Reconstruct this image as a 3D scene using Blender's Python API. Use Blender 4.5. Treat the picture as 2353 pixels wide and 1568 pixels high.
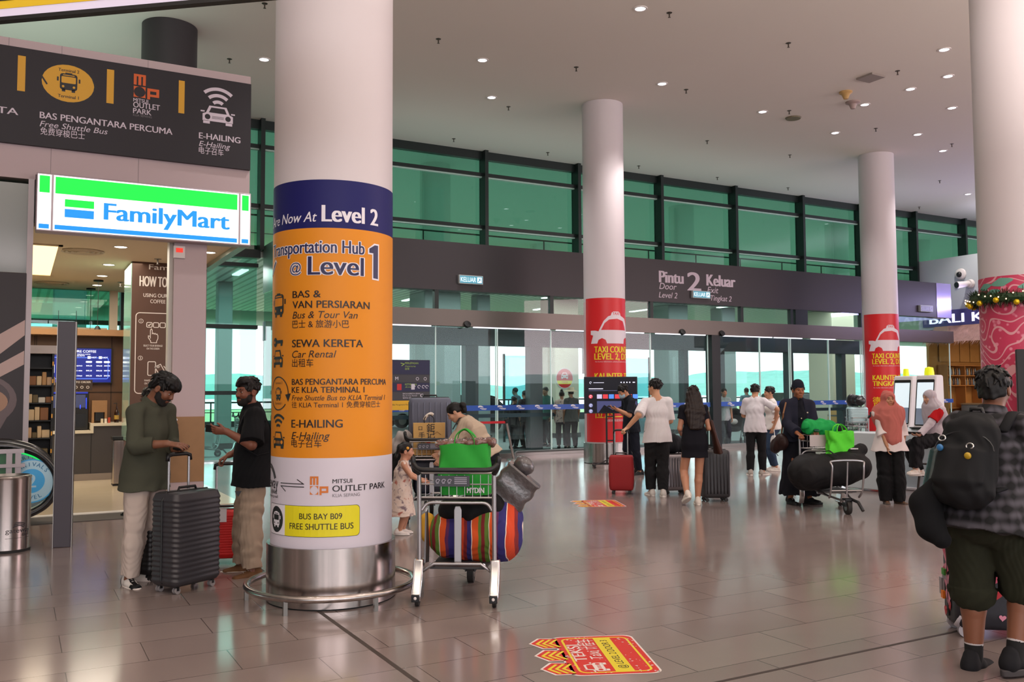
import bpy, bmesh, math, random
import numpy as np
from mathutils import Matrix, Vector
for _o in list(bpy.data.objects): bpy.data.objects.remove(_o)
SC = bpy.context.scene; COL = SC.collection
PI = math.pi
def rad(a): return a*PI/180

# ---------------------------------------------------------------- camera
W, H, FPX = 2353.0, 1568.0, 2050.0
YAW, PIT, ROLL, CH = rad(29.0), rad(3.24), 0.005, 1.6
FW = np.array([math.sin(YAW)*math.cos(PIT), math.cos(YAW)*math.cos(PIT), math.sin(PIT)])
RT0 = np.array([math.cos(YAW), -math.sin(YAW), 0.0]); UP0 = np.cross(RT0, FW)
RT = RT0*math.cos(ROLL) - UP0*math.sin(ROLL); UP = UP0*math.cos(ROLL) + RT0*math.sin(ROLL)
CAM = np.array([0, 0, CH])
cd = bpy.data.cameras.new('camera'); cam = bpy.data.objects.new('camera', cd); COL.objects.link(cam)
cd.sensor_fit = 'HORIZONTAL'; cd.sensor_width = 36.0; cd.lens = FPX/W*36.0; cd.clip_end = 2000; cd.clip_start = 0.05
cam.matrix_world = Matrix([[RT[i], UP[i], -FW[i], CAM[i]] for i in range(3)] + [[0, 0, 0, 1]])
SC.camera = cam
def ray(x, y): return FW + RT*((x-W/2)/FPX) + UP*((H/2-y)/FPX)
def floor_at(x, y, z=0.0):                 # the point at height z that the photograph shows at (x, y)
    d = ray(x, y); return CAM + d*((z-CH)/d[2])
def on_y(x, y, Y): d = ray(x, y); return CAM + d*(Y/d[1])
def on_x(x, y, X): d = ray(x, y); return CAM + d*(X/d[0])
def at_depth(x, y, D): return CAM + ray(x, y)*D

# ---------------------------------------------------------------- world, lights, exposure
def lin(c):
    if isinstance(c, str):
        c = c.lstrip('#'); c = [int(c[i:i+2], 16)/255 for i in (0, 2, 4)]
    return tuple(x/12.92 if x <= .04045 else ((x+.055)/1.055)**2.4 for x in c)
wd = bpy.data.worlds.new('sky'); SC.world = wd; wd.use_nodes = True
bg = wd.node_tree.nodes['Background']; bg.inputs[0].default_value = (.90, .96, 1.0, 1); bg.inputs[1].default_value = 3.0
def area(name, loc, target, sx, sy, power, col):
    l = bpy.data.lights.new(name, 'AREA'); l.shape = 'RECTANGLE'; l.size = sx; l.size_y = sy; l.energy = power; l.color = col
    o = bpy.data.objects.new(name, l); COL.objects.link(o); o.location = loc
    o.rotation_euler = (Vector(target)-Vector(loc)).to_track_quat('-Z', 'Y').to_euler(); return o
def flat_area(name, loc, sx, sy, power, col, up=True):
    o = area(name, loc, (loc[0], loc[1]-1, loc[2]), sx, sy, power, col); o.rotation_euler = (PI if up else 0, 0, 0); return o
area('hall_fill_rear', (-3, -13, 5.5), (7, 12, 2.0), 18, 4, 850, (1.0, .86, .88))  # unseen area light behind the camera, added to fill the near sides
area('hall_fill_pink', (26, -2, 4.5), (12, 12, 2.0), 8, 4, 600, (1.0, .66, .70))  # unseen pink area light added to tint the hall
flat_area('ceiling_fill_rear', (12, 0, 4.6), 40, 9, 4200, (1.0, .90, .82))  # added uplight without a fixture, brightens the ceiling from below
flat_area('ceiling_fill_lobby', (16, 20.1, 5.25), 20, 1.4, 90, (.78, .98, .92))  # another invented uplight, laid on the lobby roof for the ceiling
flat_area('ceiling_fill_shop', (-3, 16.5, 6.4), 10, 6, 130, (.72, 1.0, .86))  # uplight added above the shop bulkhead to lift the ceiling there
flat_area('ceiling_fill_sign', (31, 12, 6.6), 3, 14, 420, (.78, .76, 1.0))  # added lavender uplight that tints the ceiling on the right
flat_area('upper_deck_fill', (16, 33, 5.35), 80, 18, 2100, (.95, 1.0, .98))  # upward light added to brighten the soffit behind the green glass
flat_area('canopy_light', (16, 24.2, 4.8), 60, 2.5, 1700, (.95, 1.0, .98), False)
flat_area('lobby_fill', (16, 20.2, 4.9), 20, 1.0, 160, (1.0, .98, .95), False)  # unseen downward light added to brighten the lobby
_g = area('shop_letter_glow', (28.85, 16.5, 4.62), (20, 16.5, 3.6), 8, .16, 170, (.62, .55, 1.0))
SC.view_settings.view_transform = 'Standard'; SC.view_settings.look = 'None'; SC.view_settings.gamma = 1
SC.view_settings.use_curve_mapping = False; SC.view_settings.exposure = 0.0
cy = SC.cycles; cy.use_denoising = True; cy.max_bounces = 7; cy.diffuse_bounces = 4; cy.glossy_bounces = 4
cy.transmission_bounces = 4; cy.transparent_max_bounces = 14; cy.caustics_reflective = False; cy.caustics_refractive = False
cy.sample_clamp_indirect = 4.0; cy.use_adaptive_sampling = True; cy.adaptive_threshold = .02

# ---------------------------------------------------------------- materials
MATS = {}
def mat(name, col='#888888', rough=.5, metal=0.0, emit=0.0, noise=0.0, nscale=30.0, bump=0.0, spec=.5, coat=0.0, alpha=1.0, sheen=0.0):
    if name in MATS: return MATS[name]
    m = bpy.data.materials.new(name); m.use_nodes = True; nt = m.node_tree; p = nt.nodes['Principled BSDF']
    c = lin(col); p.inputs['Base Color'].default_value = (*c, 1); p.inputs['Roughness'].default_value = rough
    p.inputs['Metallic'].default_value = metal; p.inputs['Specular IOR Level'].default_value = spec
    if coat: p.inputs['Coat Weight'].default_value = coat; p.inputs['Coat Roughness'].default_value = .08
    if sheen: p.inputs['Sheen Weight'].default_value = sheen
    if emit: p.inputs['Emission Color'].default_value = (*c, 1); p.inputs['Emission Strength'].default_value = emit
    if noise or bump:
        tc = nt.nodes.new('ShaderNodeTexCoord'); n = nt.nodes.new('ShaderNodeTexNoise')
        n.inputs['Scale'].default_value = nscale; n.inputs['Detail'].default_value = 3
        nt.links.new(tc.outputs['Object'], n.inputs['Vector'])
        if noise:
            mx = nt.nodes.new('ShaderNodeMixRGB'); mx.blend_type = 'MULTIPLY'; mx.inputs[0].default_value = 1
            r = nt.nodes.new('ShaderNodeMapRange'); r.inputs[3].default_value = 1-noise; r.inputs[4].default_value = 1+noise
            nt.links.new(n.outputs[0], r.inputs[0]); mx.inputs[1].default_value = (*c, 1)
            nt.links.new(r.outputs[0], mx.inputs[2]); nt.links.new(mx.outputs[0], p.inputs['Base Color'])
        if bump:
            b = nt.nodes.new('ShaderNodeBump'); b.inputs['Strength'].default_value = bump; b.inputs['Distance'].default_value = .01
            nt.links.new(n.outputs[0], b.inputs['Height']); nt.links.new(b.outputs[0], p.inputs['Normal'])
    MATS[name] = m; return m
def glass(name, tint, refl=1.0, rough=0.0):
    if name in MATS: return MATS[name]
    m = bpy.data.materials.new(name); m.use_nodes = True; nt = m.node_tree; nt.nodes.clear()
    out = nt.nodes.new('ShaderNodeOutputMaterial'); mx = nt.nodes.new('ShaderNodeMixShader'); t = nt.nodes.new('ShaderNodeBsdfTransparent')
    g = nt.nodes.new('ShaderNodeBsdfGlossy'); fr = nt.nodes.new('ShaderNodeLayerWeight'); pw = nt.nodes.new('ShaderNodeMath'); pw.operation = 'POWER'; pw.inputs[1].default_value = 5.0; ad = nt.nodes.new('ShaderNodeMath'); ad.operation = 'MULTIPLY_ADD'; ad.inputs[1].default_value = .955; ad.inputs[2].default_value = .045; ml = nt.nodes.new('ShaderNodeMath'); ml.operation = 'MULTIPLY'
    fr.inputs[0].default_value = .5; ml.inputs[1].default_value = refl; t.inputs[0].default_value = (*tint, 1); g.inputs[1].default_value = rough
    nt.links.new(fr.outputs[1], pw.inputs[0]); nt.links.new(pw.outputs[0], ad.inputs[0]); nt.links.new(ad.outputs[0], ml.inputs[0]); nt.links.new(ml.outputs[0], mx.inputs[0]); nt.links.new(t.outputs[0], mx.inputs[1])
    nt.links.new(g.outputs[0], mx.inputs[2]); nt.links.new(mx.outputs[0], out.inputs[0]); MATS[name] = m; return m
def nodes_of(name, rough=.5, metal=0.0):
    m = bpy.data.materials.new(name); m.use_nodes = True; MATS[name] = m
    p = m.node_tree.nodes['Principled BSDF']; p.inputs['Roughness'].default_value = rough; p.inputs['Metallic'].default_value = metal
    return m, m.node_tree, p

# ---------------------------------------------------------------- mesh building
TXT = {}
def glyphs(s, shear):
    k = (s, shear)
    if k not in TXT:
        c = bpy.data.curves.new('t', 'FONT'); c.body = s; c.fill_mode = 'FRONT'; c.resolution_u = 5; c.shear = shear
        o = bpy.data.objects.new('t', c); m = o.to_mesh()
        v = np.array([p.co[:2] for p in m.vertices]).reshape(-1, 2)/.682; f = [tuple(p.vertices) for p in m.polygons]
        o.to_mesh_clear(); bpy.data.objects.remove(o); bpy.data.curves.remove(c); TXT[k] = (v, f)
    return TXT[k]
def frame(o, x, y):                        # 4x4 with columns x, y, x*y and origin o
    x = np.array(x, float); y = np.array(y, float); x /= np.linalg.norm(x); y = y - x*(x@y); y /= np.linalg.norm(y)
    m = np.eye(4); m[:3, 0] = x; m[:3, 1] = y; m[:3, 2] = np.cross(x, y); m[:3, 3] = o; return m
def rotz(a):
    m = np.eye(4); m[0, 0] = m[1, 1] = math.cos(a); m[0, 1] = -math.sin(a); m[1, 0] = math.sin(a); return m
def roty(a):
    m = np.eye(4); m[0, 0] = m[2, 2] = math.cos(a); m[0, 2] = math.sin(a); m[2, 0] = -math.sin(a); return m
def rotx(a):
    m = np.eye(4); m[1, 1] = m[2, 2] = math.cos(a); m[1, 2] = -math.sin(a); m[2, 1] = math.sin(a); return m
def tr(x, y, z):
    m = np.eye(4); m[:3, 3] = (x, y, z); return m
class MB:
    def __init__(s, M=None): s.v = []; s.f = []; s.m = []; s.M = np.eye(4) if M is None else M
    def add(s, v, f, mi=0, M=None):
        v = np.asarray(v, float); T = s.M if M is None else s.M @ M
        v = v @ T[:3, :3].T + T[:3, 3]; b = len(s.v); s.v.extend(map(tuple, v))
        s.f.extend(tuple(b+i for i in q) for q in f); s.m.extend([mi]*len(f)); return s
    def box(s, c, d, mi=0, M=None):
        x, y, z = np.array(d)/2; v = [(a*x+c[0], b*y+c[1], e*z+c[2]) for a in (-1, 1) for b in (-1, 1) for e in (-1, 1)]
        return s.add(v, [(0, 1, 3, 2), (4, 6, 7, 5), (0, 4, 5, 1), (2, 3, 7, 6), (0, 2, 6, 4), (1, 5, 7, 3)], mi, M)
    def span(s, a, b, mi=0, M=None):
        a = np.array(a, float); b = np.array(b, float); return s.box((a+b)/2, abs(b-a), mi, M)
    def cyl(s, p0, p1, r0, r1=None, n=16, mi=0, cap=True):
        r1 = r0 if r1 is None else r1; return s.tube([p0, p1], [r0, r1], n, mi, cap=cap)
    def tube(s, pts, r, n=8, mi=0, closed=False, cap=True, flat=None):
        P = np.array(pts, float); N = len(P); R = np.full(N, r) if np.isscalar(r) else np.array(r, float)
        T = np.empty_like(P)
        for i in range(N):
            a = P[(i-1) % N] if closed or i > 0 else P[i]; b = P[(i+1) % N] if closed or i < N-1 else P[i]
            T[i] = (b-a)/(np.linalg.norm(b-a)+1e-12)
        u = np.cross(T[0], [0, 0, 1] if abs(T[0][2]) < .9 else [1, 0, 0]); v = []
        for i in range(N):
            u = u - T[i]*(u@T[i]); u /= np.linalg.norm(u)+1e-12; w = np.cross(T[i], u)
            for k in range(n):
                a = 2*PI*k/n; v.append(P[i] + R[i]*(math.cos(a)*u + (flat or 1)*math.sin(a)*w))
        f = [(i*n+k, i*n+(k+1) % n, ((i+1) % N)*n+(k+1) % n, ((i+1) % N)*n+k) for i in range(N if closed else N-1) for k in range(n)]
        if cap and not closed: f += [tuple(range(n))[::-1], tuple((N-1)*n+k for k in range(n))]
        return s.add(v, f, mi)
    def lathe(s, prof, n=32, c=(0, 0, 0), mi=0, M=None, cap=True):
        v = [(c[0]+r*math.cos(2*PI*k/n), c[1]+r*math.sin(2*PI*k/n), c[2]+z) for r, z in prof for k in range(n)]
        L = len(prof); f = [(i*n+k, i*n+(k+1) % n, (i+1)*n+(k+1) % n, (i+1)*n+k) for i in range(L-1) for k in range(n)]
        if cap: f += [tuple(range(n))[::-1], tuple((L-1)*n+k for k in range(n))]
        return s.add(v, f, mi, M)
    def prism(s, poly, h0, h1, mi=0, M=None):
        n = len(poly); v = [(x, y, h0) for x, y in poly] + [(x, y, h1) for x, y in poly]
        f = [tuple(range(n))[::-1], tuple(range(n, 2*n))] + [(k, (k+1) % n, n+(k+1) % n, n+k) for k in range(n)]
        return s.add(v, f, mi, M)
    def quad(s, pts, mi=0): return s.add(pts, [tuple(range(len(pts)))], mi)
    def ball(s, c, r, n=12, mi=0, M=None):
        r = (r, r, r) if np.isscalar(r) else r; L = max(4, n//2)
        v = [(c[0], c[1], c[2]-r[2])]
        for i in range(1, L):
            t = PI*i/L - PI/2
            v += [(c[0]+r[0]*math.cos(t)*math.cos(2*PI*k/n), c[1]+r[1]*math.cos(t)*math.sin(2*PI*k/n), c[2]+r[2]*math.sin(t)) for k in range(n)]
        v.append((c[0], c[1], c[2]+r[2])); e = len(v)-1
        f = [(0, 1+(k+1) % n, 1+k) for k in range(n)]
        f += [(1+i*n+k, 1+i*n+(k+1) % n, 1+(i+1)*n+(k+1) % n, 1+(i+1)*n+k) for i in range(L-2) for k in range(n)]
        f += [(1+(L-2)*n+k, 1+(L-2)*n+(k+1) % n, e) for k in range(n)]
        return s.add(v, f, mi, M)
    # flat drawing in the XY plane of the builder, layer z
    def rect(s, x0, y0, x1, y1, mi=0, z=0.0): return s.add([(x0, y0, z), (x1, y0, z), (x1, y1, z), (x0, y1, z)], [(0, 1, 2, 3)], mi)
    def poly(s, p, mi=0, z=0.0): return s.add([(x, y, z) for x, y in p], [tuple(range(len(p)))], mi)
    def disc(s, x, y, r, mi=0, z=0.0, ry=None, n=28): return s.poly([(x+r*math.cos(2*PI*k/n), y+(ry or r)*math.sin(2*PI*k/n)) for k in range(n)], mi, z)
    def line(s, p, w, mi=0, z=0.0, closed=False):
        p = np.array(p, float); N = len(p); L = []; R = []
        for i in range(N):
            a = p[(i-1) % N] if closed or i > 0 else p[i]; b = p[(i+1) % N] if closed or i < N-1 else p[i]
            t0 = p[i]-a; t1 = b-p[i]; n0 = np.linalg.norm(t0); n1 = np.linalg.norm(t1)
            t0 = t0/n0 if n0 > 1e-9 else t1/n1; t1 = t1/n1 if n1 > 1e-9 else t0
            t = t0+t1; t /= np.linalg.norm(t)+1e-9; k = min(2.0, 1/max(.3, t@t0)); n = np.array([-t[1], t[0]])*w/2*k
            L.append(p[i]+n); R.append(p[i]-n)
        v = [(x, y, z) for x, y in L]+[(x, y, z) for x, y in R]
        return s.add(v, [(N+i, N+(i+1) % N, (i+1) % N, i) for i in range(N if closed else N-1)], mi)
    def arc(s, x, y, r, a0, a1, w, mi=0, z=0.0, n=20, ry=None):
        return s.line([(x+r*math.cos(rad(a0+(a1-a0)*k/n)), y+(ry or r)*math.sin(rad(a0+(a1-a0)*k/n))) for k in range(n+1)], w, mi, z)
    def rrect(s, x0, y0, x1, y1, r, mi=0, z=0.0, w=None):
        p = rrpoly(x0, y0, x1, y1, r)
        return s.poly(p, mi, z) if w is None else s.line(p, w, mi, z, closed=True)
    def text(s, t, x, y, h, mi=0, z=0.0, w=None, align='L', bold=0.0, shear=0.0, rot=0.0):
        v, f = glyphs(t, shear)
        if not len(v): return s
        x0, x1 = v[:, 0].min(), v[:, 0].max(); sx = h if w is None else w/(x1-x0)
        u = (v[:, 0]-x0)*sx; wd_ = (x1-x0)*sx; u = u - {'L': 0, 'C': wd_/2, 'R': wd_}[align]; q = v[:, 1]*h
        c, d = math.cos(rot), math.sin(rot)
        for e in ((0,) if not bold else np.linspace(-1, 1, 2+int(bold/.011))):    # heavier lettering: the outline drawn again a little to each side
            uu = u+e*bold*abs(h)*.9; s.add(np.stack([x+uu*c-q*d, y+uu*d+q*c, np.full(len(u), z+(.00005*e if bold else 0))], 1), f, mi)
        return s
    def text_between(s, t, x0, x1, y, h, mi=0, z=0.0, bold=0.0, shear=0.0): return s.text(t, x0, y, h, mi, z, w=x1-x0, bold=bold, shear=shear)
    def wrap(s, R, cut=.05):               # roll the flat drawing onto a cylinder: x along the girth, y up, z outward
        me = bpy.data.meshes.new('t'); me.from_pydata(s.v, [], s.f); me.polygons.foreach_set('material_index', s.m)
        bm = bmesh.new(); bm.from_mesh(me); xs = [v[0] for v in s.v]
        k0, k1 = int(math.floor(min(xs)/cut)), int(math.ceil(max(xs)/cut))
        for k in range(k0, k1+1):
            bmesh.ops.bisect_plane(bm, geom=bm.verts[:]+bm.edges[:]+bm.faces[:], plane_co=(k*cut, 0, 0), plane_no=(1, 0, 0), dist=1e-6)
        bm.to_mesh(me); bm.free()
        s.v = [((R+p.co.z)*math.sin(p.co.x/R), -(R+p.co.z)*math.cos(p.co.x/R), p.co.y) for p in me.vertices]
        s.f = [tuple(p.vertices) for p in me.polygons]; s.m = [p.material_index for p in me.polygons]
        bpy.data.meshes.remove(me); return s
    def obj(s, name, mats, parent=None, smooth=False, bevel=0.0, seg=2, sub=0):
        me = bpy.data.meshes.new(name); me.from_pydata(s.v, [], s.f); me.update()
        for m in (mats if isinstance(mats, (list, tuple)) else [mats]): me.materials.append(m)
        me.polygons.foreach_set('material_index', s.m)
        if smooth:
            me.shade_smooth()
            if smooth is not True: me.set_sharp_from_angle(angle=rad(smooth))
        o = bpy.data.objects.new(name, me); COL.objects.link(o)
        if parent is not None: o.parent = parent
        if bevel:
            b = o.modifiers.new('bevel', 'BEVEL'); b.width = bevel; b.segments = seg; b.limit_method = 'ANGLE'; b.angle_limit = rad(35)
            me.shade_smooth(); b.harden_normals = False
            me.set_sharp_from_angle(angle=rad(50))
        if sub: k = o.modifiers.new('s', 'SUBSURF'); k.levels = k.render_levels = sub
        return o
def rrpoly(x0, y0, x1, y1, r, n=5):
    p = []
    for cx, cy, a in ((x1-r, y0+r, -90), (x1-r, y1-r, 0), (x0+r, y1-r, 90), (x0+r, y0+r, 180)):
        p += [(cx+r*math.cos(rad(a+90*k/n)), cy+r*math.sin(rad(a+90*k/n))) for k in range(n+1)]
    return p
def tag(o, label=None, cat=None, group=None, kind=None):
    if label: o['label'] = label
    if cat: o['category'] = cat
    if group: o['group'] = group
    if kind: o['kind'] = kind
    return o
def thing(name, label, cat, loc=(0, 0, 0), rz=0.0, group=None):
    o = bpy.data.objects.new(name, None); COL.objects.link(o); o.location = loc; o.rotation_euler = (0, 0, rz); o.empty_display_size = .1
    return tag(o, label, cat, group)
def struct(o): o['kind'] = 'structure'; return o
def dup(root, loc, rz, label=None, group=None):
    r = root.copy(); COL.objects.link(r); r.location = loc; r.rotation_euler = (0, 0, rz)
    if label: r['label'] = label
    if group: r['group'] = group
    def kids(a, b):
        for ch in list(a.children):
            if ch in made: continue
            c = ch.copy(); COL.objects.link(c); c.parent = b; made.add(c); kids(ch, c)
    made = set(); kids(root, r); return r
# ================================================================ SETTING
YG, YC, ZC, YF = 18.9, 21.5, 8.15, 13.2     # door glass, clerestory wall, ceiling, shop front
WHITE = mat('white_paint', '#dcd5d2', .55, noise=.02, nscale=3)
PINKW = mat('pink_grey_paint', '#b9a5a7', .6)
DARK = mat('dark_aluminium', '#1d2524', .4, .3)
STEEL = mat('brushed_steel', '#b3aaa6', .22, 1.0, noise=.45, nscale=5)
for _n in STEEL.node_tree.nodes:             # vertical colour streaks imitating reflections in the steel
    if _n.type == 'TEX_NOISE':
        _m = STEEL.node_tree.nodes.new('ShaderNodeMapping'); _m.inputs['Scale'].default_value = (3, 3, .06); _l = _n.inputs['Vector'].links[0].from_socket
        STEEL.node_tree.links.new(_l, _m.inputs[0]); STEEL.node_tree.links.new(_m.outputs[0], _n.inputs['Vector'])
STEELD = mat('satin_steel', '#8c8884', .32, 1.0)
CHROME = mat('chrome', '#d8d8d8', .12, 1.0)
BLACK = mat('black_plastic', '#0d0d0f', .45)
RUBBER = mat('black_rubber', '#141414', .7)
GREENG = glass('green_glass', (.38, .62, .52), 1.0)
TEALG = glass('teal_glass', (.60, .86, .80), .8)
CLEAR = glass('clear_glass', (.90, .955, .945), .5)
CYANG = glass('cyan_glass', (.56, .80, .86), .8)

def floor_material():
    m, nt, p = nodes_of('grey_floor_tile', .26)
    L = nt.links; tc = nt.nodes.new('ShaderNodeTexCoord'); b = nt.nodes.new('ShaderNodeTexBrick')
    mp = nt.nodes.new('ShaderNodeMapping'); mp.inputs['Location'].default_value = (.17, .02, 0)
    b.inputs['Scale'].default_value = 1.0; b.inputs['Brick Width'].default_value = .90; b.inputs['Row Height'].default_value = .449
    b.inputs['Mortar Size'].default_value = .0032; b.inputs['Mortar Smooth'].default_value = .2; b.offset = .5
    b.inputs['Color1'].default_value = (*lin('#80726f'), 1); b.inputs['Color2'].default_value = (*lin('#8b7d79'), 1); b.inputs['Mortar'].default_value = (*lin('#463c3a'), 1)
    n = nt.nodes.new('ShaderNodeTexNoise'); n.inputs['Scale'].default_value = 1.1; n.inputs['Detail'].default_value = 5
    r = nt.nodes.new('ShaderNodeMapRange'); r.inputs[3].default_value = .86; r.inputs[4].default_value = 1.12
    mx = nt.nodes.new('ShaderNodeMixRGB'); mx.blend_type = 'MULTIPLY'; mx.inputs[0].default_value = 1
    L.new(tc.outputs['Object'], mp.inputs[0]); L.new(mp.outputs[0], b.inputs['Vector']); L.new(tc.outputs['Object'], n.inputs['Vector'])
    L.new(n.outputs[0], r.inputs[0]); L.new(b.outputs['Color'], mx.inputs[1]); L.new(r.outputs[0], mx.inputs[2]); L.new(mx.outputs[0], p.inputs['Base Color'])
    r2 = nt.nodes.new('ShaderNodeMapRange'); r2.inputs[3].default_value = .11; r2.inputs[4].default_value = .19
    L.new(n.outputs[0], r2.inputs[0]); L.new(r2.outputs[0], p.inputs['Roughness'])
    bp = nt.nodes.new('ShaderNodeBump'); bp.inputs['Strength'].default_value = .25; bp.inputs['Distance'].default_value = .002; bp.invert = True
    L.new(b.outputs['Fac'], bp.inputs['Height']); L.new(bp.outputs[0], p.inputs['Normal'])
    p.inputs['Specular IOR Level'].default_value = .8
    return m
struct(MB().span((-30, -20, -.1), (62, YC+.1, 0)).obj('floor', floor_material()))
JOINT = mat('floor_joint', '#3a302c', .6)
struct(MB().span((1.955, -2, 0), (1.985, 16, .0012)).obj('trim_1', JOINT))
struct(MB().span((2, 3.815, 0), (16, 3.84, .0012)).obj('trim_2', JOINT))
CEIL = mat('ceiling_plaster', '#d9d2ca', .8, noise=.015, nscale=.6)
struct(MB().span((-30, -20, ZC), (62, YC+.1, ZC+.2)).obj('ceiling', CEIL))
struct(MB().span((-30, -20.3, 0), (62, -20, 2.2)).span((-30, -20.3, 6.4), (62, -20, ZC)).obj('wall_back', WHITE))
struct(MB().span((-30.3, -20, 0), (-30, YC, ZC)).obj('wall_left', WHITE))

# ---- curtain wall at YC: frame, green panes above, teal panes below
XM = [-22, -19, -16, -13, -10, -7, -4, -1, 2.0, 5.0, 8.0, 11.0, 14.0, 17.0, 20.0, 23.0, 25.9, 28.8, 31.7, 34.6, 37.5]
ZT = (7.5, 6.06)
k = 0
for a, b in zip(XM[:-1], XM[1:]):
    k += 1; low = b <= 5.01
    w = thing(f'window_{k}', None, None, (a, YC, 0)); w['kind'] = 'structure'
    wd_ = b-a; f = MB(); z0 = 0 if low else 5.0
    f.span((-.05, -.30, z0), (.05, .06, ZC))
    for z in list(ZT)+([4.62, 3.15, 1.6] if low else []): f.span((.05, -.16, z-.045), (wd_-.05, .05, z+.045))
    f.span((.05, -.12, ZC-.22), (wd_-.05, .05, ZC))
    f.obj('frame', DARK, w)
    lt = MB()                                                   # pale sill strip under every transom
    for z in ZT: lt.span((.05, -.10, z-.075), (wd_-.05, .0, z-.045))
    lt.obj('transom_sill', mat('pale_sill', '#b9d2c6', .4), w)
    MB().span((.05, -.005, 5.0), (wd_-.05, .005, ZC-.2)).obj('pane', GREENG, w)
    if low: MB().span((.05, -.005, .05), (wd_-.05, .005, 5.0)).obj('pane', TEALG, w)
MB().span((-22, YC-.16, 4.8), (5.0, YC+.1, 5.0)).obj('trim_3', DARK)['kind'] = 'structure'

# ---- door lobby in front of the curtain wall: fascia band, steel header, glass front
XL, XR = 5.13, 27.2
BAND = mat('charcoal_fascia', '#3a3639', .4, .1, spec=.35)
fa = thing('wall_front', None, None); fa['kind'] = 'structure'
MB().span((XL, YG-.06, 3.97), (26.46, YG+.25, 5.11)).obj('fascia', BAND, fa)
MB().span((XL-.03, YG-.06, 3.97), (XL, YC, 5.11)).obj('fascia_return', mat('teal_panel', '#8db6ac', .25, .2), fa)
POL = mat('polished_lilac_glow', '#b9b1e6', .22, .55)  # reflected lavender sign light put into the base colour
MB().span((26.46, YG-.07, 3.97), (XR, YG+.3, 5.11)).span((XR-.02, YG, 3.97), (XR, YC, 5.11)).obj('polished_end', POL, fa)
MB().span((XL, YG-.02, 5.0), (XR, YC, 5.05)).obj('lobby_roof', mat('roof_grey', '#8a8d8c', .7), fa)
HEAD = mat('header_steel', '#6b645f', .38, .8, noise=.05, nscale=1.5)
MB().span((XL, YG-.12, 3.13), (XR, YG+.12, 3.52)).obj('door_header', HEAD, fa)
st_ = MB()
for a, b in ((7.0, 8.3), (9.4, 11.5), (11.7, 14.4), (14.8, 16.5), (17.1, 19.0), (19.1, 20.2), (20.6, 21.6)): st_.span((a, YG-.10, 3.105), (b, YG-.04, 3.13))
st_.obj('header_light', mat('header_glow', '#f2f4ff', .5, emit=1.6), fa)
tm = MB()
for x in (6.6, 8.46, 11.59, 14.7, 17.9, 19.85, 22.86): tm.span((x-.05, YG-.05, 3.52), (x+.05, YG+.08, 3.97))
tm.span((20.0, YG-.05, 3.52), (20.5, YG+.08, 3.97)); tm.obj('transom_posts', DARK, fa)
MB().span((XL, YG-.005, 3.52), (XR, YG+.005, 3.97)).obj('transom_glass', CLEAR, fa)
MB().span((XL, YG-.02, .0), (XR, YC, .006)).obj('lobby_mat', mat('dark_entrance_mat', '#2c2e2f', .8, noise=.2, nscale=60), fa)
MB().span((XL, YG-.06, .0), (XR, YG+.05, .05)).obj('floor_track', STEELD, fa)
# glass leaves of the front, each a pane with bright edges
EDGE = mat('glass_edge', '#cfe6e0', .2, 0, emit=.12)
xs = [XL, 6.9, 8.46, 10.06, 11.59, 13.1, 14.68, 16.70, 17.0, 18.6, 19.80, 21.4, 22.86, 24.6, XR]
k = 0
for a, b in zip(xs[:-1], xs[1:]):
    if a == 16.70:
        struct(MB().span((a, YG-.12, 0), (b, YG+.15, 3.13)).obj('trim_4', mat('post_dark', '#161a1c', .4, .2))); continue
    k += 1; d = thing(f'door_{k}', None, None, (a, YG, 0)); d['kind'] = 'structure'; off = .045 if k % 2 else -.0
    MB().span((.02, off-.006, .05), (b-a-.02, off+.006, 3.13)).obj('pane', CLEAR, d)
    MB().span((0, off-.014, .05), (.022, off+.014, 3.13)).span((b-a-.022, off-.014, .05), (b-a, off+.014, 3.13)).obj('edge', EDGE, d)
    MB().span((.0, off-.02, .04), (b-a, off+.02, .12)).obj('bottom_rail', STEELD, d)
# blue sticker band across the glass
BLUE = mat('blue_sticker', '#2a58b4', .45); STW = mat('white_print', '#e8e6e8', .5)
tb = thing('safety_sticker_band', 'long blue sticker band with white bird logos across the glass doors', 'sticker', (0, YG-.03, 0))
MB().span((XL+.05, -.003, 1.15), (16.68, 0, 1.275)).span((17.02, -.003, 1.16), (XR, 0, 1.285)).obj('band', BLUE, tb)
lg = MB(frame((0, -.0045, 0), (1, 0, 0), (0, 0, 1)))
for i in range(42):
    x = XL+.3+i*.52
    if 16.4 < x < 17.1: continue
    for q in range(3): lg.arc(x, 1.205, .055+.014*q, 40-q*12, 150-q*8, .012, 0, ry=.035+.012*q)
    lg.line([(x-.01, 1.205), (x+.17, 1.19)], .016, 0); lg.line([(x+.03, 1.18), (x+.15, 1.172)], .008, 0)
lg.obj('logo_print', STW, tb)
# outer door line in the curtain wall
OG = thing('wall_outer', None, None); OG['kind'] = 'structure'
m = MB()
for x0, x1 in ((10.42, 10.80), (12.40, 12.80), (17.86, 18.02), (19.3, 19.5), (5.15, 5.4), (8.0, 8.2), (15.2, 15.4), (22.3, 22.5), (24.8, 25.0)): m.span((x0, YC-.15, 0), (x1, YC+.12, 3.3))
m.span((XL, YC-.18, 2.84), (XR, YC+.12, 3.3)).span((XL, YC-.1, 4.9), (XR, YC+.12, 5.1)).obj('outer_frame', mat('grey_green_frame', '#39474a', .4, .3), OG)
MB().span((XL, YC-.18, .9), (XR, YC-.1, 1.0)).obj('push_rail', mat('dark_rail', '#27424f', .4, .3), OG)
MB().span((XL, YC-.005, 0), (XR, YC+.005, 2.85)).span((XL, YC-.005, 3.3), (XR, YC+.005, 4.9)).obj('outer_glass', CLEAR, OG)
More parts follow.
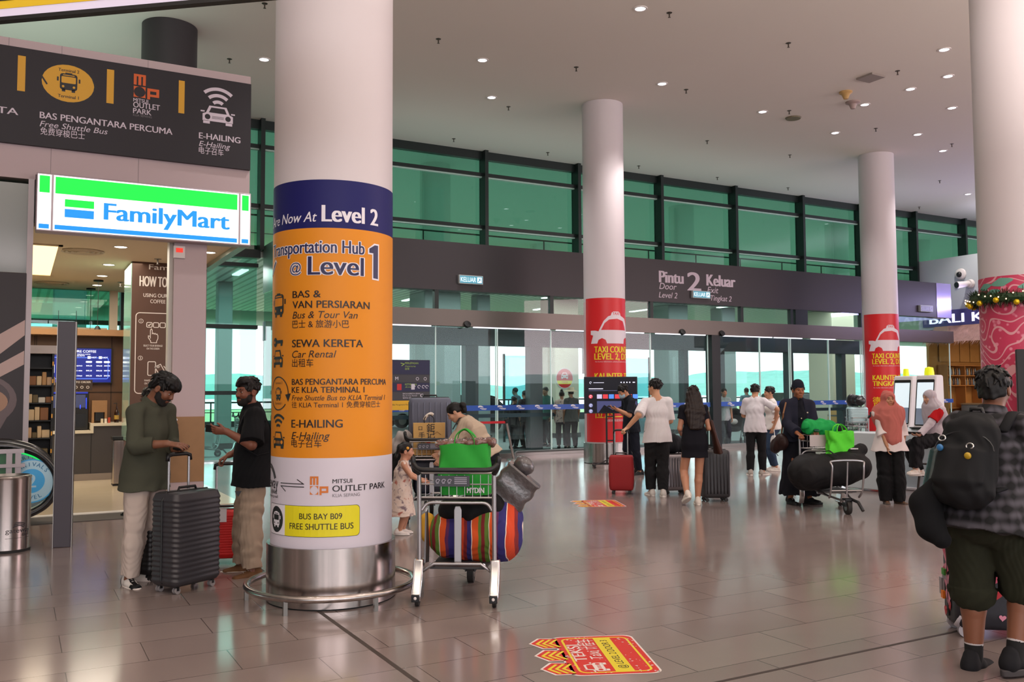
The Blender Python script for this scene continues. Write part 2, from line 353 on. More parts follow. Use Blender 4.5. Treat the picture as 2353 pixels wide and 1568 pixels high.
struct(MB().span((XL, YG+.1, 0), (XL+.012, YC, 3.97)).obj('door_20', TEALG))
struct(MB().span((XR-.012, YG+.1, 0), (XR, YC, 3.97)).obj('door_21', CLEAR))

# ---------------------------------------------------------------- outside, as far as the glass shows it
ROAD = mat('road_deck', '#8c9494', .8, noise=.1, nscale=.5)
MB().span((-60, YC+.1, -.12), (120, 44, -.02)).obj('road', ROAD)['kind'] = 'structure'
def canopy_material():
    m, nt, p = nodes_of('ribbed_metal_soffit', .4, .1)
    tc = nt.nodes.new('ShaderNodeTexCoord'); wv = nt.nodes.new('ShaderNodeTexWave'); wv.bands_direction = 'X'; wv.inputs['Scale'].default_value = 1.15; wv.inputs['Distortion'].default_value = 0
    cr = nt.nodes.new('ShaderNodeValToRGB'); cr.color_ramp.elements[0].color = (*lin('#6f8a80'), 1); cr.color_ramp.elements[1].color = (*lin('#e4efe8'), 1)
    cr.color_ramp.elements[0].position = .1; cr.color_ramp.elements[1].position = .4
    nt.links.new(tc.outputs['Object'], wv.inputs[0]); nt.links.new(wv.outputs[0], cr.inputs[0]); nt.links.new(cr.outputs[0], p.inputs['Base Color'])
    return m
MB().span((-60, YC+.15, 4.86), (120, 36, 5.0)).obj('canopy_soffit', canopy_material())['kind'] = 'structure'
for i, (x, y) in enumerate([(-4, 25), (-2.2, 25), (1, 27), (3.2, 25.5), (5.2, 24.5), (6.4, 26), (10, 25), (13, 25), (16, 26), (20, 25), (24, 26), (12, 29), (18, 30), (22, 29)]):
    o = thing('canopy_light', 'slim lit strip light under the ribbed canopy outside the glass', 'light', (x, y, 4.86), 0, 'canopy strip lights')
    MB().span((-.09, -.6, -.03), (.09, .6, 0)).obj('diffuser', mat('strip_light', '#f4fff6', .5, emit=2.2), o)
MB().span((-60, YC+.15, 5.0), (120, 46, 5.15)).span((-60, 45.8, 5.15), (120, 46, 5.9)).obj('upper_road', mat('upper_deck', '#a9b0ac', .8))['kind'] = 'structure'
MB().span((-60, YC+.12, 9.3), (120, 50, 9.5)).obj('upper_soffit', mat('upper_soffit', '#e6ebe6', .8))['kind'] = 'structure'
UPC = mat('pale_column', '#d5dcd6', .6)
for i, (px, Y) in enumerate([(1000, 27.5), (1565, 29), (1920, 28.5), (1240, 40), (720, 27.5), (2110, 30)]):
    p = on_y(px, 480, Y)
    o = thing('upper_column', None, 'column', (p[0], Y, 5.15), 0, 'columns of the upper road deck')
    o['label'] = ['pale round upper deck column behind the green glass right of the orange column', 'pale round upper deck column behind the green glass above the number 2', 'pale round upper deck column behind the green glass left of the second taxi column', 'far upper deck column seen through the green glass', 'upper deck column hidden behind the orange column', 'pale upper deck column behind the green glass right of the second taxi column'][i]
    m = MB(); m.lathe([(.52, 0), (.52, 4.15)], 28); m.obj('shaft', UPC, o, smooth=40)
    MB().span((-.6, -.3, 0), (-.54, -.24, 4.0)).obj('downpipe', mat('pipe', '#c2cec6', .5), o)
m = MB()
for x in range(-24, 46, 2): m.span((x-.015, 23.2, 5.15), (x+.015, 23.23, 6.2))
m.span((-24, 23.2, 6.18), (46, 23.24, 6.22)); m.span((-24, 23.2, 5.72), (46, 23.22, 5.74))
tag(m.obj('upper_railing', mat('rail_dark', '#2b3b36', .5)), 'thin dark railing along the upper road behind the green glass', 'railing')
OUTW = mat('outside_cladding', '#8d9c9b', .5, .1); CREAM = mat('cream_cladding', '#d5cdb8', .5)
tan = [(5.28, .42, 27, OUTW, 'grey column outside the tall window beside the trolley rack'), (12.05, 1.3, 27, OUTW, 'wide grey clad column outside behind the directory board'), (13.75, .5, 27, OUTW, 'slim grey column outside left of the waiting crowd'),
       (16.9, 1.0, 27, CREAM, 'cream clad column outside with a round red taxi sticker'), (21.95, .95, 27, OUTW, 'grey column outside behind the man in the white shirt'),
       (24.6, .7, 27, OUTW, 'grey column outside beside the round red sign and the open sky'), (29.6, 1.3, 26, CREAM, 'broad cream column outside near the stone filled basket'), (1.2, .8, 27, OUTW, 'pale column outside the high shop window')]
for i, (x, w, y, mt, lb) in enumerate(tan):
    o = thing('canopy_column', lb, 'column', (x, y, -.02)); MB().box((0, 0, 2.45), (w, w, 4.88)).obj('cladding', mt, o, bevel=.04)
    MB().box((0, 0, .08), (w+.06, w+.06, .16)).obj('plinth', DARK, o)
m = MB(); m.span((-50, 43.7, -.02), (110, 43.8, .25))
for x in range(-50, 110, 2): m.span((x-.03, 43.7, .2), (x+.03, 43.76, 1.15))
m.span((-50, 43.68, 1.1), (110, 43.78, 1.18)).span((-50, 43.7, .65), (110, 43.74, .69))
tag(m.obj('road_railing', mat('rail_dark2', '#3c4c4e', .5)), 'dark metal railing along the far edge of the road outside', 'railing')
# hills, distance haze mixed into their teal colour
rs = np.random.RandomState(4); nx, ny = 120, 12; v = []; f = []
for j in range(ny):
    for i in range(nx):
        x = -160+i*9.0; y = 250+j*14.0; env = math.sin(PI*min(1, j/5.0)/2)
        hgt = (7+3.0*math.sin(x*.019+1)+2.0*math.sin(x*.05+2)+.9*math.sin(x*.13))*env + rs.rand()*1.1
        v.append((x, y, -3+hgt+2))
f = [(j*nx+i, j*nx+i+1, (j+1)*nx+i+1, (j+1)*nx+i) for j in range(ny-1) for i in range(nx-1)]
m = MB(); m.add(v, f); struct(m.obj('hills', mat('forest_hills', '#6fa79c', .9, noise=.25, nscale=.25), smooth=True))
MB().span((-200, 46, -3.2), (900, 260, -3)).obj('ground', mat('grass_land', '#8fae7c', .9, noise=.2, nscale=.05))['kind'] = 'structure'
for x0, x1, y in ((on_y(1158, 850, 25.0)[0], on_y(1212, 850, 25.0)[0], 25.0), (on_y(1436, 850, 25.5)[0], on_y(1492, 850, 25.5)[0], 25.5)):  # added panes whose cyan tint imitates sky reflected in glass
    o = thing('sky_reflection_pane', 'pale blue pane standing in for a sky reflection outside ' + ('left of the cream column' if x0 < 16.5 else 'behind the man in the mask'), 'glass screen', (x0, y, 0))
    MB().span((0, -.01, .1), (x1-x0, .01, 2.75)).obj('pane', CYANG, o)
    MB().span((-.03, -.03, 0), (.03, .03, 2.8)).span((x1-x0-.03, -.03, 0), (x1-x0+.03, .03, 2.8)).obj('post', DARK, o)
# ================================================================ SHOP ON THE LEFT
ZS = 3.86
CREAMC = mat('cream_ceiling', '#e6d6bc', .8); CREAMT = mat('cream_tile', '#cfc0a6', .12, noise=.05, nscale=4)
WOOD = mat('walnut_laminate', '#5d4028', .5, noise=.14, nscale=9); WOODL = mat('light_wood', '#96704a', .5, noise=.12, nscale=9)
s = thing('shop_room', None, None); s['kind'] = 'structure'
MB().span((-9, YF, 4.42), (.15, YC-.3, 6.27)).span((.15, YF, 4.49), (2.92, YC-.3, 6.27)).span((.15, YF+.06, ZS), (2.92, YC-.35, 4.49)).obj('bulkhead', PINKW, s)
jm = MB()
for x in (-.2, .42, 1.5): jm.span((x, YF-.002, 6.14), (x+.006, YF, 6.27)).span((x-.1, YF-.002, 4.5), (x-.094, YF, 4.86))
jm.obj('panel_joint', mat('joint_grey', '#8b7f80', .7), s)
MB().span((-9, YF+.1, ZS-.05), (2.90, YC-.35, ZS)).obj('shop_ceiling', CREAMC, s)
MB().span((2.80, YF+.1, 3.74), (2.92, YC-.35, ZS)).obj('soffit_edge', mat('soffit_trim', '#a9b8b0', .3, .4), s)
MB().span((.07, YF-.02, 0), (.14, YF+.12, 4.42)).obj('door_jamb', mat('jamb_grey', '#a79c9e', .4, .2), s)
MB().span((-9, YF+.03, 3.18), (.07, YF+.12, 4.36)).obj('side_glass_panel', mat('grey_glass_panel', '#8f9492', .12, .1), s)
MB().span((1.89, YF, .74+.53), (2.33, YF+.45, ZS)).obj('pillar_upper', PINKW, s)
MB().span((1.885, YF-.006, .36), (2.335, YF+.455, 1.27)).obj('pillar_wood', WOODL, s)
MB().span((1.89, YF, 0), (2.33, YF+.45, .36)).obj('pillar_foot', PINKW, s)
MB().span((1.84, YF+.1, 1.27), (1.89, YF+.3, ZS)).obj('glass_frame', mat('frame_white', '#d9d4cc', .4), s)
MB().span((-3, YF+.12, 0), (2.9, YC-.4, .008)).obj('shop_floor', CREAMT, s)
MB().span((-3, YF-.05, 0), (1.9, YF+.12, .012)).obj('threshold', mat('threshold_white', '#e4e0d8', .3), s)
MB().span((-.6, YF-.75, 0), (1.75, YF-.1, .008)).obj('entrance_mat', mat('entrance_mat', '#4a4542', .85, noise=.15, nscale=80), s)
MB().span((-3, 19.32, 0), (1.98, 19.45, 2.84)).obj('back_wall', WOOD, s)
m = MB()
for x in (.27, .30, 1.62): m.span((x, 19.31, 1.0), (x+.012, 19.325, 2.72))
m.span((-.5, 19.31, 1.62), (1.95, 19.325, 1.635)); m.obj('panel_groove', mat('groove', '#2c1d12', .7), s)
MB().span((-3, 18.95, 2.72), (2.05, 19.5, 2.84)).obj('shelf_ledge', WOODL, s)
MB().span((1.84, 19.1, 0), (2.02, 19.5, 2.72)).obj('dark_return', mat('dark_return', '#24201f', .5), s)
m = MB(); m.span((-3, YC-.6, 2.84), (1.66, YC-.45, 3.0)).span((1.70, YC-.6, 2.84), (1.86, YC-.4, ZS)); m.obj('window_surround', CREAMC, s)
struct(MB().span((-3, YC-.5, 2.0), (1.72, YC-.49, ZS)).obj('window_21', TEALG))
# boxed pillar with the coffee instructions
BROWN = mat('brown_panel', '#573a2b', .45, noise=.04, nscale=5); PRW = mat('print_cream', '#eadfd6', .5)
bx = thing('instruction_pillar', 'brown boxed pillar inside the shop printed with coffee machine instructions', 'pillar', (1.64, 16.05, 0)); bx['kind'] = 'thing'
MB().span((0, 0, 0), (1.2, 1.1, ZS)).obj('cladding', BROWN, bx)
MB().span((-.012, .03, .8), (0, 1.1, ZS-.02)).obj('side_glass', mat('side_glass', '#9dc4b4', .1, .2), bx)
t = MB(frame((0, -.003, 0), (1, 0, 0), (0, 0, 1))); S = 1.64
t.text_between('FamiCafé', 1.90-S, 2.62-S, 3.69, .085, bold=.012); t.text('by FamilyMart', 2.21-S, 3.58, .05)
t.text_between('HOW TO', 1.76-S, 2.19-S, 3.40, .17, bold=.035); t.text('ORDER', 2.26-S, 3.40, .17, w=.40, bold=.035)
t.text_between('USING OUR SELF SERVE', 1.82-S, 2.56-S, 3.22, .06, bold=.01); t.text_between('COFFEE MACHINE', 1.93-S, 2.5-S, 3.12, .06, bold=.01)
t.rrect(1.71-S, 1.60, 2.76-S, 2.95, .06, w=.014)
for n_, x, z in (('1', 1.79, 2.81), ('2', 2.30, 2.81), ('3', 1.79, 2.19), ('4', 2.30, 2.19)):
    t.arc(x-S, z, .034, 0, 360, .007); t.text(n_, x-S, z-.02, .04, align='C', bold=.01)
for i in range(3): t.rrect(1.88-S+i*.105, 2.71, 1.965-S+i*.105, 2.79, .018, w=.012)
t.line([(.262, 2.75), (.275, 2.735), (.305, 2.768)], .014)
hand = [(.30, 2.52), (.30, 2.66), (.315, 2.685), (.33, 2.66), (.33, 2.60), (.345, 2.615), (.36, 2.595), (.375, 2.61), (.39, 2.59), (.405, 2.60), (.42, 2.57), (.42, 2.52), (.40, 2.475), (.40, 2.45), (.31, 2.45), (.305, 2.48), (.27, 2.53), (.27, 2.565), (.30, 2.555)]
t.line(hand, .011); t.text('SELECT YOUR BEVERAGE', .345, 2.385, .03, align='C', w=.30, bold=.012); t.text('ON THE SCREEN', .345, 2.335, .03, align='C', w=.2, bold=.012)
t.rrect(1.91-S, 1.90, 2.03-S, 2.13, .02, w=.013); c, d = math.cos(.5), math.sin(.5)
t.line([(2.10-S+a*c-b*d, 2.0+a*d+b*c) for a, b in ((-.05, -.075), (.05, -.075), (.05, .075), (-.05, .075))], .012, closed=True)
for q in range(3): t.arc(2.085-S, 2.02, .012+.012*q, 60, 170, .006)
t.line([(2.16-S, 2.06), (2.2-S, 2.0), (2.2-S, 1.93), (2.13-S, 1.88)], .013); t.text('MAKE PAYMENT', .345, 1.80, .03, align='C', w=.25, bold=.012); t.text('ON THE TERMINAL', .345, 1.75, .03, align='C', w=.25, bold=.012)
t.obj('lettering', PRW, bx)

# ---- lit shop sign
sg = thing('shop_sign', 'lit green, white and blue convenience store sign box over the shop entrance', 'sign', (.16, YF, 3.72))
MB().span((0, -.16, 0), (2.75, .06, .77)).obj('housing', mat('sign_metal', '#b7a8ae', .4, .3), sg, bevel=.01)
SW = mat('sign_white', '#f6f8f8', .5, emit=.92); SGN = mat('sign_green', '#00e640', .5, emit=.92); SBL = mat('sign_blue', '#0a86f8', .5, emit=.92)
t = MB(frame((0, -.162, 0), (1, 0, 0), (0, 0, 1)))
for a, b in ((.015, .175), (.20, 2.575), (2.60, 2.735)):
    t.rect(a, .02, b, .75, 0, 0); t.rect(a+.02, .51, b-.02, .732, 1, .001); t.rect(a+.02, .035, b-.02, .095, 2, .001)
t.rect(.335, .345, .685, .445, 1, .002); t.rect(.335, .205, .685, .315, 2, .002)
t.text_between('FamilyMart', 0.815, 2.44, .215, .225, 2, .002, bold=.055)
t.obj('light_face', [SW, SGN, SBL], sg)
# ---- dark directory sign on the bulkhead
ds = thing('directory_sign', 'long charcoal directory sign with bus, outlet and taxi symbols on the bulkhead', 'sign', (0, YF, 0))
MB().span((-3.2, -.06, 4.86), (2.915, 0, 6.14)).obj('board', mat('sign_charcoal', '#29252a', .5, spec=.3), ds)
YEL = mat('print_yellow', '#d19a22', .5); BLK = mat('print_black', '#17151a', .5); ORG = mat('print_orange', '#cf5a1e', .5); LIL = mat('print_pale', '#cdbfcb', .5); GRY = mat('print_grey', '#6f676c', .5); YEL2 = mat('print_yellow_round', '#d3a528', .5)
t = MB(frame((0, -.063, 0), (1, 0, 0), (0, 0, 1)))
for x0, x1 in ((-.09, 0), (.975, 1.065), (1.905, 1.985)): t.rect(x0, 5.56, x1, 6.03, 1)
t.disc(.505, 5.75, .325, 2, 0, ry=.262); t.disc(.505, 5.75, .315, 1, .001, ry=.252)
def bus_icon(t, x, y, w, h, a, b, z=.002):
    t.rrect(x-w/2, y, x+w/2, y+h, w*.16, a, z); t.rrect(x-w*.41, y+h*.42, x+w*.41, y+h*.82, w*.05, b, z+.001)
    t.rect(x-w*.33, y+h*.88, x+w*.33, y+h*.93, b, z+.001); t.rect(x-w*.38, y-h*.12, x-w*.18, y+.01, a, z); t.rect(x+w*.18, y-h*.12, x+w*.38, y+.01, a, z)
    t.rect(x-w*.2, y+h, x+w*.2, y+h*1.06, a, z)
    for q in (-1, 1): t.disc(x+q*w*.31, y+h*.2, w*.075, b, z+.001, n=12); t.rect(x+q*w*.62-w*.05, y+h*.5, x+q*w*.62+w*.05, y+h*.75, a, z)
def taxi_front(t, x, y, w, h, a, b, z=.002):
    t.poly([(x-w*.46, y+h*.1), (x-w*.46, y+h*.5), (x-w*.36, y+h*.58), (x-w*.26, y+h), (x+w*.26, y+h), (x+w*.36, y+h*.58), (x+w*.46, y+h*.5), (x+w*.46, y+h*.1)], a, z)
    t.poly([(x-w*.27, y+h*.6), (x-w*.2, y+h*.9), (x+w*.2, y+h*.9), (x+w*.27, y+h*.6)], b, z+.001)
    for q in (-1, 1):
        t.disc(x+q*w*.31, y+h*.34, w*.085, b, z+.001, n=14); t.rect(x+q*w*.34-w*.1, y-h*.06, x+q*w*.34+w*.1, y+h*.12, a, z); t.rect(x+q*w*.46-w*.06, y+h*.6, x+q*w*.46+w*.06, y+h*.68, a, z)
    for q in range(4): t.rect(x-w*.18, y+h*(.26+.045*q), x+w*.18, y+h*(.275+.045*q), b, z+.001)
def wifi(t, x, y, r, mi, z=.002, n=3):
    for q in range(n): t.arc(x, y, r*(.34+.33*q), 48, 132, r*.17, mi, z, n=12)
def outlet_logo(t, x, y, u, mi, z=.002):   # three square tiles: m above, ring and P below
    t.rect(x, y+u*1.12, x+u*.24, y+u*2.1, mi, z); t.rect(x+u*.38, y+u*1.12, x+u*.62, y+u*1.95, mi, z); t.rect(x+u*.76, y+u*1.12, x+u, y+u*2.1, mi, z); t.rect(x, y+u*1.9, x+u, y+u*2.1, mi, z+.0004)
    for cx, cy_, a in ((0, 0, 0), (u, 0, 90), (u, u, 180), (0, u, 270)):
        p = [(x+cx, y+cy_)]+[(x+u/2+u*.47*math.cos(rad(a+180+90*k/8)), y+u/2+u*.47*math.sin(rad(a+180+90*k/8))) for k in range(8, -1, -1)]
        t.poly(p, mi, z)
    x += u*1.14; t.rect(x, y-u*.05, x+u*.24, y+u*.95, mi, z); t.rect(x+.24*u, y+u*.7, x+u, y+u*.95, mi, z+.0004); t.rect(x+.76*u, y+u*.2, x+u, y+u*.7, mi, z); t.rect(x+.24*u, y+u*.2, x+u*.76, y+u*.42, mi, z)
bus_icon(t, .51, 5.66, .21, .22, 2, 1); t.text('Terminal 2', .51, 5.905, .042, 2, .002, w=.25, align='C', bold=.03); t.text('Terminal 1', .51, 5.55, .042, 2, .002, w=.25, align='C', bold=.03)
t.line([(.17, 5.83), (.255, 5.70)], .022, 2, .003); t.line([(.80, 5.86), (.85, 5.72)], .022, 2, .003)
outlet_logo(t, 1.315, 5.70, .155, 3)
t.text_between('MITSUI', 1.315, 1.505, 5.635, .048, 0, bold=.012); t.text_between('OUTLET', 1.315, 1.66, 5.555, .075, 0, bold=.02); t.text_between('PARK', 1.315, 1.55, 5.47, .072, 0, bold=.02); t.text_between('KLIA SEPANG', 1.315, 1.555, 5.43, .03, 4)
t.text_between('SEWA KERETA', -1.3, -.07, 5.235, .085, 0, bold=.03); t.text_between('Car Rental', -1.3, -.6, 5.13, .075, 0, shear=.25)
t.text_between('BAS PENGANTARA PERCUMA', .18, 1.83, 5.235, .085, 0, bold=.03); t.text_between('Free Shuttle Bus', .18, 1.0, 5.125, .075, 0, shear=.25); t.text_between('免费穿梭巴士', .19, .72, 5.025, .075, 0, bold=.008)
wifi(t, 2.445, 5.70, .285, 0); taxi_front(t, 2.445, 5.48, .46, .25, 0, 5)
t.text_between('E-HAILING', 2.19, 2.765, 5.235, .085, 0, bold=.03); t.text_between('E-Hailing', 2.19, 2.625, 5.125, .075, 0, shear=.25); t.text_between('电子召车', 2.19, 2.53, 5.025, .075, 0, bold=.008)
t.obj('lettering', [LIL, YEL, BLK, ORG, GRY, mat('sign_charcoal')], ds)

# ---- coffee poster beside the door
po = thing('coffee_poster', 'dark poster of a tilted coffee cup and pale diagonal stripes beside the shop door', 'poster', (0, YF, 0))
MB().span((-2.6, -.03, .2), (.075, .03, 3.17)).obj('panel', mat('poster_dark', '#231a1e', .5), po)
t = MB(frame((0, -.033, 0), (1, 0, 0), (0, 0, 1))); PB = mat('poster_beige', '#b59a93', .5)
t.poly([(-.6, 1.75), (.07, 2.36), (.07, 2.56), (-.6, 2.1)], 0); t.poly([(-.8, 1.6), (.07, 2.16), (.07, 1.98), (-.8, 1.45)][::-1], 0); t.poly([(-.8, 2.65), (-.25, 2.98), (-.24, 3.02), (-.34, 3.09), (-.8, 2.8)], 0)
p = [(-1.2+1.2*math.cos(rad(a)), 1.55+.42*math.sin(rad(a))) for a in range(-60, 80, 6)]
t.disc(-.42, 1.52, .42, 1, .001, ry=.33); t.disc(-.45, 1.55, .37, 2, .002, ry=.25); t.disc(-.40, 1.50, .30, 3, .003, ry=.18)
t.poly([(-.84, 1.5), (-.6, 1.22), (-.2, 1.28), (.0, 1.52), (-.3, .9), (-.7, .8)], 1, .0015)
t.obj('cup_print', [PB, mat('cup_dark', '#5d4a4b', .4), mat('cup_rim', '#3b2a2c', .4), mat('coffee_foam', '#a07a62', .5)], po)

# ---- inside the shop
SCR = mat('screen_blue', '#0c1c78', .3, emit=.85); SCT = mat('screen_white', '#e9f0ff', .4, emit=1.1); SCO = mat('screen_orange', '#ff7030', .4, emit=.8); SCL = mat('screen_lightblue', '#5b83ff', .4, emit=.8)
sc = thing('menu_screen', 'wall screen with a blue coffee menu and price columns inside the shop', 'screen', (.36, 19.3, 1.8))
MB().span((0, -.06, 0), (1.27, 0, .70)).obj('bezel', BLACK, sc)
t = MB(frame((0, -.062, 0), (1, 0, 0), (0, 0, 1))); t.rect(.02, .02, 1.25, .68, 0)
t.text_between('FamiCafé SIGNATURE COFFEE', .09, .98, .60, .045, 1, .001, bold=.02); t.text_between('HOT & PREMIUM COFFEE', .55, .88, .555, .02, 1, .001); t.text_between('日式精品咖啡', .5, .78, .525, .02, 1, .001)
t.rrect(.06, .09, 1.2, .50, .03, 3, .001, w=.012)
for i, x in enumerate((.80, .98, 1.12)):
    t.rrect(x, .40, x+.11, .435, .015, 1, .002)
    for z in (.33, .235, .135): t.text('RM%d.%d0' % (5+i, 3+i*2), x+.01, z, .025, 1, .001, w=.1, bold=.03)
for z, q in ((.33, 'Americano'), (.235, 'Latte'), (.135, 'Cappuccino')): t.text(q, .42, z, .03, 1, .001, w=.32, bold=.03)
for x in (.83, 1.03): t.rect(x, .48, x+.055, .53, 1, .002); t.text('HOT', x+.07, .49, .03, 1, .001, bold=.03)
t.disc(.17, .49, .06, 2, .003); t.rect(.11, .16, .23, .45, 3, .002); t.rect(.15, .2, .26, .36, 1, .003)
t.obj('menu_display', [SCR, SCT, SCO, SCL], sc)
ct = thing('shop_counter', 'dark grey shop counter with a stepped cream top', 'counter', (0, 18.2, 0))
CG = mat('counter_grey', '#3f3b3c', .5); CTP = mat('cream_top', '#d8cdb8', .3)
MB().span((-1.6, 0, 0), (1.22, .75, .87)).span((1.22, 0, 0), (2.0, .75, 1.0)).obj('body', CG, ct)
MB().span((-1.6, -.03, .87), (1.2, .78, .92)).span((1.2, -.03, 1.0), (2.05, .78, 1.05)).span((1.2, -.03, .87), (1.25, -.001, 1.0)).span((1.2, .0, .93), (1.219, .75, 1.0)).obj('worktop', CTP, ct)
MB().span((-1.6, -.01, 0), (2.0, 0, .13)).obj('plinth', mat('plinth_grey', '#8a7f78', .4), ct)
m = MB()
for x in (.2, 1.21): m.span((x, -.004, .13), (x+.01, 0, .87))
m.obj('panel_gap', BLACK, ct)
def coffee_machine(x, lab):
    o = thing('coffee_machine', lab, 'coffee machine', (x, 18.45, .92), 0)
    MB().span((0, 0, 0), (.42, .45, .72)).obj('body', BLACK, o, bevel=.015)
    MB().span((.04, -.008, .42), (.36, 0, .66)).obj('display', mat('display_grey', '#3a4064', .2, emit=.3), o)
    MB().span((.06, -.012, .06), (.36, .0, .30)).obj('brew_bay', mat('bay_black', '#050507', .3), o)
    MB().span((.27, -.014, .40), (.28, -.008, .47)).span((.37, -.014, .40), (.38, -.008, .6)).obj('status_light', mat('blue_led', '#2a40ff', .4, emit=2.5), o)
    MB().span((.02, -.014, .68), (.4, 0, .71)).obj('trim', mat('led_blue2', '#1f2fb0', .4, emit=.4), o)
coffee_machine(.76, 'black coffee machine with blue lights on the shop counter, nearer the bottle'); coffee_machine(.30, 'black coffee machine on the shop counter half hidden by the dark gate panel')
sn = thing('order_sign', 'small dark how to order sign above the coffee machine', 'sign', (.80, 18.7, 1.66))
MB().span((0, -.01, 0), (.45, .01, .20)).span((.2, .0, -.02), (.23, .02, 0)).obj('board', mat('sign_brown', '#3a2a22', .5), sn)
t = MB(frame((0, -.013, 0), (1, 0, 0), (0, 0, 1))); t.text('HOW TO ORDER', .22, .14, .035, 0, align='C', bold=.02)
for q in range(4): t.arc(.07+.1*q, .06, .022, 0, 360, .008, 0)
t.obj('lettering', PRW, sn)
o = thing('wooden_dispenser', 'light wooden cup dispenser box on the right end of the shop counter', 'box', (1.36, 18.5, 1.05))
MB().span((-.13, -.1, .0), (-.09, .06, .20)).span((.09, -.1, 0), (.13, .06, .20)).span((-.13, -.1, .20), (.13, .1, .42)).span((-.13, .06, 0), (.13, .1, .20)).obj('case', WOODL, o)
MB().span((-.07, -.08, .04), (.07, .05, .2)).obj('insert', BLACK, o)
o = thing('syrup_bottle', 'dark syrup bottle with a pump beside the wooden dispenser', 'bottle', (1.66, 18.45, 1.05))
MB().lathe([(.0, 0), (.04, 0), (.042, .02), (.042, .18), (.03, .22), (.015, .25), (.015, .30)], 16).obj('glass', mat('bottle_brown', '#2b1408', .15), o, smooth=40)
MB().lathe([(.043, .06), (.043, .14)], 16, cap=False).obj('label_band', mat('label_gold', '#a98a3a', .5), o)
MB().cyl((0, 0, .3), (0, 0, .37), .006, n=8).cyl((0, 0, .365), (-.06, 0, .36), .006, n=8).obj('pump', BLACK, o)
for i, (x, c) in enumerate(((1.40, '#c8b9a0'), (1.46, '#d9d2c4'), (1.52, '#b04028'))):
    tag(MB().span((x-.02, 18.3, 1.05), (x+.02, 18.36, 1.13+.02*(i == 2))).obj('sachet_box', mat('sachet%d' % i, c, .6)), ['beige sachet box on the shop counter before the wooden dispenser', 'white sachet box on the shop counter before the wooden dispenser', 'red sachet box on the shop counter nearest the bottle'][i], 'box', 'sachet boxes on the shop counter')
p = floor_at(280, 1116); o = thing('steel_bin', 'narrow steel bin with a black rim against the shop counter', 'bin', (1.64, 17.0, 0))
MB().span((-.17, -.14, .04), (.2, .16, .80)).obj('body', STEEL, o, bevel=.02); MB().span((-.18, -.15, .80), (.21, .17, .85)).span((-.16, -.13, 0), (.19, .15, .04)).obj('rim', BLACK, o)
# snack rack beside the entrance
rk = thing('snack_rack', 'tall lit snack rack just inside the shop entrance', 'rack', (.12, 15.0, 0))
m = MB()
for z in [.15+.26*i for i in range(8)]: m.span((.0, 0, z), (.34, .4, z+.018))
m.span((.33, 0, 0), (.36, .4, 2.2)).span((-.02, 0, 0), (.0, .4, 2.2)).span((0, .38, 0), (.34, .4, 2.2)); m.obj('frame', BLACK, rk)
MB().span((.0, -.02, 2.2), (.5, .4, 2.32)).obj('header', mat('rack_header', '#b9aeac', .4), rk)
m = MB()
for i in range(8): m.span((.335, -.004, .2+.26*i), (.352, 0, .26+.26*i))
m.obj('price_tag', mat('tag_orange', '#c98a2e', .5, emit=.3), rk)
R = random.Random(5); kk = 0
for i in range(7):
    x = .02
    while x < .28:
        w = R.uniform(.06, .12); h = R.uniform(.08, .2); c = R.choice(['#b88a58', '#d8b98c', '#8a5a34', '#caa27a', '#a33c22', '#d6cdbb', '#6b5b3c'])
        zt = .168+.26*i; kk += 1
        o = MB().box((.12+x+w/2, 15.12, zt+h/2), (w-.008, .16, h)).obj('snack_pack', mat('snack'+c[1:], c, .5, emit=.12), bevel=.008)
        tag(o, 'snack pack on the lit rack by the shop entrance', 'snack', 'snack packs on the rack'); x += w
# ceiling fittings in the shop
SHL = mat('shop_lamp', '#fff4e0', .5, emit=9)
for i, (x, y) in enumerate([(1.33, 16.67), (1.35, 18.31), (1.38, 19.94), (1.32, 14.55), (-.6, 16.6), (2.6, 14.5), (-.8, 18.4)]):
    o = thing('shop_downlight', 'round white recessed downlight in the cream shop ceiling', 'light', (x, y, ZS-.05), 0, 'shop ceiling downlights')
    MB().lathe([(.0, -.004), (.085, -.004), (.09, 0)], 20).obj('lens', SHL, o); MB().lathe([(.09, -.006), (.11, -.006), (.11, 0)], 20, cap=False).obj('rim', WHITE, o)
for i, (x, y) in enumerate([(.84, 15.25), (.56, 19.95)]):
    o = thing('ceiling_diffuser', ['round air diffuser in the shop ceiling nearest the shop sign', 'round air diffuser in the shop ceiling above the high window'][i], 'vent', (x, y, ZS-.05))
    m = MB()
    for r in (.08, .16, .24, .30): m.lathe([(r-.03, -.012), (r, -.022), (r+.012, -.010)], 28, cap=False)
    m.obj('rings', mat('vent_cream', '#cdbfa8', .5), o)
o = thing('light_cove', 'warm glowing square light cove in the shop ceiling', 'light', (-.25, 16.7, ZS-.05)); COVE = mat('cove_glow', '#ffd79a', .6, emit=2.2)
MB().span((-.75, -1.9, -.012), (.75, 1.9, -.004)).obj('panel', COVE, o); MB().span((-.8, -1.95, -.02), (.8, -1.88, 0)).span((-.8, 1.88, -.02), (.8, 1.95, 0)).span((.74, -1.95, -.02), (.8, 1.95, 0)).span((-.8, -1.95, -.02), (-.74, 1.95, 0)).obj('rim', CREAMC, o)
for i, (x, y) in enumerate([(1.34, 19.03), (1.31, 20.6)]):
    o = thing('pendant_light', ['black pendant cord lamp hanging in the shop before the high window', 'black pendant cord lamp hanging in the shop, deeper one at the high window'][i], 'light', (x, y, ZS-.05))
    MB().lathe([(.0, -.03), (.09, -.03), (.09, 0)], 16).obj('canopy', BLACK, o); MB().cyl((0, 0, -.9), (0, 0, -.03), .006, n=6).obj('cord', BLACK, o); MB().lathe([(.0, -.98), (.07, -.98), (.03, -.9)], 14).obj('shade', BLACK, o)
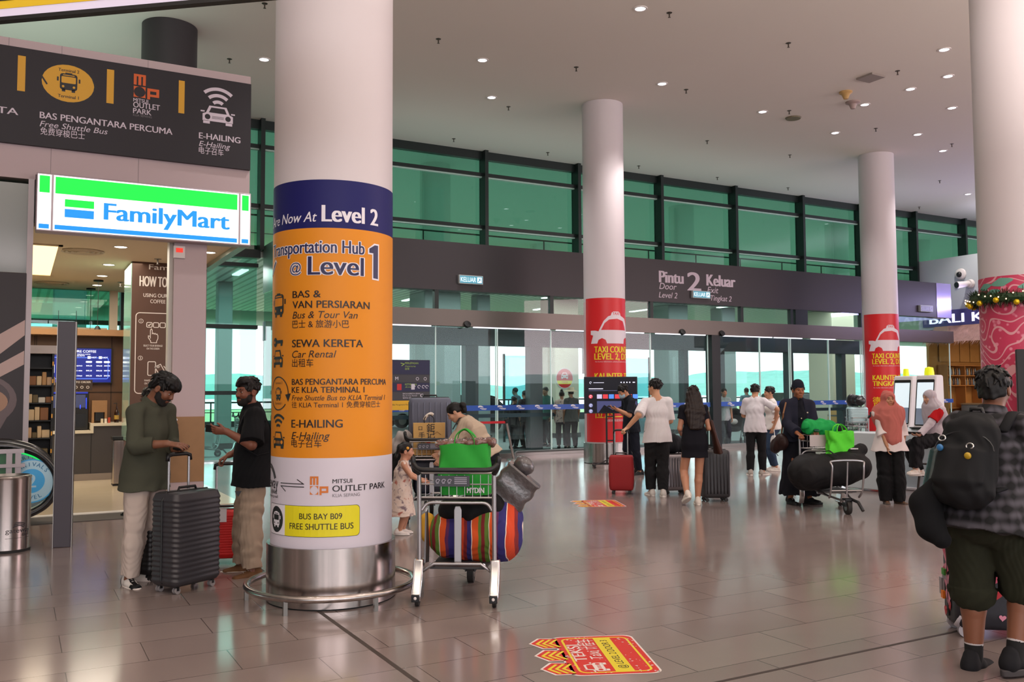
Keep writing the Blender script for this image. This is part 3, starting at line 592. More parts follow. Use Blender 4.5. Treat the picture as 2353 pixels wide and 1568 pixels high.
def spr(name, lab, x, y, z, sc, group, m1):
    o = thing(name, lab, 'sprinkler', (x, y, z), 0, group)
    MB().lathe([(0, -.004*sc), (.055*sc, -.004*sc), (.06*sc, 0)], 14).obj('rose', m1, o); MB().cyl((0, 0, -.09*sc), (0, 0, 0), .014*sc, n=8).lathe([(.0, -.10*sc), (.03*sc, -.095*sc), (.012*sc, -.085*sc)], 10).obj('head', m1, o); return o
spr('sprinkler', 'small pale sprinkler in the shop ceiling beside the instruction pillar', 1.75, 19.2, ZS-.05, 1.0, None, STEELD)
spr('sprinkler', 'small pale sprinkler in the shop ceiling above the instruction pillar', 1.98, 15.6, ZS-.05, 1.0, None, STEELD)
o = thing('alarm_bell', 'white alarm box with a red lamp under the shop sign', 'alarm', (1.93, YF+.02, 3.50))
MB().span((-.05, -.05, 0), (.1, .0, .17)).obj('box', WHITE, o); MB().span((-.02, -.06, .08), (.07, -.05, .14)).obj('lamp', mat('red_lamp', '#e03020', .4, emit=.8), o)
l = bpy.data.lights.new('shop_ceiling_light', 'AREA'); l.shape = 'RECTANGLE'; l.size = 3.0; l.size_y = 5.0; l.energy = 190; l.color = (1.0, .88, .72)
o = bpy.data.objects.new('shop_ceiling_light', l); COL.objects.link(o); o.location = (0.3, 16.8, ZS-.08); o.rotation_euler = (0, 0, 0)

# ---- gate post, bin, escalator end at the left edge
o = thing('gate_panel', 'tall narrow dark security gate panel standing on the tiles left of the shop entrance', 'gate', (.45, 10.52, 0), rad(-14))
GP = mat('gate_dark', '#39323a', .42)
MB().span((-.085, -.03, 0), (.085, .03, 2.36)).obj('panel', GP, o, bevel=.006); MB().span((-.092, -.02, 0), (-.085, .03, 2.36)).span((.085, -.02, 0), (.092, .03, 2.36)).obj('edge_trim', STEELD, o)
MB().cyl((-.085, .0, 2.36), (-.088, 0, 2.48), .003, n=5).cyl((.085, .0, 2.36), (.086, 0, 2.48), .003, n=5).obj('antenna', BLACK, o)
o = thing('litter_bin', 'round brushed steel litter bin with an airport logo at the left edge', 'bin', (-.05, 10.58, 0), rad(22))
MB().lathe([(.205, .02), (.205, .02), (.205, .73), (.21, .75), (.20, .765)], 40, cap=False).obj('body', STEEL, o, smooth=35); MB().lathe([(0, 0), (.212, 0), (.212, .025), (.2, .03)], 40).obj('base_ring', RUBBER, o, smooth=35)
MB().lathe([(.2, .765), (.19, .77), (.17, .70), (0, .68)], 40, cap=False).obj('funnel', STEELD, o, smooth=35)
t = MB(); t.text('gateway', -.10, .20, .045, 0, .001, w=.26, bold=.0); t.rect(-.1, .145, .16, .148, 0, .001)
for q in range(3): t.arc(.02, .20, .08+.02*q, 40+q*6, 130-q*12, .010, 0, .001, ry=.07+.015*q)
t.text('@klia2', .06, .165, .022, 0, .001); t.wrap(.2055); t.obj('logo_print', mat('print_dark', '#2f2b30', .5), o)
e = thing('escalator_end', 'escalator landing end with black handrail, green panel and glass side', 'escalator', (0, 11.9, 0))
HB = lambda y: [(-4.0, y, 1.02), (-1.0, y, 1.02), (-.25, y, 1.01), (.05, y, .97), (.28, y, .86), (.42, y, .66), (.42, y, .46), (.30, y, .28), (.05, y, .17), (-.3, y, .12)]
def smooth_path(p, n=6):
    p = [np.array(q, float) for q in p]; out = []
    for i in range(len(p)-1):
        a, b, c, d = p[max(i-1, 0)], p[i], p[i+1], p[min(i+2, len(p)-1)]
        for k in range(n):
            s_ = k/n; out.append(.5*((2*b)+(c-a)*s_+(2*a-5*b+4*c-d)*s_**2+(3*b-a-3*c+d)*s_**3))
    out.append(p[-1]); return out
for y in (0.0, .95):
    MB().tube(smooth_path(HB(y)), .045, 10).obj('handrail', mat('handrail_black', '#0c0c0e', .25, coat=.5), e, smooth=True)
    gp = [(q[0], q[2]) for q in smooth_path(HB(y))]
    MB(frame((0, y, 0), (1, 0, 0), (0, 0, 1))).prism(gp+[(-4.0, .12)], -.008, .008).obj('glass_side', glass('escalator_glass', (.72, .86, .82), .8), e)
MB().tube(smooth_path([(q[0]-.01, .0, q[2]-.05) for q in HB(0)][1:6]), .012, 6).obj('light_strip', mat('green_led', '#20e060', .4, emit=.9), e)
MB().span((-4, -.02, .0), (.05, 1.0, .12)).obj('skirt', STEELD, e); MB().span((-4, -.10, .12), (.05, -.03, .92)).obj('panel', mat('green_panel', '#1d5a30', .4), e)
m = MB()
for x in (.03, -.06): m.span((x-.03, -.13, .12), (x+.03, -.05, .97))
m.span((-4, -.14, .92), (.09, -.06, .97)).span((-4, -.15, .76), (.10, -.10, .80)); m.obj('steel_frame', mat('frame_grey', '#9a8f90', .35, .6), e)
def floor_sticker_round(y, dz, lab):
    o = thing('arrivals_sticker', lab, 'sticker', (0, 11.9+y, 0)); t = MB(frame((0.17, -.012, .585+dz), (1, 0, 0), (0, 0, 1)))
    t.disc(0, 0, .255, 0, 0, n=44); t.disc(0, 0, .24, 1, .0005, n=44); t.disc(0, 0, .14, 0, .001, n=40); t.text('2', 0, -.075, .15, 1, .0015, align='C', bold=.03)
    for w_, r_, top in (('ARRIVALS', .172, 1), ('LEVEL', .215, 0)):
        n_ = len(w_)
        for i, ch in enumerate(w_):
            a = (.26*(n_-1)/2-.26*i) if top else (-.24*(n_-1)/2+.24*i)
            px, pz = (r_*math.sin(-a), r_*math.cos(a)) if top else (r_*math.sin(a), -r_*math.cos(a))
            t.text(ch, px, pz, .045, 2, .0015, align='C', bold=.02, rot=a)
    t.obj('print', [mat('sticker_blue', '#3f9fd6', .4, emit=.05), mat('sticker_pale', '#a9cfe0', .4), mat('sticker_deep', '#2b6f9e', .4)], o)
floor_sticker_round(-.004, 0, 'round blue arrivals level 2 sticker on the near escalator glass'); floor_sticker_round(.946, .03, 'round blue arrivals sticker on the far escalator glass, behind the near one')
# ================================================================ COLUMNS, SIGNS, CEILING FITTINGS
COLW = mat('column_white', '#cec5c8', .5, noise=.012, nscale=2); WRO = mat('wrap_orange', '#dc8a1e', .5, spec=.3); WRB = mat('wrap_navy', '#1a1a5c', .5, spec=.25); WRW = mat('wrap_white', '#d2cbd6', .5, spec=.3)
NAVY = mat('print_navy', '#1c1a4a', .45); PWH = mat('print_white', '#e4dfe6', .45); PDK = mat('print_dark2', '#1b1517', .45); PYL = mat('print_lime', '#e0d51a', .45); PGR = mat('print_grey2', '#7d787e', .5); POR = mat('print_orange2', '#d0742c', .5)
def column(lab, x, y, r=.468, base=True, dark=False, bz=.446, zb=0):
    o = thing('column', lab, 'column', (x, y, 0), math.atan2(-x, y)); o['kind'] = 'thing'
    MB().lathe([(r, zb), (r, ZC-.003)], 64).obj('shaft', COLW if not dark else mat('column_dark', '#2a2428', .5), o, smooth=40)
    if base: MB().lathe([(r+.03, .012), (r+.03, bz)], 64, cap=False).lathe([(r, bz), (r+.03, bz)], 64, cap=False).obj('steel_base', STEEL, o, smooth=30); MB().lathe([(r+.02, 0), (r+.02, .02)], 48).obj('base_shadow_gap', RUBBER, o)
    return o
R0 = .468
c1 = column('big round white column wrapped in an orange and navy transport directory with a steel base', 2.2, 6.92)
m = MB()
for z0, z1, k in ((.446, 1.113, 2), (1.113, 2.837, 0), (2.837, 3.205, 1)): m.lathe([(R0+.003, z0), (R0+.003, z1)], 72, cap=False, mi=k)
m.obj('wrap', [WRO, WRB, WRW], c1, smooth=30)
t = MB(); N, Wm, D, Ym, G, O, OB = range(7)
t.text_between('All Transport Pick Up', -1.75, -.72, 2.9, .075, Wm, 0, shear=.25); t.text_between('Are Now At', -.645, -.127, 2.885, .075, Wm, 0, shear=.25, bold=.012); t.text_between('Level 2', -.085, .37, 2.885, .125, Wm, 0, bold=.055)
def outlined(s_, a, b, y, h, bold):
    t.text_between(s_, a, b, y, h, Wm, .0004, bold=bold+.075); t.text_between(s_, a, b, y-.004, h, Wm, .0005, bold=bold+.05); t.text_between(s_, a, b, y+.005, h, Wm, .0006, bold=bold+.05); t.text_between(s_, a, b, y, h, N, .0014, bold=bold)
outlined('Transportation Hub', -.625, .24, 2.648, .095, .03); outlined('Level', -.19, .232, 2.483, .138, .035); 
for g_, mi_, z_ in ((.012, Wm, .0005), (0, N, .0014)): t.poly([(.325-g_, 2.475-g_), (.375+g_, 2.472-g_), (.375+g_, 2.732+g_), (.34-g_*.5, 2.732+g_), (.285-g_, 2.70), (.285-g_, 2.668-g_), (.325-g_, 2.668-g_)], mi_, z_)
outlined('@', -.352, -.25, 2.505, .07, .01)
t.poly([(-.70, 2.5), (-.62, 2.52), (-.53, 2.605), (-.56, 2.63), (-.66, 2.55)], Wm, .0005); t.poly([(-.69, 2.51), (-.62, 2.53), (-.545, 2.602), (-.56, 2.615), (-.66, 2.55)], N, .001)
X = -.325
for s_, a, b, y, h, bo, sh in (('BAS &', X, -.093, 2.312, .052, .03, 0), ('VAN PERSIARAN', X, .29, 2.233, .054, .03, 0), ('Bus & Tour Van', X, .187, 2.156, .052, 0, .25), ('SEWA KERETA', X, .232, 1.94, .056, .03, 0), ('Car Rental', X, .026, 1.861, .052, 0, .25),
      ('BAS PENGANTARA PERCUMA', X, .488, 1.658, .044, .03, 0), ('KE KLIA TERMINAL 1', X, .246, 1.598, .044, .03, 0), ('Free Shuttle Bus to KLIA Terminal 1', X, .474, 1.541, .038, 0, .25), ('E-HAILING', X, .074, 1.339, .058, .03, 0), ('E-Hailing', X, -.018, 1.252, .054, 0, .25)):
    t.text_between(s_, a, b, y, h, D, .001, bold=bo, shear=sh)
t.text_between('巴士 & 旅游小巴', X, .119, 2.088, .045, D, .001, bold=.004); t.text_between('出租车', X, -.145, 1.796, .047, D, .001, bold=.004); t.text_between('往 KLIA Terminal 1 免费穿梭巴士', X, .407, 1.489, .036, D, .001); t.text_between('电子召车', X, -.079, 1.197, .045, D, .001, bold=.004)
bus_icon(t, -.50, 2.195, .15, .155, D, OB, .001)
t.disc(-.55, 1.985, .036, D, .001); t.rect(-.53, 1.975, -.43, 2.0, D, .001); t.rect(-.46, 1.955, -.435, 1.98, D, .001); t.disc(-.558, 1.985, .011, OB, .002); taxi_front(t, -.505, 1.80, .165, .125, D, OB, .001)
t.arc(-.487, 1.594, .125, 62, -12, .009, D, .001); t.arc(-.487, 1.594, .125, 62, 165, .009, D, .001); t.arc(-.487, 1.594, .125, 200, 320, .009, D, .001); t.poly([(-.395, 1.585), (-.335, 1.595), (-.362, 1.53)], D, .001)
bus_icon(t, -.487, 1.55, .07, .085, D, OB, .0015); t.text('Terminal 2', -.487, 1.665, .018, D, .001, align='C'); t.text('Terminal 1', -.487, 1.51, .018, D, .001, align='C')
wifi(t, -.485, 1.315, .115, D, .001); taxi_front(t, -.485, 1.185, .17, .12, D, OB, .001)
t.text_between('gateway', -.80, -.475, .875, .085, D, .001); t.text_between('@klia2', -.62, -.49, .835, .03, D, .001, bold=.02); t.text_between('airport shopping mall', -.8, -.48, .805, .02, D, .001)
for q in range(2): t.arc(-.66, .90, .13+.02*q, 20, 110, .014, D, .001)
t.line([(-.44, .922), (-.21, .922)], .006, D, .001); t.line([(-.215, .922), (-.27, .955)], .006, D, .001); t.line([(-.44, .900), (-.21, .900)], .006, D, .001); t.line([(-.435, .900), (-.38, .862)], .006, D, .001)
outlet_logo(t, -.164, .845, .064, O, .001)
t.text_between('MITSUI', .003, .149, .927, .03, D, .001, bold=.02); t.text_between('OUTLET PARK', .003, .472, .866, .044, D, .001, bold=.025); t.text_between('KLIA SEPANG', .003, .212, .825, .024, G, .001)
t.rrect(-.62, .532, .212, .762, .03, D, .0006); t.rrect(-.617, .535, .209, .759, .03, Wm, .001); t.rrect(-.379, .535, .209, .759, .03, Ym, .0015); t.rect(-.385, .5352, -.33, .7588, Ym, .0016)
t.disc(-.495, .647, .088, D, .0015, ry=.098); bus_icon(t, -.495, .60, .09, .10, Wm, D, .002); t.text_between('BUS BAY B09', -.247, .074, .664, .042, D, .002, bold=.014); t.text_between('FREE SHUTTLE BUS', -.334, .16, .588, .044, D, .002, bold=.014)
t.wrap(R0+.0045); t.obj('lettering', [NAVY, PWH, PDK, PYL, PGR, POR, WRO], c1)
gr = thing('guard_rail', 'round steel guard rail on short posts around the base of the orange column', 'rail', (2.2, 6.92, 0))
MB().tube([(.645*math.cos(2*PI*k/64), .645*math.sin(2*PI*k/64), .118) for k in range(64)], .026, 12, closed=True).obj('hoop', STEEL, gr, smooth=True)
for k in range(6):
    a = rad(-78+60*k); MB().box((.645*math.cos(a), .645*math.sin(a), .05), (.03, .03, .1)).obj('post', STEELD, gr)

RED = mat('wrap_red', '#cc1a20', .4); TYE = mat('taxi_yellow', '#e6d21e', .45); TWH = mat('taxi_white', '#dcd2d8', .45)
def taxi_column(lab, x, y):
    o = column(lab, x, y); r = .472
    a0, a1 = rad(-62), rad(150); n = 48
    v = [(r*math.sin(a0+(a1-a0)*i/n), -r*math.cos(a0+(a1-a0)*i/n), z) for z in (.474, 3.665) for i in range(n+1)]
    MB().add(v, [(i, i+1, n+2+i, n+1+i) for i in range(n)]).add([(r*math.sin(a1+(2*PI+a0-a1)*i/20), -r*math.cos(a1+(2*PI+a0-a1)*i/20), z) for z in (.474, 3.6) for i in range(21)], [(i, i+1, 22+i, 21+i) for i in range(20)], 1).obj('wrap', [RED, mat('wrap_pale_pink', '#d6b4b8', .45)], o, smooth=30)
    t = MB(); h = 2.65
    car = [(-.33, h), (-.27, h+.18), (-.335, h+.2), (-.335, h+.29), (-.22, h+.29), (-.14, h+.27), (-.02, h+.5), (.08, h+.6), (.14, h+.62), (.16, h+.68), (.20, h+.71), (.34, h+.71), (.38, h+.68), (.40, h+.62), (.56, h+.56), (.72, h+.3), (.85, h+.28), (.9, h+.1), (.9, h), (.75, h), (.72, h+.1), (.62, h+.15), (.52, h+.1), (.5, h), (.05, h), (.02, h+.08), (-.06, h+.12), (-.14, h+.08), (-.17, h)]
    t.poly(car, 1, 0); t.poly([(-.08, h+.3), (.0, h+.45), (.1, h+.53), (.3, h+.55), (.48, h+.5), (.6, h+.3)], 0, .001); t.text('TAXI', .27, h+.635, .06, 0, .001, w=.17, align='C', bold=.03)
    t.text('TEKSI', .62, 3.50, .07, 1, 0, w=.3, bold=.03, shear=.2)
    for s_, y_, hh in (('TAXI COUNTER', 2.45, .135), ('LEVEL 2, DOOR 3', 2.295, .135), ('KAUNTER TEKSI', 1.86, .135), ('TINGKAT 2, PINTU 3', 1.70, .13)): t.text(s_, -.24, y_, hh, 2, 0, w=.118*hh/.135*len(s_)*.72, bold=.045)
    for y_ in (2.235, 1.64): t.text('For further information, please proceed to the counter', -.22, y_, .025, 1, 0, w=.9)
    t.text('德士柜台', -.26, 1.22, .15, 2, 0, bold=.006); t.text('位於二楼三号门', -.26, 1.02, .16, 2, 0, bold=.006); t.text('欲知详情请到柜台', .0, .93, .04, 1, 0)
    t.wrap(.474); t.obj('lettering', [RED, TWH, TYE], o); return o
taxi_column('white round column with a red taxi counter wrap standing behind the black screen', 11.6, 16.6)
taxi_column('far white round column with a red taxi counter wrap behind the white kiosks', 20.9, 16.63)
column('dark column top rising above the shop bulkhead', 2.25, 16.65, dark=True, base=False, zb=3.9)
c4 = column('white round column with a pink batik wrap and garland at the far edge', 11.4, 6.92, base=False)
def batik_material():
    m, nt, p = nodes_of('pink_batik', .45); tc = nt.nodes.new('ShaderNodeTexCoord'); L = nt.links
    w = nt.nodes.new('ShaderNodeTexVoronoi'); w.inputs['Scale'].default_value = 11; w.feature = 'SMOOTH_F1'; n = nt.nodes.new('ShaderNodeTexNoise'); n.inputs['Scale'].default_value = 3
    wv = nt.nodes.new('ShaderNodeTexWave'); wv.wave_type = 'RINGS'; wv.inputs['Scale'].default_value = 1.6; wv.inputs['Distortion'].default_value = 22; wv.inputs['Detail'].default_value = 0; wv.inputs['Detail Scale'].default_value = 1.6; wv.rings_direction = 'SPHERICAL'
    cr = nt.nodes.new('ShaderNodeValToRGB'); cr.color_ramp.elements[0].color = (*lin('#e58aa0'), 1); cr.color_ramp.elements[0].position = .16; cr.color_ramp.elements[1].color = (*lin('#c93a5e'), 1); cr.color_ramp.elements[1].position = .26
    c2 = nt.nodes.new('ShaderNodeValToRGB'); c2.color_ramp.elements[0].color = (1, 1, 1, 1); c2.color_ramp.elements[0].position = .06; c2.color_ramp.elements[1].color = (0, 0, 0, 1); c2.color_ramp.elements[1].position = .10
    mx = nt.nodes.new('ShaderNodeMixRGB'); mx.inputs[2].default_value = (*lin('#e0a0a8'), 1)
    L.new(tc.outputs['Object'], w.inputs['Vector']); L.new(tc.outputs['Object'], wv.inputs['Vector']); L.new(w.outputs[0], cr.inputs[0]); L.new(wv.outputs[0], c2.inputs[0])
    L.new(c2.outputs[0], mx.inputs[0]); L.new(cr.outputs[0], mx.inputs[1]); L.new(mx.outputs[0], p.inputs['Base Color']); return m
MB().lathe([(.472, .3), (.472, 3.04)], 64, cap=False).obj('wrap', batik_material(), c4, smooth=30)
t = MB()
for u, z, s_ in ((-.45, 2.92, 1), (-.2, 2.96, 1.2), (-.32, 2.84, .9), (.1, 2.9, 1)): t.poly([(u+s_*.10*math.cos(a)*(1+.4*math.sin(2*a)), z+s_*.045*math.sin(a)) for a in np.linspace(0, 2*PI, 20, endpoint=False)], 0, 0)
t.wrap(.4745); t.obj('leaf_print', mat('print_mint', '#6ba391', .45), c4)
ga = thing('garland', 'green fir garland with gold baubles and small lights around the pink column', 'garland', (11.4, 6.92, 2.76))
R = np.random.RandomState(3); m = MB(); tilt = lambda a: .02*math.sin(a)
for k in range(2200):
    a = R.rand()*2*PI; b = R.rand()*2*PI; c = np.array([.53*math.cos(a), .53*math.sin(a), tilt(a)]); rad_ = np.array([math.cos(a), math.sin(a), 0]); tg = np.array([-math.sin(a), math.cos(a), 0])
    d = rad_*math.cos(b)+np.array([0, 0, 1])*math.sin(b)+tg*R.uniform(-.9, .9); d /= np.linalg.norm(d); w = np.cross(d, [0, 0, 1]); w /= np.linalg.norm(w)+1e-6
    p0 = c+d*.02; p1 = c+d*R.uniform(.09, .15); m.add([p0-w*.006, p0+w*.006, p1+w*.003, p1-w*.003], [(0, 1, 2, 3)])
m.tube([(.53*math.cos(2*PI*k/40), .53*math.sin(2*PI*k/40), tilt(2*PI*k/40)) for k in range(40)], .06, 8, closed=True); m.obj('foliage', mat('fir_green', '#1d3a1c', .7), ga)
for k in range(16):
    a = 2*PI*k/16+.1; MB().ball((.60*math.cos(a), .60*math.sin(a), -.075+.02*(k % 3)), .038, 14).obj('bauble', mat('gold_bauble', '#d9b81c', .22, .6), ga, smooth=True)
for k in range(44):
    a = 2*PI*k/44+.05*R.rand(); MB().ball((.63*math.cos(a), .63*math.sin(a), R.uniform(-.05, .07)), .009, 6).obj('light_bulb', mat('fairy_light', '#ffcf9a', .5, emit=4), ga)

# ---- lettering and lamps on the charcoal fascia
es = MB(frame((0, YG-.064, 0), (1, 0, 0), (0, 0, 1)))
for s_, a, b, y, h, bo, sh in (('Pintu', 14.96, 15.77, 4.50, .31, .075, 0), ('Door', 14.95, 15.54, 4.32, .165, .006, .22), ('Level 2', 14.93, 15.56, 4.09, .15, .006, .22), ('2', 15.93, 16.38, 4.33, .50, .05, 0), ('Keluar', 16.61, 17.64, 4.50, .31, .075, 0), ('Exit', 16.62, 17.02, 4.30, .165, .006, .22), ('Tingkat 2', 16.73, 17.5, 4.09, .145, .006, .22)):
    es.text_between(s_, a, b, y, h, 0, 0, bold=bo, shear=sh)
es.obj('lettering', LIL, fa)
def exit_lamp(lab, x, z, on=True):
    o = thing('exit_lamp', lab, 'exit sign', (x, YG-.06, z)); MB().span((0, -.09, 0), (.63, 0, .21)).obj('case', mat('lamp_case', '#b9c2c4', .4), o, bevel=.01)
    t = MB(frame((0, -.092, 0), (1, 0, 0), (0, 0, 1))); t.rect(.02, .02, .61, .19, 0); t.text_between('KELUAR', .04, .44, .05, .11, 1, .001, bold=.015); t.rect(.47, .04, .59, .17, 1, .001); t.line([(.49, .06), (.53, .10), (.55, .15)], .02, 0, .002); t.line([(.51, .14), (.57, .09)], .016, 0, .002)
    t.obj('face', [mat('exit_teal', '#3f8fa6', .4, emit=.55), mat('exit_white', '#dff4fb', .4, emit=.8)] if on else [mat('exit_off', '#8f95b0', .5), mat('exit_off2', '#b9bedb', .5)], o)
exit_lamp('lit exit sign on the charcoal fascia right of the orange column', 8.99, 4.13); exit_lamp('lit exit sign under the big number 2 on the charcoal fascia', 16.03, 4.12); exit_lamp('unlit exit sign on the lilac end of the fascia', 25.52, 4.12, False)
for i, x in enumerate((9.2, 15.65, 17.05)):
    p = (x, YG-.12, 3.16); o = thing('door_sensor', ['black door sensor on the steel header left of the first taxi column', 'black door sensor on the steel header right of the first taxi column', 'black door sensor on the steel header beside the dark door post'][i], 'sensor', p)
    MB().lathe([(0, -.05), (.06, -.03), (.085, .03), (.085, .06), (0, .07)], 16, M=rotx(rad(60))).obj('dome', BLACK, o, smooth=40)
# ---- hanging light box near the camera
P0 = np.array([-.12, 5.21, 3.68+.13]); P0 = CAM+ray(0, 50)*4.6; dz = P0[2]-CH; r1 = ray(590, -2); P1 = CAM+r1*(dz/r1[2]); dx = P1-P0; dx[2] = 0; Lh = np.linalg.norm(dx); dx /= Lh
o = thing('hanging_sign', 'yellow hanging airport sign with a black lower edge at the top of the view', 'sign', tuple(P0), math.atan2(dx[1], dx[0]))
MB().span((-1.6, -.012, 0), (Lh+.6, .012, .020)).span((-1.6, .012, 0), (Lh+.6, .03, .7)).obj('housing', BLACK, o); MB().span((-1.6, -.004, .020), (Lh+.55, .012, .7)).obj('white_face', mat('lightbox_white', '#d9d0e4', .5, emit=.25), o)
MB().span((-1.6, -.007, .065), (Lh*.44+.6, 0, .7)).obj('yellow_face', mat('lightbox_yellow', '#d8b21c', .5, emit=.18), o)
t = MB(frame((0, -.009, 0), (1, 0, 0), (0, 0, 1))); t.text_between('KLIA Ter', -.075, .33, .105, .12, 0, 0, bold=.04); t.text_between('minal 1', .34, .72, .105, .12, 0, 0, bold=.04); t.obj('lettering', PDK, o)
MB().cyl((.1, .1, .7), (.1, .1, ZC-P0[2]), .015, n=8).cyl((Lh-.1, .1, .7), (Lh-.1, .1, ZC-P0[2]), .015, n=8).obj('hanger', BLACK, o)
# ---- floor stickers
def taxi_sticker(lab, x, y, rz):
    o = thing('floor_sticker', lab, 'sticker', (x, y, .0012), rz, 'taxi stickers on the floor'); t = MB(); Rr = random.Random(7)
    out = rrpoly(0, 0, .80, .52, .06)
    for mi, g, z in ((1, .0, .0002), (0, .012, .0005)):
        t.rrect(g, g, .80-g, .53-g, .06, mi, z)
        for k in range(3):
            a = .03+k*.26; t.poly([(a+g, .50), (a+.22-g, .50), (a+.235-g, .62-g), (a+.12, .69-g*1.3), (a+g, .62-g)], mi, z)
    t.rrect(.05, .05, .75, .47, .05, 2, .0008, w=.014); t.rect(.05, .155, .75, .265, 2, .001)
    for k in range(3):
        a = .14+k*.26
        for q in range(3): t.line([(a-.085, .50+.042*q), (a, .555+.042*q), (a+.085, .50+.042*q)], .018, 2, .001)
    t.text('@ LEVEL 2 DOOR 3', .40, .185, .045, 3, .0013, w=.58, align='C', bold=.012); t.text('TEKSI', .27, .385, .075, 1, .0013, w=.34, bold=.04); t.text('Taxi', .30, .285, .075, 1, .0013, w=.17, bold=.01, shear=.15); t.text('计程车', .50, .285, .085, 1, .0013, w=.22, bold=.006)
    taxi_front(t, .15, .30, .17, .13, 1, 0, .0013)
    for k in range(130):
        u, v_ = Rr.uniform(.02, .78), Rr.uniform(.02, .52); s_ = Rr.uniform(.002, .009)
        if .155-.01 < v_ < .275: continue
        t.poly([(u+s_*Rr.uniform(.5, 1.4)*math.cos(a), v_+s_*Rr.uniform(.5, 1.4)*math.sin(a)) for a in np.linspace(0, 2*PI, 7, endpoint=False)], 1, .0015)
    t.obj('print', [mat('sticker_red', '#c8281e', .4), mat('sticker_white', '#d8cdc8', .45), mat('sticker_yellow', '#d8c62a', .45), PDK], o); return o
taxi_sticker('worn red and yellow taxi direction sticker on the floor nearest the camera', 3.25, 4.10, math.atan2(.92, .385)); taxi_sticker('red taxi direction sticker on the floor by the red suitcase, shining in the light', 7.42, 10.12, math.atan2(.92, .385))
# ---- ceiling fittings
LAMP = mat('downlight_glow', '#f6f2ff', .5, emit=7)
def downlight(x, y, spot=True):
    o = thing('ceiling_downlight', 'round recessed downlight in the white hall ceiling', 'light', (x, y, ZC), 0, 'hall ceiling downlights')
    MB().lathe([(0, -.006), (.085, -.006), (.09, 0)], 22).obj('lens', LAMP, o); MB().lathe([(.09, -.012), (.12, -.010), (.125, 0)], 22, cap=False).obj('trim_ring', WHITE, o)
    if spot:
        l = bpy.data.lights.new('downlight', 'SPOT'); l.energy = 420 if y > 9 else 90; l.color = (1.0, .93, .90); l.spot_size = rad(105); l.spot_blend = .7; l.shadow_soft_size = .12
        q = bpy.data.objects.new('downlight_beam', l); COL.objects.link(q); q.location = (x, y, ZC-.05)
for x, y in [(9.2, 12.0), (7.9, 15.4), (4.1, 17.4), (9.1, 17.3), (11.9, 14.8), (15.2, 15.2), (15.5, 10.7), (16.9, 11.6), (16.9, 12.5), (16.9, 13.7), (18.9, 12.9), (18.1, 15.6), (20.1, 14.7), (22.1, 15.4), (27.8, 18.5)]: downlight(x, y, (x, y) not in ((16.9, 12.5), (18.9, 12.9), (20.1, 14.7)))
for x, y in [(4.5, 11.5), (5.5, 7.0), (9.5, 6.5), (1.0, 8.0), (0.5, 3.5), (5.5, 2.0), (10.5, 2.0)]: downlight(x, y)
i = 0
for y in (11.9, 14.85, 17.7, 20.65):
    for x in (.6, 3.5, 6.7, 9.75, 12.6, 15.7, 18.7, 21.7, 25.2, 28.2):
        if (x < 3 and y > 13) or (y > 20 and x < 5): continue
        spr('hall_sprinkler', 'small dark sprinkler head hanging from the white hall ceiling', x, y, ZC, .85, 'hall sprinklers', mat('sprinkler_dark', '#4a4038', .45, .4))
o = thing('ceiling_hatch', 'flat grey square fitting on the hall ceiling', 'hatch', (15.5, 12.4, ZC)); MB().span((-.2, -.2, -.04), (.2, .2, 0)).obj('plate', mat('hatch_grey', '#8d827c', .5), o)
o = thing('smoke_detector', 'yellowish smoke detector on the hall ceiling beside the square fitting', 'detector', (15.8, 13.3, ZC)); MB().lathe([(0, -.17), (.05, -.16), (.09, -.06), (.14, -.03), (.14, 0)], 18).obj('body', mat('detector_yellow', '#b9945c', .5), o, smooth=40)
o = thing('smoke_detector', 'pinkish grey smoke detector on the hall ceiling beside a downlight', 'detector', (16.5, 13.7, ZC)); MB().lathe([(0, -.17), (.05, -.16), (.09, -.06), (.16, -.03), (.16, 0)], 18).obj('body', mat('detector_pink', '#a08a86', .5), o, smooth=40)
o = thing('ceiling_speaker', 'flat round olive speaker on the hall ceiling', 'speaker', (16.2, 15.2, ZC)); MB().lathe([(0, -.03), (.17, -.03), (.19, 0)], 22).obj('grille', mat('speaker_olive', '#6e6650', .6), o)
for nm, (x, y, z), tgt in (('column_spot', (12.9, 15.2, ZC-.1), (12.0, 16.2, 5.4)), ('column_spot', (12.6, 5.6, ZC-.1), (11.8, 6.5, 5.0))):
    l = bpy.data.lights.new(nm, 'SPOT'); l.energy = 260; l.color = (1, .90, .86); l.spot_size = rad(46); l.spot_blend = .5; l.shadow_soft_size = .05
    q = bpy.data.objects.new(nm, l); COL.objects.link(q); q.location = (x, y, z); q.rotation_euler = (Vector(tgt)-Vector((x, y, z))).to_track_quat('-Z', 'Y').to_euler()

# ---- shop on the right: wall, lit letters, thatch, shelves
XW = 29.0
w = thing('wall_right', None, None); w['kind'] = 'structure'
MB().span((XW, 4, 3.75), (XW+.3, YC-.1, 6.3)).span((XW+.3, 4, 6.2), (XW+6, YC-.1, 6.3)).obj('wall_panel', mat('right_wall', '#c3c9cc', .6), w)
MB().span((XW-.05, 6, 3.85), (XW, 21.2, 4.42)).obj('sign_fascia', mat('violet_fascia', '#4a4580', .5), w)
MB().span((XW+3.6, 4, 0), (XW+3.7, 21.1, 3.7)).span((XW+.1, 21.1, 0), (XW+6, 21.2, 3.7)).obj('shop_back_wall', mat('honey_wood', '#b07d42', .5, noise=.12, nscale=4), w); MB().span((XW, 4, 3.7), (XW+3.7, YC-.1, 3.75)).obj('shop_soffit', mat('dark_soffit', '#4a3a2a', .7), w)
sl = thing('shop_letters', 'large white lit letters over the thatched shop front at the far end', 'sign', (XW-.07, 20.9, 3.96), rad(-90))
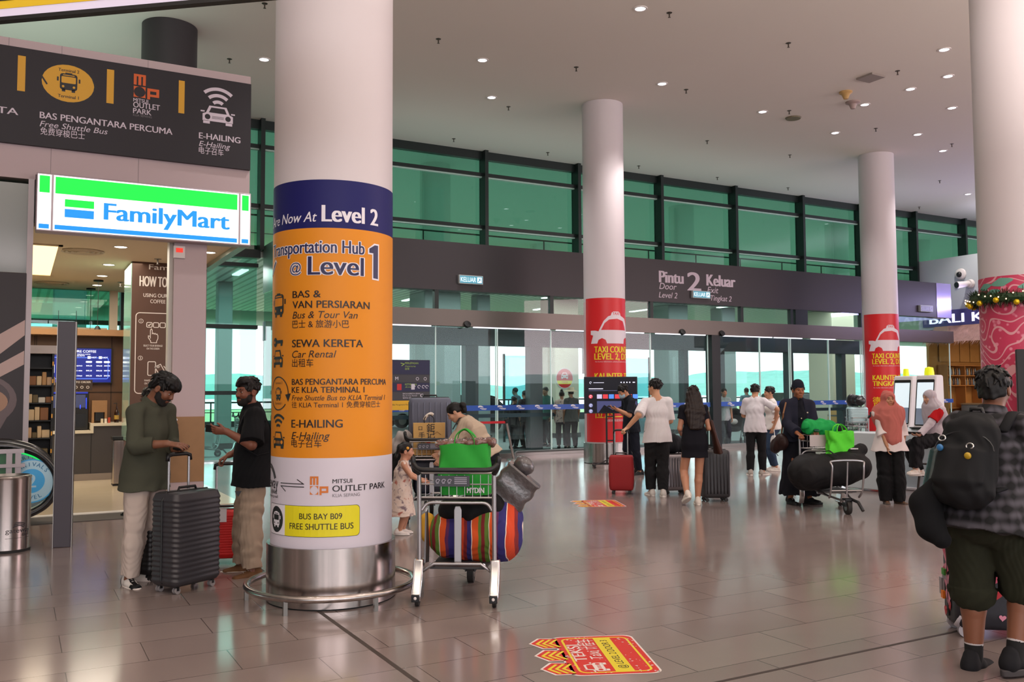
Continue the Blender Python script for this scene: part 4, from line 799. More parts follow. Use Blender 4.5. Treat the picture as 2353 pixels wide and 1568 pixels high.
t = MB(frame((0, 0, 0), (1, 0, 0), (0, 0, 1))); t.text_between('BALI KAFETERIA', .0, 5.2, .0, .31, 0, 0, bold=.06); t.obj('lettering', mat('letter_glow', '#eef0ff', .5, emit=1.3), sl)
th = thing('thatch_awning', 'brown palm thatch awning under the lit letters of the far shop', 'awning', (XW, 13.5, 0)); R = np.random.RandomState(8); m = MB()
m.add([(-.05, -7, 3.85), (-.05, 7.2, 3.85), (-.75, 7.2, 3.25), (-.75, -7, 3.25)], [(0, 1, 2, 3)])
for k in range(2600):
    y = R.uniform(-2, 7.2); s_ = R.rand(); x0 = -.07-.68*s_; z0 = 3.86-.6*s_; L_ = R.uniform(.15, .34); d = np.array([-.72*L_+R.normal()*.03, R.normal()*.08, -.70*L_]); m.add([(x0, y, z0), (x0, y+.018, z0), (x0+d[0], y+d[1], z0+d[2])], [(0, 1, 2)])
m.obj('thatch', mat('thatch_brown', '#a5806a', .9, noise=.3, nscale=6), th)
sv = thing('bottle_shelf', 'honey wood wall shelf with rows of glasses in the far shop', 'shelf', (XW+.5, 21.05, 0)); m = MB()
for z in (.9, 1.72, 2.08, 2.45): m.span((0, -.40, z), (3.0, 0, z+.035))
for x in (0, 1.0, 2.0, 2.96): m.span((x+.001, -.39, 0), (x+.04, -.001, 2.5))
m.obj('shelves', mat('shelf_wood', '#a9713a', .5), sv)
for z in (1.756, 2.116):
    for q in range(24):
        x = XW+.62+q*.118; c = [('#8b5a2c'), ('#3b2d28'), ('#b58a4e'), ('#6a7a86')][(q*7+int(z*3)) % 4]
        if min(abs(x-XW-.5-d_) for d_ in (1.02, 2.02)) < .06: continue
        o = MB().lathe([(0, 0), (.042, 0), (.047, .1), (.04, .18), (.02, .22), (.02, .26)], 10).obj('bottle', mat('jar'+c[1:], c, .2), smooth=40); o.location = (x, 20.85, z)
        tag(o, 'small bottle on the honey wood shelf of the far shop', 'bottle', 'bottles on the far shop shelf')
m = MB()
for i in range(5): m.span((.1+.6*i, -.02, 2.62), (.66+.6*i, 0, 3.5))
m.obj('cupboard_front', mat('cupboard_honey', '#b9884c', .5, noise=.1, nscale=5), sv)
l = bpy.data.lights.new('far_shop_light', 'AREA'); l.size = 2.5; l.energy = 130; l.color = (1, .82, .6); q = bpy.data.objects.new('far_shop_light', l); COL.objects.link(q); q.location = (XW+2, 17, 3.65)
o = thing('bar_counter', 'grey bar counter of the far shop behind the seated woman', 'counter', (XW+1.0, 15.5, 0)); MB().span((0, -4, 0), (.6, 5, 1.05)).obj('body', mat('bar_grey', '#6f6a68', .5), o); MB().span((-.05, -4, 1.05), (.65, 5, 1.1)).obj('worktop', WOODL, o)
for i, (p, tgt) in enumerate((((XW-.02, 19.65, 5.65), 0), ((XW-.02, 19.3, 5.27), 1))):
    o = thing('security_camera', ['white dome security camera on the far white wall, upper one', 'white bullet security camera on the far white wall beside the pink column'][i], 'camera', p)
    if i == 0: MB().lathe([(.2, 0), (.19, .06), (.1, .1)], 24, M=roty(rad(-90))).obj('housing', WHITE, o, smooth=40); MB().ball((-.09, 0, -.02), .10, 16).obj('dome', BLACK, o, smooth=True)
    else: MB().cyl((0, 0, 0), (-.12, 0, 0), .16, .13, n=20).cyl((-.1, 0, 0), (-.55, .15, -.06), .09, .12, n=18).obj('housing', WHITE, o, smooth=40); MB().cyl((-.55, .15, -.06), (-.57, .155, -.063), .10, n=18).obj('lens', BLACK, o)
# ================================================================ PEOPLE: smooth solids meshed as one continuous surface
def nrm(v): v = np.asarray(v, float); return v/(np.linalg.norm(v)+1e-12)
def cap(p0, p1, r0, r1=None, b0=None, b1=None, side=(0, 1, 0), k=.02, flat=0):
    r1 = r0 if r1 is None else r1; b0 = r0 if b0 is None else b0; b1 = (b0*r1/r0 if r0 else r1) if b1 is None else b1
    return ('c', np.array(p0, float), np.array(p1, float), r0, b0, r1, b1, np.array(side, float), k, flat)
def ell(c, r, R=None, k=.02): return ('e', np.array(c, float), np.array(r, float), np.eye(3) if R is None else np.array(R, float), k)
def pdist(p, P):
    if p[0] == 'e':
        q = (P-p[1]) @ p[3].T; r = p[2]; k0 = np.linalg.norm(q/r, axis=-1); k1 = np.linalg.norm(q/(r*r), axis=-1); return k0*(k0-1)/(k1+1e-9)
    _, p0, p1, a0, b0, a1, b1, side, k, flat = p
    ax = p1-p0; L = np.linalg.norm(ax)+1e-9; u = ax/L; s = side-u*(side@u)
    if np.linalg.norm(s) < 1e-3: s = np.cross(u, [.3, .5, .8])
    s = nrm(s); w = np.cross(u, s)
    q = P-p0; t = q@u; tt = np.clip(t/L, 0, 1); e = t-tt*L; a = a0+(a1-a0)*tt; b = b0+(b1-b0)*tt; c = np.minimum(a, b)
    x, y, z = (q@s)/a, (q@w)/b, e/c
    k0 = np.sqrt(x*x+y*y+z*z); k1 = np.sqrt((x/a)**2+(y/b)**2+(z/c)**2); d = k0*(k0-1)/(k1+1e-9)
    if flat & 1: d = np.maximum(d, -t)
    if flat & 2: d = np.maximum(d, t-L)
    return d
def pbox(p):
    if p[0] == 'e':
        e = np.abs(p[3].T) @ p[2]; return p[1]-e, p[1]+e
    r = max(p[3:7]); return np.minimum(p[1], p[2])-r, np.maximum(p[1], p[2])+r
def solid(prims, vox, cuts=(), fold=None):
    lo = np.min([pbox(p)[0] for p in prims], 0)-3*vox-.02; hi = np.max([pbox(p)[1] for p in prims], 0)+3*vox+.02
    n = np.ceil((hi-lo)/vox).astype(int)+1; F = np.full(n, 1.0, np.float32); ax = [lo[i]+vox*np.arange(n[i]) for i in range(3)]
    def sub(p, m):
        a, b = pbox(p); i0 = np.maximum(0, np.floor((a-m-lo)/vox).astype(int)); i1 = np.minimum(n, np.ceil((b+m-lo)/vox).astype(int)+1)
        sl = tuple(slice(i, max(i, j)) for i, j in zip(i0, i1)); return sl, np.stack(np.meshgrid(*[ax[i][sl[i]] for i in range(3)], indexing='ij'), -1)
    for p in prims:
        k = p[-1] if p[0] == 'e' else p[8]; sl, P = sub(p, k+4*vox); d = pdist(p, P).astype(np.float32); f = F[sl]
        h = np.maximum(k-np.abs(f-d), 0)/max(k, 1e-6); F[sl] = np.minimum(f, d)-h*h*k*.25
    for p in cuts:
        k = p[-1] if p[0] == 'e' else p[8]; sl, P = sub(p, k+3*vox); d = -pdist(p, P).astype(np.float32); f = F[sl]
        h = np.maximum(k-np.abs(f-d), 0)/max(k, 1e-6); F[sl] = np.maximum(f, d)+h*h*k*.25
    if fold:
        I = np.argwhere(np.abs(F) < .03); P = lo+I*vox; F[tuple(I.T)] += fold(P).astype(np.float32)
    return nets(F, lo, vox)
def nets(F, lo, vox):
    S = F < 0; n = np.array(F.shape); C = np.zeros(n-1, np.int8)
    for dx in (0, 1):
        for dy in (0, 1):
            for dz in (0, 1): C += S[dx:n[0]-1+dx, dy:n[1]-1+dy, dz:n[2]-1+dz]
    act = (C > 0) & (C < 8); I = np.argwhere(act); idx = np.full(n-1, -1, np.int32); idx[act] = np.arange(len(I))
    acc = np.zeros((len(I), 3)); cnt = np.zeros(len(I)); cor = [(a, b, c) for a in (0, 1) for b in (0, 1) for c in (0, 1)]
    for a in cor:
        for ax in range(3):
            if a[ax]: continue
            b = list(a); b[ax] = 1; fa = F[I[:, 0]+a[0], I[:, 1]+a[1], I[:, 2]+a[2]]; fb = F[I[:, 0]+b[0], I[:, 1]+b[1], I[:, 2]+b[2]]
            m = (fa < 0) != (fb < 0); t = fa[m]/(fa[m]-fb[m]); p = np.tile(np.array(a, float), (m.sum(), 1)); p[:, ax] += t; acc[m] += p; cnt[m] += 1
    V = lo+(I+acc/cnt[:, None])*vox; Q = []
    for ax in range(3):
        o1, o2 = [(1, 2), (2, 0), (0, 1)][ax]; s0 = [slice(None)]*3; s1 = [slice(None)]*3; s0[ax] = slice(0, -1); s1[ax] = slice(1, None)
        A, B = S[tuple(s0)], S[tuple(s1)]; E = np.argwhere(A != B); E = E[(E[:, o1] > 0) & (E[:, o2] > 0) & (E[:, o1] < n[o1]-1) & (E[:, o2] < n[o2]-1)]
        ins = A[tuple(E.T)]; q = []
        for d1, d2 in ((-1, -1), (0, -1), (0, 0), (-1, 0)):
            e = E.copy(); e[:, o1] += d1; e[:, o2] += d2; q.append(idx[tuple(e.T)])
        q = np.stack(q, 1); q[~ins] = q[~ins][:, ::-1]; Q.append(q)
    return V, np.concatenate(Q)
def mesh_of(name, VQ, m, parent=None, mfun=None):
    V, Q = VQ; me = bpy.data.meshes.new(name); me.vertices.add(len(V)); me.vertices.foreach_set('co', V.astype(np.float32).ravel())
    me.loops.add(Q.size); me.loops.foreach_set('vertex_index', Q.astype(np.int32).ravel()); me.polygons.add(len(Q)); me.polygons.foreach_set('loop_start', np.arange(0, Q.size, 4, dtype=np.int32))
    for q in (m if isinstance(m, (list, tuple)) else [m]): me.materials.append(q)
    if mfun is not None: me.polygons.foreach_set('material_index', mfun(V[Q].mean(1)).astype(np.int32))
    me.update(calc_edges=True); me.validate(); me.shade_smooth()
    o = bpy.data.objects.new(name, me); COL.objects.link(o)
    if parent is not None: o.parent = parent
    return o
def folds(amp, f=1.0, seed=0, stretch=(1, 1, .45)):
    r = np.random.RandomState(seed); K = [(r.normal(size=3)*stretch*f*s, r.rand()*6.3, a) for s, a in ((14, 1), (24, .7), (40, .45), (70, .22))]
    def g(P):
        w = .03*np.sin(P[:, [1, 2, 0]]*19/max(f, .3)); d = 0
        for k, ph, a in K: d = d+a*np.sin((P+w)@k+ph)
        return amp*d
    return g
def dirv(pitch, yaw=0.0):   # unit vector leaning forward by pitch from vertical, towards yaw
    return np.array([math.sin(rad(pitch))*math.cos(rad(yaw)), math.sin(rad(pitch))*math.sin(rad(yaw)), math.cos(rad(pitch))])
def ik(a, b, l1, l2, pole):
    a, b, pole = np.array(a, float), np.array(b, float), np.array(pole, float); d = b-a; L = np.linalg.norm(d)
    if L > (l1+l2)*.999: b = a+d/L*(l1+l2)*.999; d = b-a; L = np.linalg.norm(d)
    x = (l1*l1-l2*l2+L*L)/(2*L); h = math.sqrt(max(0, l1*l1-x*x)); u = d/L; p = pole-u*(pole@u); return a+u*x+nrm(p)*h, b
class Person:
    """local frame: +x forward, +y left, +z up; all lengths in metres"""
    def __init__(s, H=1.72, female=False, thick=1.0, pel=None, lean=2, lean2=4, side=0, twist=0, neck=10, head=(0, 0, 0), arms=None, legs=None, skin='#b88462', vox=.006, kid=False, shw=1.0):
        k = s.k = H/1.72; s.f = female; s.th = thick; s.vox = vox; s.skin = skin; s.kid = kid; hs = s.hs = k*(1.0 if not kid else 1.42)
        s.P = np.array(pel if pel is not None else (0, 0, .93*k), float); d1 = dirv(lean)+np.array([0, side, 0]); d2 = dirv(lean2)+np.array([0, side, 0])
        s.Lh = np.array([0, 1.0, 0]); s.Lc = np.array([-math.sin(rad(twist)), math.cos(rad(twist)), 0]); s.Fc = np.cross(s.Lc, [0, 0, 1])
        s.C = s.P+nrm(d1)*.30*k; s.N = s.C+nrm(d2)*.215*k; s.d1, s.d2 = nrm(d1), nrm(d2)
        p, y, r = [rad(a) for a in head]; M = rotz(rad(twist)+y) @ roty(p) @ rotx(r); s.HM = M[:3, :3]; s.hf, s.hl, s.hu = M[:3, 0], M[:3, 1], M[:3, 2]
        s.HC = s.N+dirv(neck, twist+head[1]*.3)*.085*k+s.hu*.075*hs+s.hf*.015*hs
        w = .172*k*shw*(.9 if female else 1.0)*(thick**.5); s.S = {q: s.N-s.d2*.058*k+s.Lc*w*(1 if q == 'L' else -1) for q in 'LR'}
        s.Hp = {q: s.P+np.array([0, .088*k*(1 if q == 'L' else -1), -.03*k]) for q in 'LR'}
        s.arm = {}; s.leg = {}
        for q in 'LR':
            sg = 1 if q == 'L' else -1; a = (arms or {}).get(q, {}); w_ = a.get('w', s.S[q]+np.array([.06, sg*.06, -.52])*k)
            e, w_ = ik(s.S[q], w_, .285*k, .255*k, a.get('pole', (-.6, sg*.5, -.4))); fd = nrm(w_-e); hd = nrm(a.get('hd', fd)); hn = np.array(a.get('hn', (0, -sg, 0)), float); hn = nrm(hn-hd*(hn@hd)); s.arm[q] = (e, w_, hd, hn, a.get('curl', .35), a.get('thumb', 35))
            l = (legs or {}).get(q, {}); an = l.get('a', (-.02, sg*.10*k, .085*k)); kn, an = ik(s.Hp[q], an, .425*k, .415*k, l.get('pole', (1, sg*.1, 0))); s.leg[q] = (kn, an, l.get('yaw', sg*8), l.get('pitch', 0))
    def sg(s, q): return 1 if q == 'L' else -1
    def foot(s, q):
        kn, an, y, p = s.leg[q]; k = s.k; f = np.array([math.cos(rad(y))*math.cos(rad(p)), math.sin(rad(y))*math.cos(rad(p)), -math.sin(rad(p))]); l = np.array([-math.sin(rad(y)), math.cos(rad(y)), 0]); return an, f, l, np.cross(f, l)
    def torso(s, g=0.0, gw=0.0):
        k, t = s.k, s.th; fw = .94 if s.f else 1.0; ws = .86 if s.f else 1.0; P, C, N, L = s.P, s.C, s.N, s.Lc
        W = s.P+(s.C-s.P)*.45
        return [cap(P-s.d1*.04*k, W, .155*k*t+g, .132*k*t*ws+g+gw, .112*k*t+g, .10*k*t*ws+g+gw, s.Lh, .03), cap(W, C, .132*k*t*ws+g+gw, .152*k*t*fw+g, .10*k*t*ws+g+gw, .112*k*t+g, L, .03),
                cap(C, N-s.d2*.075*k, .155*k*t*fw+g, .135*k*fw+g, .112*k*t+g, .080*k+g, L, .03), cap(s.S['L'], s.S['R'], .046*k+g*.8, .046*k+g*.8, k=.035), cap((s.S['L']+s.S['R'])/2+s.d2*.035*k, N+s.d2*.02*k, .10*k+g*.5, .058*k+g*.5, .07*k+g*.5, .055*k+g*.5, L, .03)]+[cap(N-s.d2*.012*k, s.S[q]+s.d2*.006*k, .052*k+g*.6, .044*k+g*.6, k=.03) for q in 'LR']+([ell(C+s.d2*.045*k+s.Fc*.085*k+L*q*.07*k, (.055*k+g, .062*k+g, .058*k+g), k=.05) for q in (-1, 1)] if s.f and not s.kid else [])
    def armp(s, q, g=0.0, f=1.0, flare=0.0, kk=.012):      # arm covered to fraction f (0.5 = elbow)
        k, t = s.k, s.th**.7*(.86 if s.f else 1.0); e, w = s.arm[q][:2]; S = s.S[q]; a = []
        t1 = min(1, f/.5); p1 = S+(e-S)*t1; a.append(cap(S, p1, .052*k*t+g, (.052-.009*t1)*k*t+g+(flare if f <= .5 else 0), k=.03, flat=2 if f < .5 else 0))
        if f > .5: t2 = (f-.5)/.5; a.append(cap(e, e+(w-e)*t2, .044*k*t+g, (.044-.016*t2)*k*t+g+flare, k=kk, flat=2 if f < 1 else 0))
        return a
    def hand(s, q):
        e, w, hd, hn, curl, tha = s.arm[q]; k = s.k*(.92 if s.f else 1.0)*(1.1 if s.kid else 1); th = np.cross(hd, hn)*(1 if q == 'R' else -1)
        kn = w+hd*.085*k; a = [cap(w-hd*.01*k, kn, .030*k, .040*k, .020*k, .013*k, th, .012)]
        for i, (o, L) in enumerate(((.030, .078), (.0105, .086), (-.0095, .080), (-.029, .063))):
            p = kn+th*o*k-hd*.004*k; ang = curl*(.8+.12*i); spread = th*o*1.6
            for j, fr in enumerate((.46, .30, .24)):
                ang_ = rad(90)*ang*(j*.75+.45); d = nrm(hd*math.cos(ang_)+hn*math.sin(ang_)+spread*.8); p1 = p+d*L*fr*k; a.append(cap(p, p1, (.0092-.0008*j)*k, (.0086-.0010*j)*k, k=.004)); p = p1
        p = w+hd*.022*k+th*.026*k; d = nrm(hd*math.cos(rad(tha))+th*math.sin(rad(tha))+hn*.35); p1 = p+d*.042*k; a.append(cap(p, p1, .013*k, .0105*k, k=.008)); d2 = nrm(d+hd*.6*curl+hn*.6*curl-th*.5*curl); a.append(cap(p1, p1+d2*.030*k, .0098*k, .0082*k, k=.004)); return a
    def legp(s, q, g=0.0, f=1.0, g2=None, kk=.012, flat=True):  # f: 0.5 = knee, 1 = ankle
        k, t = s.k, s.th**.8; kn, an = s.leg[q][:2]; h = s.Hp[q]; g2 = g if g2 is None else g2; a = []
        t1 = min(1, f/.5); a.append(cap(h+np.array([0, 0, .02*k]), h+(kn-h)*t1, .084*k*t+g, (.084-.026*t1)*k*t+g+(g2-g)*t1*.6, .094*k*t+g, None, (0, 1, 0), .025, 2 if f < .5 and flat else 0))
        if f > .5:
            t2 = (f-.5)/.5; c = kn+(an-kn)*min(t2, .33); a.append(cap(kn, c, .056*k*t+g2*.7, .058*k*t+g2, k=kk))
            if t2 > .33: a.append(cap(c, kn+(an-kn)*t2, .058*k*t+g2, (.058-.022*(t2-.33)/.67)*k*t+g2, k=kk, flat=2 if flat and f < 1.05 and g > 0 else 0))
        return a
    def headp(s):
        h = s.hs; M = s.HM.T; c = lambda x, y, z: s.HC+s.HM@(np.array([x, y, z])*h); E = lambda x, y, z, r, k=.02: ell(c(x, y, z), np.array(r)*h, M, k)
        j = .92 if s.f else 1.0; ch = 1.0 if not s.kid else .9
        a = [E(-.012, 0, .032, (.096, .076, .088)), E(.030, 0, -.030, (.066, .060*j, .082*ch), .03), E(.060, 0, -.088*ch, (.030, .034*j, .026), .03), cap(c(.079, -.034, .026), c(.079, .034, .026), .012*h, k=.018),
             cap(c(.090, 0, .016), c(.106, 0, -.022), .0085*h, .0125*h, k=.010), E(.097, .011, -.027, (.010, .008, .008), .008), E(.097, -.011, -.027, (.010, .008, .008), .008), E(.064, .040, -.024, (.026, .022, .026), .02), E(.064, -.040, -.024, (.026, .022, .026), .02),
             cap(c(.0895, -.017, -.055), c(.0895, .017, -.055), .0085*h, b0=.0075*h, k=.008), cap(c(.0885, -.013, -.066), c(.0885, .013, -.066), .009*h, b0=.008*h, k=.008), E(-.008, .078, -.008, (.022, .010, .032), .008), E(-.008, -.078, -.008, (.022, .010, .032), .008),
             cap(s.N-s.d2*.02*s.k-s.Fc*.005, s.HC-s.hu*.07*h-s.hf*.015*h, .056*s.k*(.86 if s.f else 1)*s.th**.4, .054*h*(.86 if s.f else 1), k=.03)]
        cuts = [E(.096, .031, .004, (.014, .017, .011), .012), E(.096, -.031, .004, (.014, .017, .011), .012), E(-.002, .090, -.006, (.010, .008, .018), .006), E(-.002, -.090, -.006, (.010, .008, .018), .006)]
        return a, cuts
    def body(s, name, label, loc, rz, covered=False, group=None, cat='person'):
        a, cuts = s.headp(); pr = s.torso()+a
        for q in 'LR':
            pr += s.armp(q)+s.hand(q)+s.legp(q); an, f, l, u = s.foot(q); k = s.k; pr += [cap(an-f*.03*k-u*.03*k, an+f*.135*k-u*.055*k, .036*k, .034*k, .034*k, .018*k, l, .03)]
        sm = skin_mat(s.skin); o = mesh_of(name, solid(pr, s.vox, cuts), sm); o.location = loc; o.rotation_euler = (0, 0, rz); tag(o, label, cat, group); s.o = o; s.face(); return o
    def hp(s, x, y, z): return s.HC+s.HM@(np.array([x, y, z])*s.hs)
    def face(s, brow='#1a1210', lip='#8d4f45'):
        h = s.hs; M = np.eye(4); M[:3, :3] = s.HM
        for q in (-1, 1):
            e = MB(); T = M.copy(); T[:3, 3] = s.hp(.0765, .031*q, .004); e.ball((0, 0, 0), (.0125*h, .0135*h, .0052*h), 14, 0, T); T2 = M.copy(); T2[:3, 3] = s.hp(.0855, .031*q, .0035); e.ball((0, 0, 0), (.0042*h, .0070*h, .0056*h), 12, 1, T2)
            e.obj('eye', [mat('eye_white', '#b3a9a2', .35), mat('iris_dark', '#1c110c', .2)], s.o, smooth=True)
            MB().tube([s.hp(.0925, .017*q, .0265), s.hp(.0905, .033*q, .0315), s.hp(.080, .049*q, .026)], [.0035*h, .0042*h, .002*h], 6).obj('eyebrow', mat('brow_dark', brow, .8), s.o, smooth=True)
        MB().tube([s.hp(.0925, -.021, -.0605), s.hp(.0985, -.008, -.0585), s.hp(.0985, .008, -.0585), s.hp(.0925, .021, -.0605)], [.003*h, .0068*h, .0068*h, .003*h], 8, flat=.8).obj('lips', mat('lip'+lip[1:], lip, .5), s.o, smooth=True)
    def E(s, x, y, z, r, k=.02): return ell(s.hp(x, y, z), np.array(r)*s.hs, s.HM.T, k)
    def hair(s, style='short', col='#120d0c', extra=(), cuts=()):
        h = s.hs; E = s.E; pr = [E(-.016, 0, .040, (.102, .083, .092))]
        if style in ('short', 'fade'): ct = [E(.085, 0, -.052, (.080, .105, .098), .012), E(.02, 0, -.115, (.14, .15, .098), .012)]
        elif style == 'long': ct = [E(.090, 0, -.05, (.075, .070, .10), .012)]
        else: ct = [E(.085, 0, -.05, (.078, .10, .098), .012), E(.02, 0, -.14, (.14, .15, .085), .012)]
        R = np.random.RandomState(7)                            # locks lying along the skull
        if s.vox < .009 and style != 'bun':
            for i in range(120 if style != 'long' else 60):
                a, b = R.uniform(-PI, PI), R.uniform(-.1, 1.45); n_ = np.array([math.cos(b)*math.cos(a), math.cos(b)*math.sin(a), math.sin(b)])
                if n_[0] > .55 and n_[2] < .55: continue
                p0 = np.array([-.016, 0, .040])+n_*np.array([.102, .083, .092]); fl = nrm(np.array([.9 if n_[0] > .1 else -.5, R.normal()*.5+n_[1]*.8, -.9+R.normal()*.3])); fl = nrm(fl-n_*(fl@n_)); p1 = p0+fl*R.uniform(.03, .055)+n_*R.uniform(-.004, .010)
                pr.append(cap(s.hp(*p0), s.hp(*p1), .0095*h, .004*h, k=.005))
        o = mesh_of('hair', solid(pr+list(extra), s.vox*.8, ct+list(cuts), folds(.0022, 3.2, 5, (1, 1, .6))), mat('hair'+col[1:], col, .5, spec=.3), s.o); return o
    def beard(s, col='#15100e', full=True):
        h = s.hs; E = s.E; pr = [E(.033, 0, -.052, (.067, .0625, .072)), E(.064, 0, -.092, (.034, .038, .032), .02), E(.012, .05, -.035, (.03, .018, .05)), E(.012, -.05, -.035, (.03, .018, .05))]
        ct = [E(.055, 0, .012, (.085, .085, .052), .01), E(.095, 0, -.06, (.022, .026, .017), .008), E(-.075, 0, -.04, (.085, .1, .15), .01), E(.075, .046, -.028, (.03, .022, .024), .01), E(.075, -.046, -.028, (.03, .022, .024), .01)]
        mesh_of('beard', solid(pr, s.vox*.7, ct, folds(.0016, 4, 2)), mat('beard'+col[1:], col, .8), s.o)
        MB().tube([s.hp(.088, -.026, -.052), s.hp(.1015, -.008, -.046), s.hp(.1015, .008, -.046), s.hp(.088, .026, -.052)], [.003*h, .007*h, .007*h, .003*h], 8).obj('moustache', mat('beard'+col[1:], col, .8), s.o, smooth=True)
    def top(s, name, m, g=.014, sleeve=.3, hem=.10, flare=.012, hemw=.0, amp=.004, collar=False, seed=1, extra=(), cuts=(), sflare=.012, mfun=None, f=1.0):
        k, t = s.k, s.th; P = s.P-s.d1*hem*k; pr = s.torso(g, .012)+[cap(s.P-s.d1*.05*k, s.P+s.d1*.13*k, .190*k*t+g, .158*k*t+g, .146*k*t+g, .124*k*t+g, s.Lh, .03)]+[cap(P, s.P+s.d1*.12*k, .206*k*t+g+hemw, .156*k*t+g, .150*k*t+g+hemw, .112*k*t+g, s.Lh, .03, 1)]
        if sleeve: 
            for q in 'LR': pr += s.armp(q, g, sleeve, sflare)
        ct = [cap(s.N+s.d2*.012*k, s.N+s.d2*.2*k, .062*k, .09*k, k=.01)]+[cap(P-s.d1*.3*k, P, .5, .5, k=.002, flat=2)]
        if collar: pr = pr+[cap(s.N-s.d2*.01*k, s.N+nrm(s.HC-s.N)*.045*k, .068*k, .064*k, k=.01, flat=2)]; ct[0] = cap(s.N+nrm(s.HC-s.N)*.03*k, s.N+s.d2*.2*k, .056*k, .06*k, k=.006)
        o = mesh_of(name, solid(pr+list(extra), s.vox, ct+list(cuts), folds(amp, f, seed)), m, s.o, mfun)
        if collar:
            ax = nrm(s.HC-s.hf*.02-s.N); c0 = s.N+ax*.012*k; u = nrm(np.cross(s.Lc, ax)); v = []; n = 28
            for j, (rr, zz) in enumerate(((.074, .0), (.070, .040), (.077, .046), (.092, .000))):
                for i in range(n+1): a = rad(24)+(2*PI-rad(48))*i/n; v.append(c0+u*math.cos(a)*rr*k*1.0+s.Lc*math.sin(a)*rr*k*.95+ax*(zz-.012*max(0, math.cos(a)))*k)
            MB().add(v, [(j*(n+1)+i, j*(n+1)+i+1, (j+1)*(n+1)+i+1, (j+1)*(n+1)+i) for j in range(3) for i in range(n)]).obj('collar', m if not isinstance(m, list) else m[0], o, smooth=50)
        return o
    def trousers(s, m, g=.016, g2=.024, f=.97, rise=.04, amp=.004, name='trousers', seed=3, hipw=.0, extra=(), cuts=()):
        k, t = s.k, s.th; pr = [cap(s.P-s.d1*.06*k, s.P+s.d1*rise*k, .158*k*t+g+hipw, .140*k*t+g, .118*k*t+g+hipw, .108*k*t+g, s.Lh, .04, 2)]
        for q in 'LR': pr += s.legp(q, g, f, g2)
        return mesh_of(name, solid(pr+list(extra), s.vox, cuts, folds(amp, 1.2, seed, (1, 1, 1.1))), m, s.o)
    def shoes(s, m, sole='#e8e2da', lace='#cfc8c0', heel=0.0, name='shoe', accent=None, big=1.0):
        k = s.k*(.92 if s.f else 1)*big
        for q in 'LR':
            an, f, l, u = s.foot(q); b = an-u*.085*s.k
            pr = [cap(b-f*.055*k+u*.055*k, b+f*.02*k+u*.052*k, .038*k, .040*k, .045*k, .042*k, l, .03), cap(b+f*.02*k+u*.045*k, b+f*.145*k+u*.03*k, .043*k, .042*k, .035*k, .024*k, l, .03), cap(b-f*.05*k+u*.05*k, b-f*.035*k+u*.10*k, .036*k, .036*k, k=.03)]
            ct = [cap(b-u*.2, b+u*.018*k, .5, .5, side=l, k=.004, flat=2)]
            o = mesh_of(name, solid(pr, s.vox*.75, ct), [m, accent or m], s.o, (lambda c: ((((c-b)@f > .105*k) & ((c-b)@u < .055*k)) | ((c-b)@f < -.045*k) | ((np.abs((c-b)@l) < .020*k) & ((c-b)@u > .055*k) & ((c-b)@f > .01))).astype(int)) if accent else None)
            poly = [((-.095)*k+.0, 0)]; n = 24; P2 = []
            for i in range(n):
                a = 2*PI*i/n; x = .043+.150*math.cos(a); y = .051*math.sin(a)*(1.0+.12*math.cos(a)); P2.append((x*k, y*k))
            T = np.eye(4); T[:3, 0] = f; T[:3, 1] = l; T[:3, 2] = u; T[:3, 3] = b; MB().prism(P2, 0, .032*k, 0, T).obj('sole', mat('sole'+sole[1:], sole, .6), o, bevel=.005)
            if lace and s.vox < .009:
                lb = MB()
                for i in range(4): c0 = b+f*(.035+.018*i)*k+u*(.092-.011*i)*k; lb.tube([c0-l*.022*k-u*.008*k, c0+u*.002*k, c0+l*.022*k-u*.008*k], .0038*k, 6)
                lb.obj('laces', mat('lace'+lace[1:], lace, .8), o, smooth=True)
def skin_mat(c):
    n = 'skin'+c[1:]
    if n not in MATS:
        m = mat(n, c, .5, noise=.04, nscale=25); p = m.node_tree.nodes['Principled BSDF']; p.inputs['Subsurface Weight'].default_value = .08; p.inputs['Subsurface Radius'].default_value = (.01, .004, .002)
    return MATS[n]
def cloth(c, name='cloth', rough=.85, bump=.0, noise=.05): return mat(name+c[1:], c, rough, noise=noise, nscale=14, bump=bump, spec=.25)
def loft(mb, rings, mi=0, cap=True):         # rings: list of (list of (x, y), z) or lists of 3-D points
    R = [[(x, y, z) for x, y in p] for p, z in rings]; n = len(R[0]); v = [q for r in R for q in r]
    f = [(i*n+k, i*n+(k+1) % n, (i+1)*n+(k+1) % n, (i+1)*n+k) for i in range(len(R)-1) for k in range(n)]
    if cap: f += [tuple(range(n))[::-1], tuple((len(R)-1)*n+k for k in range(n))]
    return mb.add(v, f, mi)

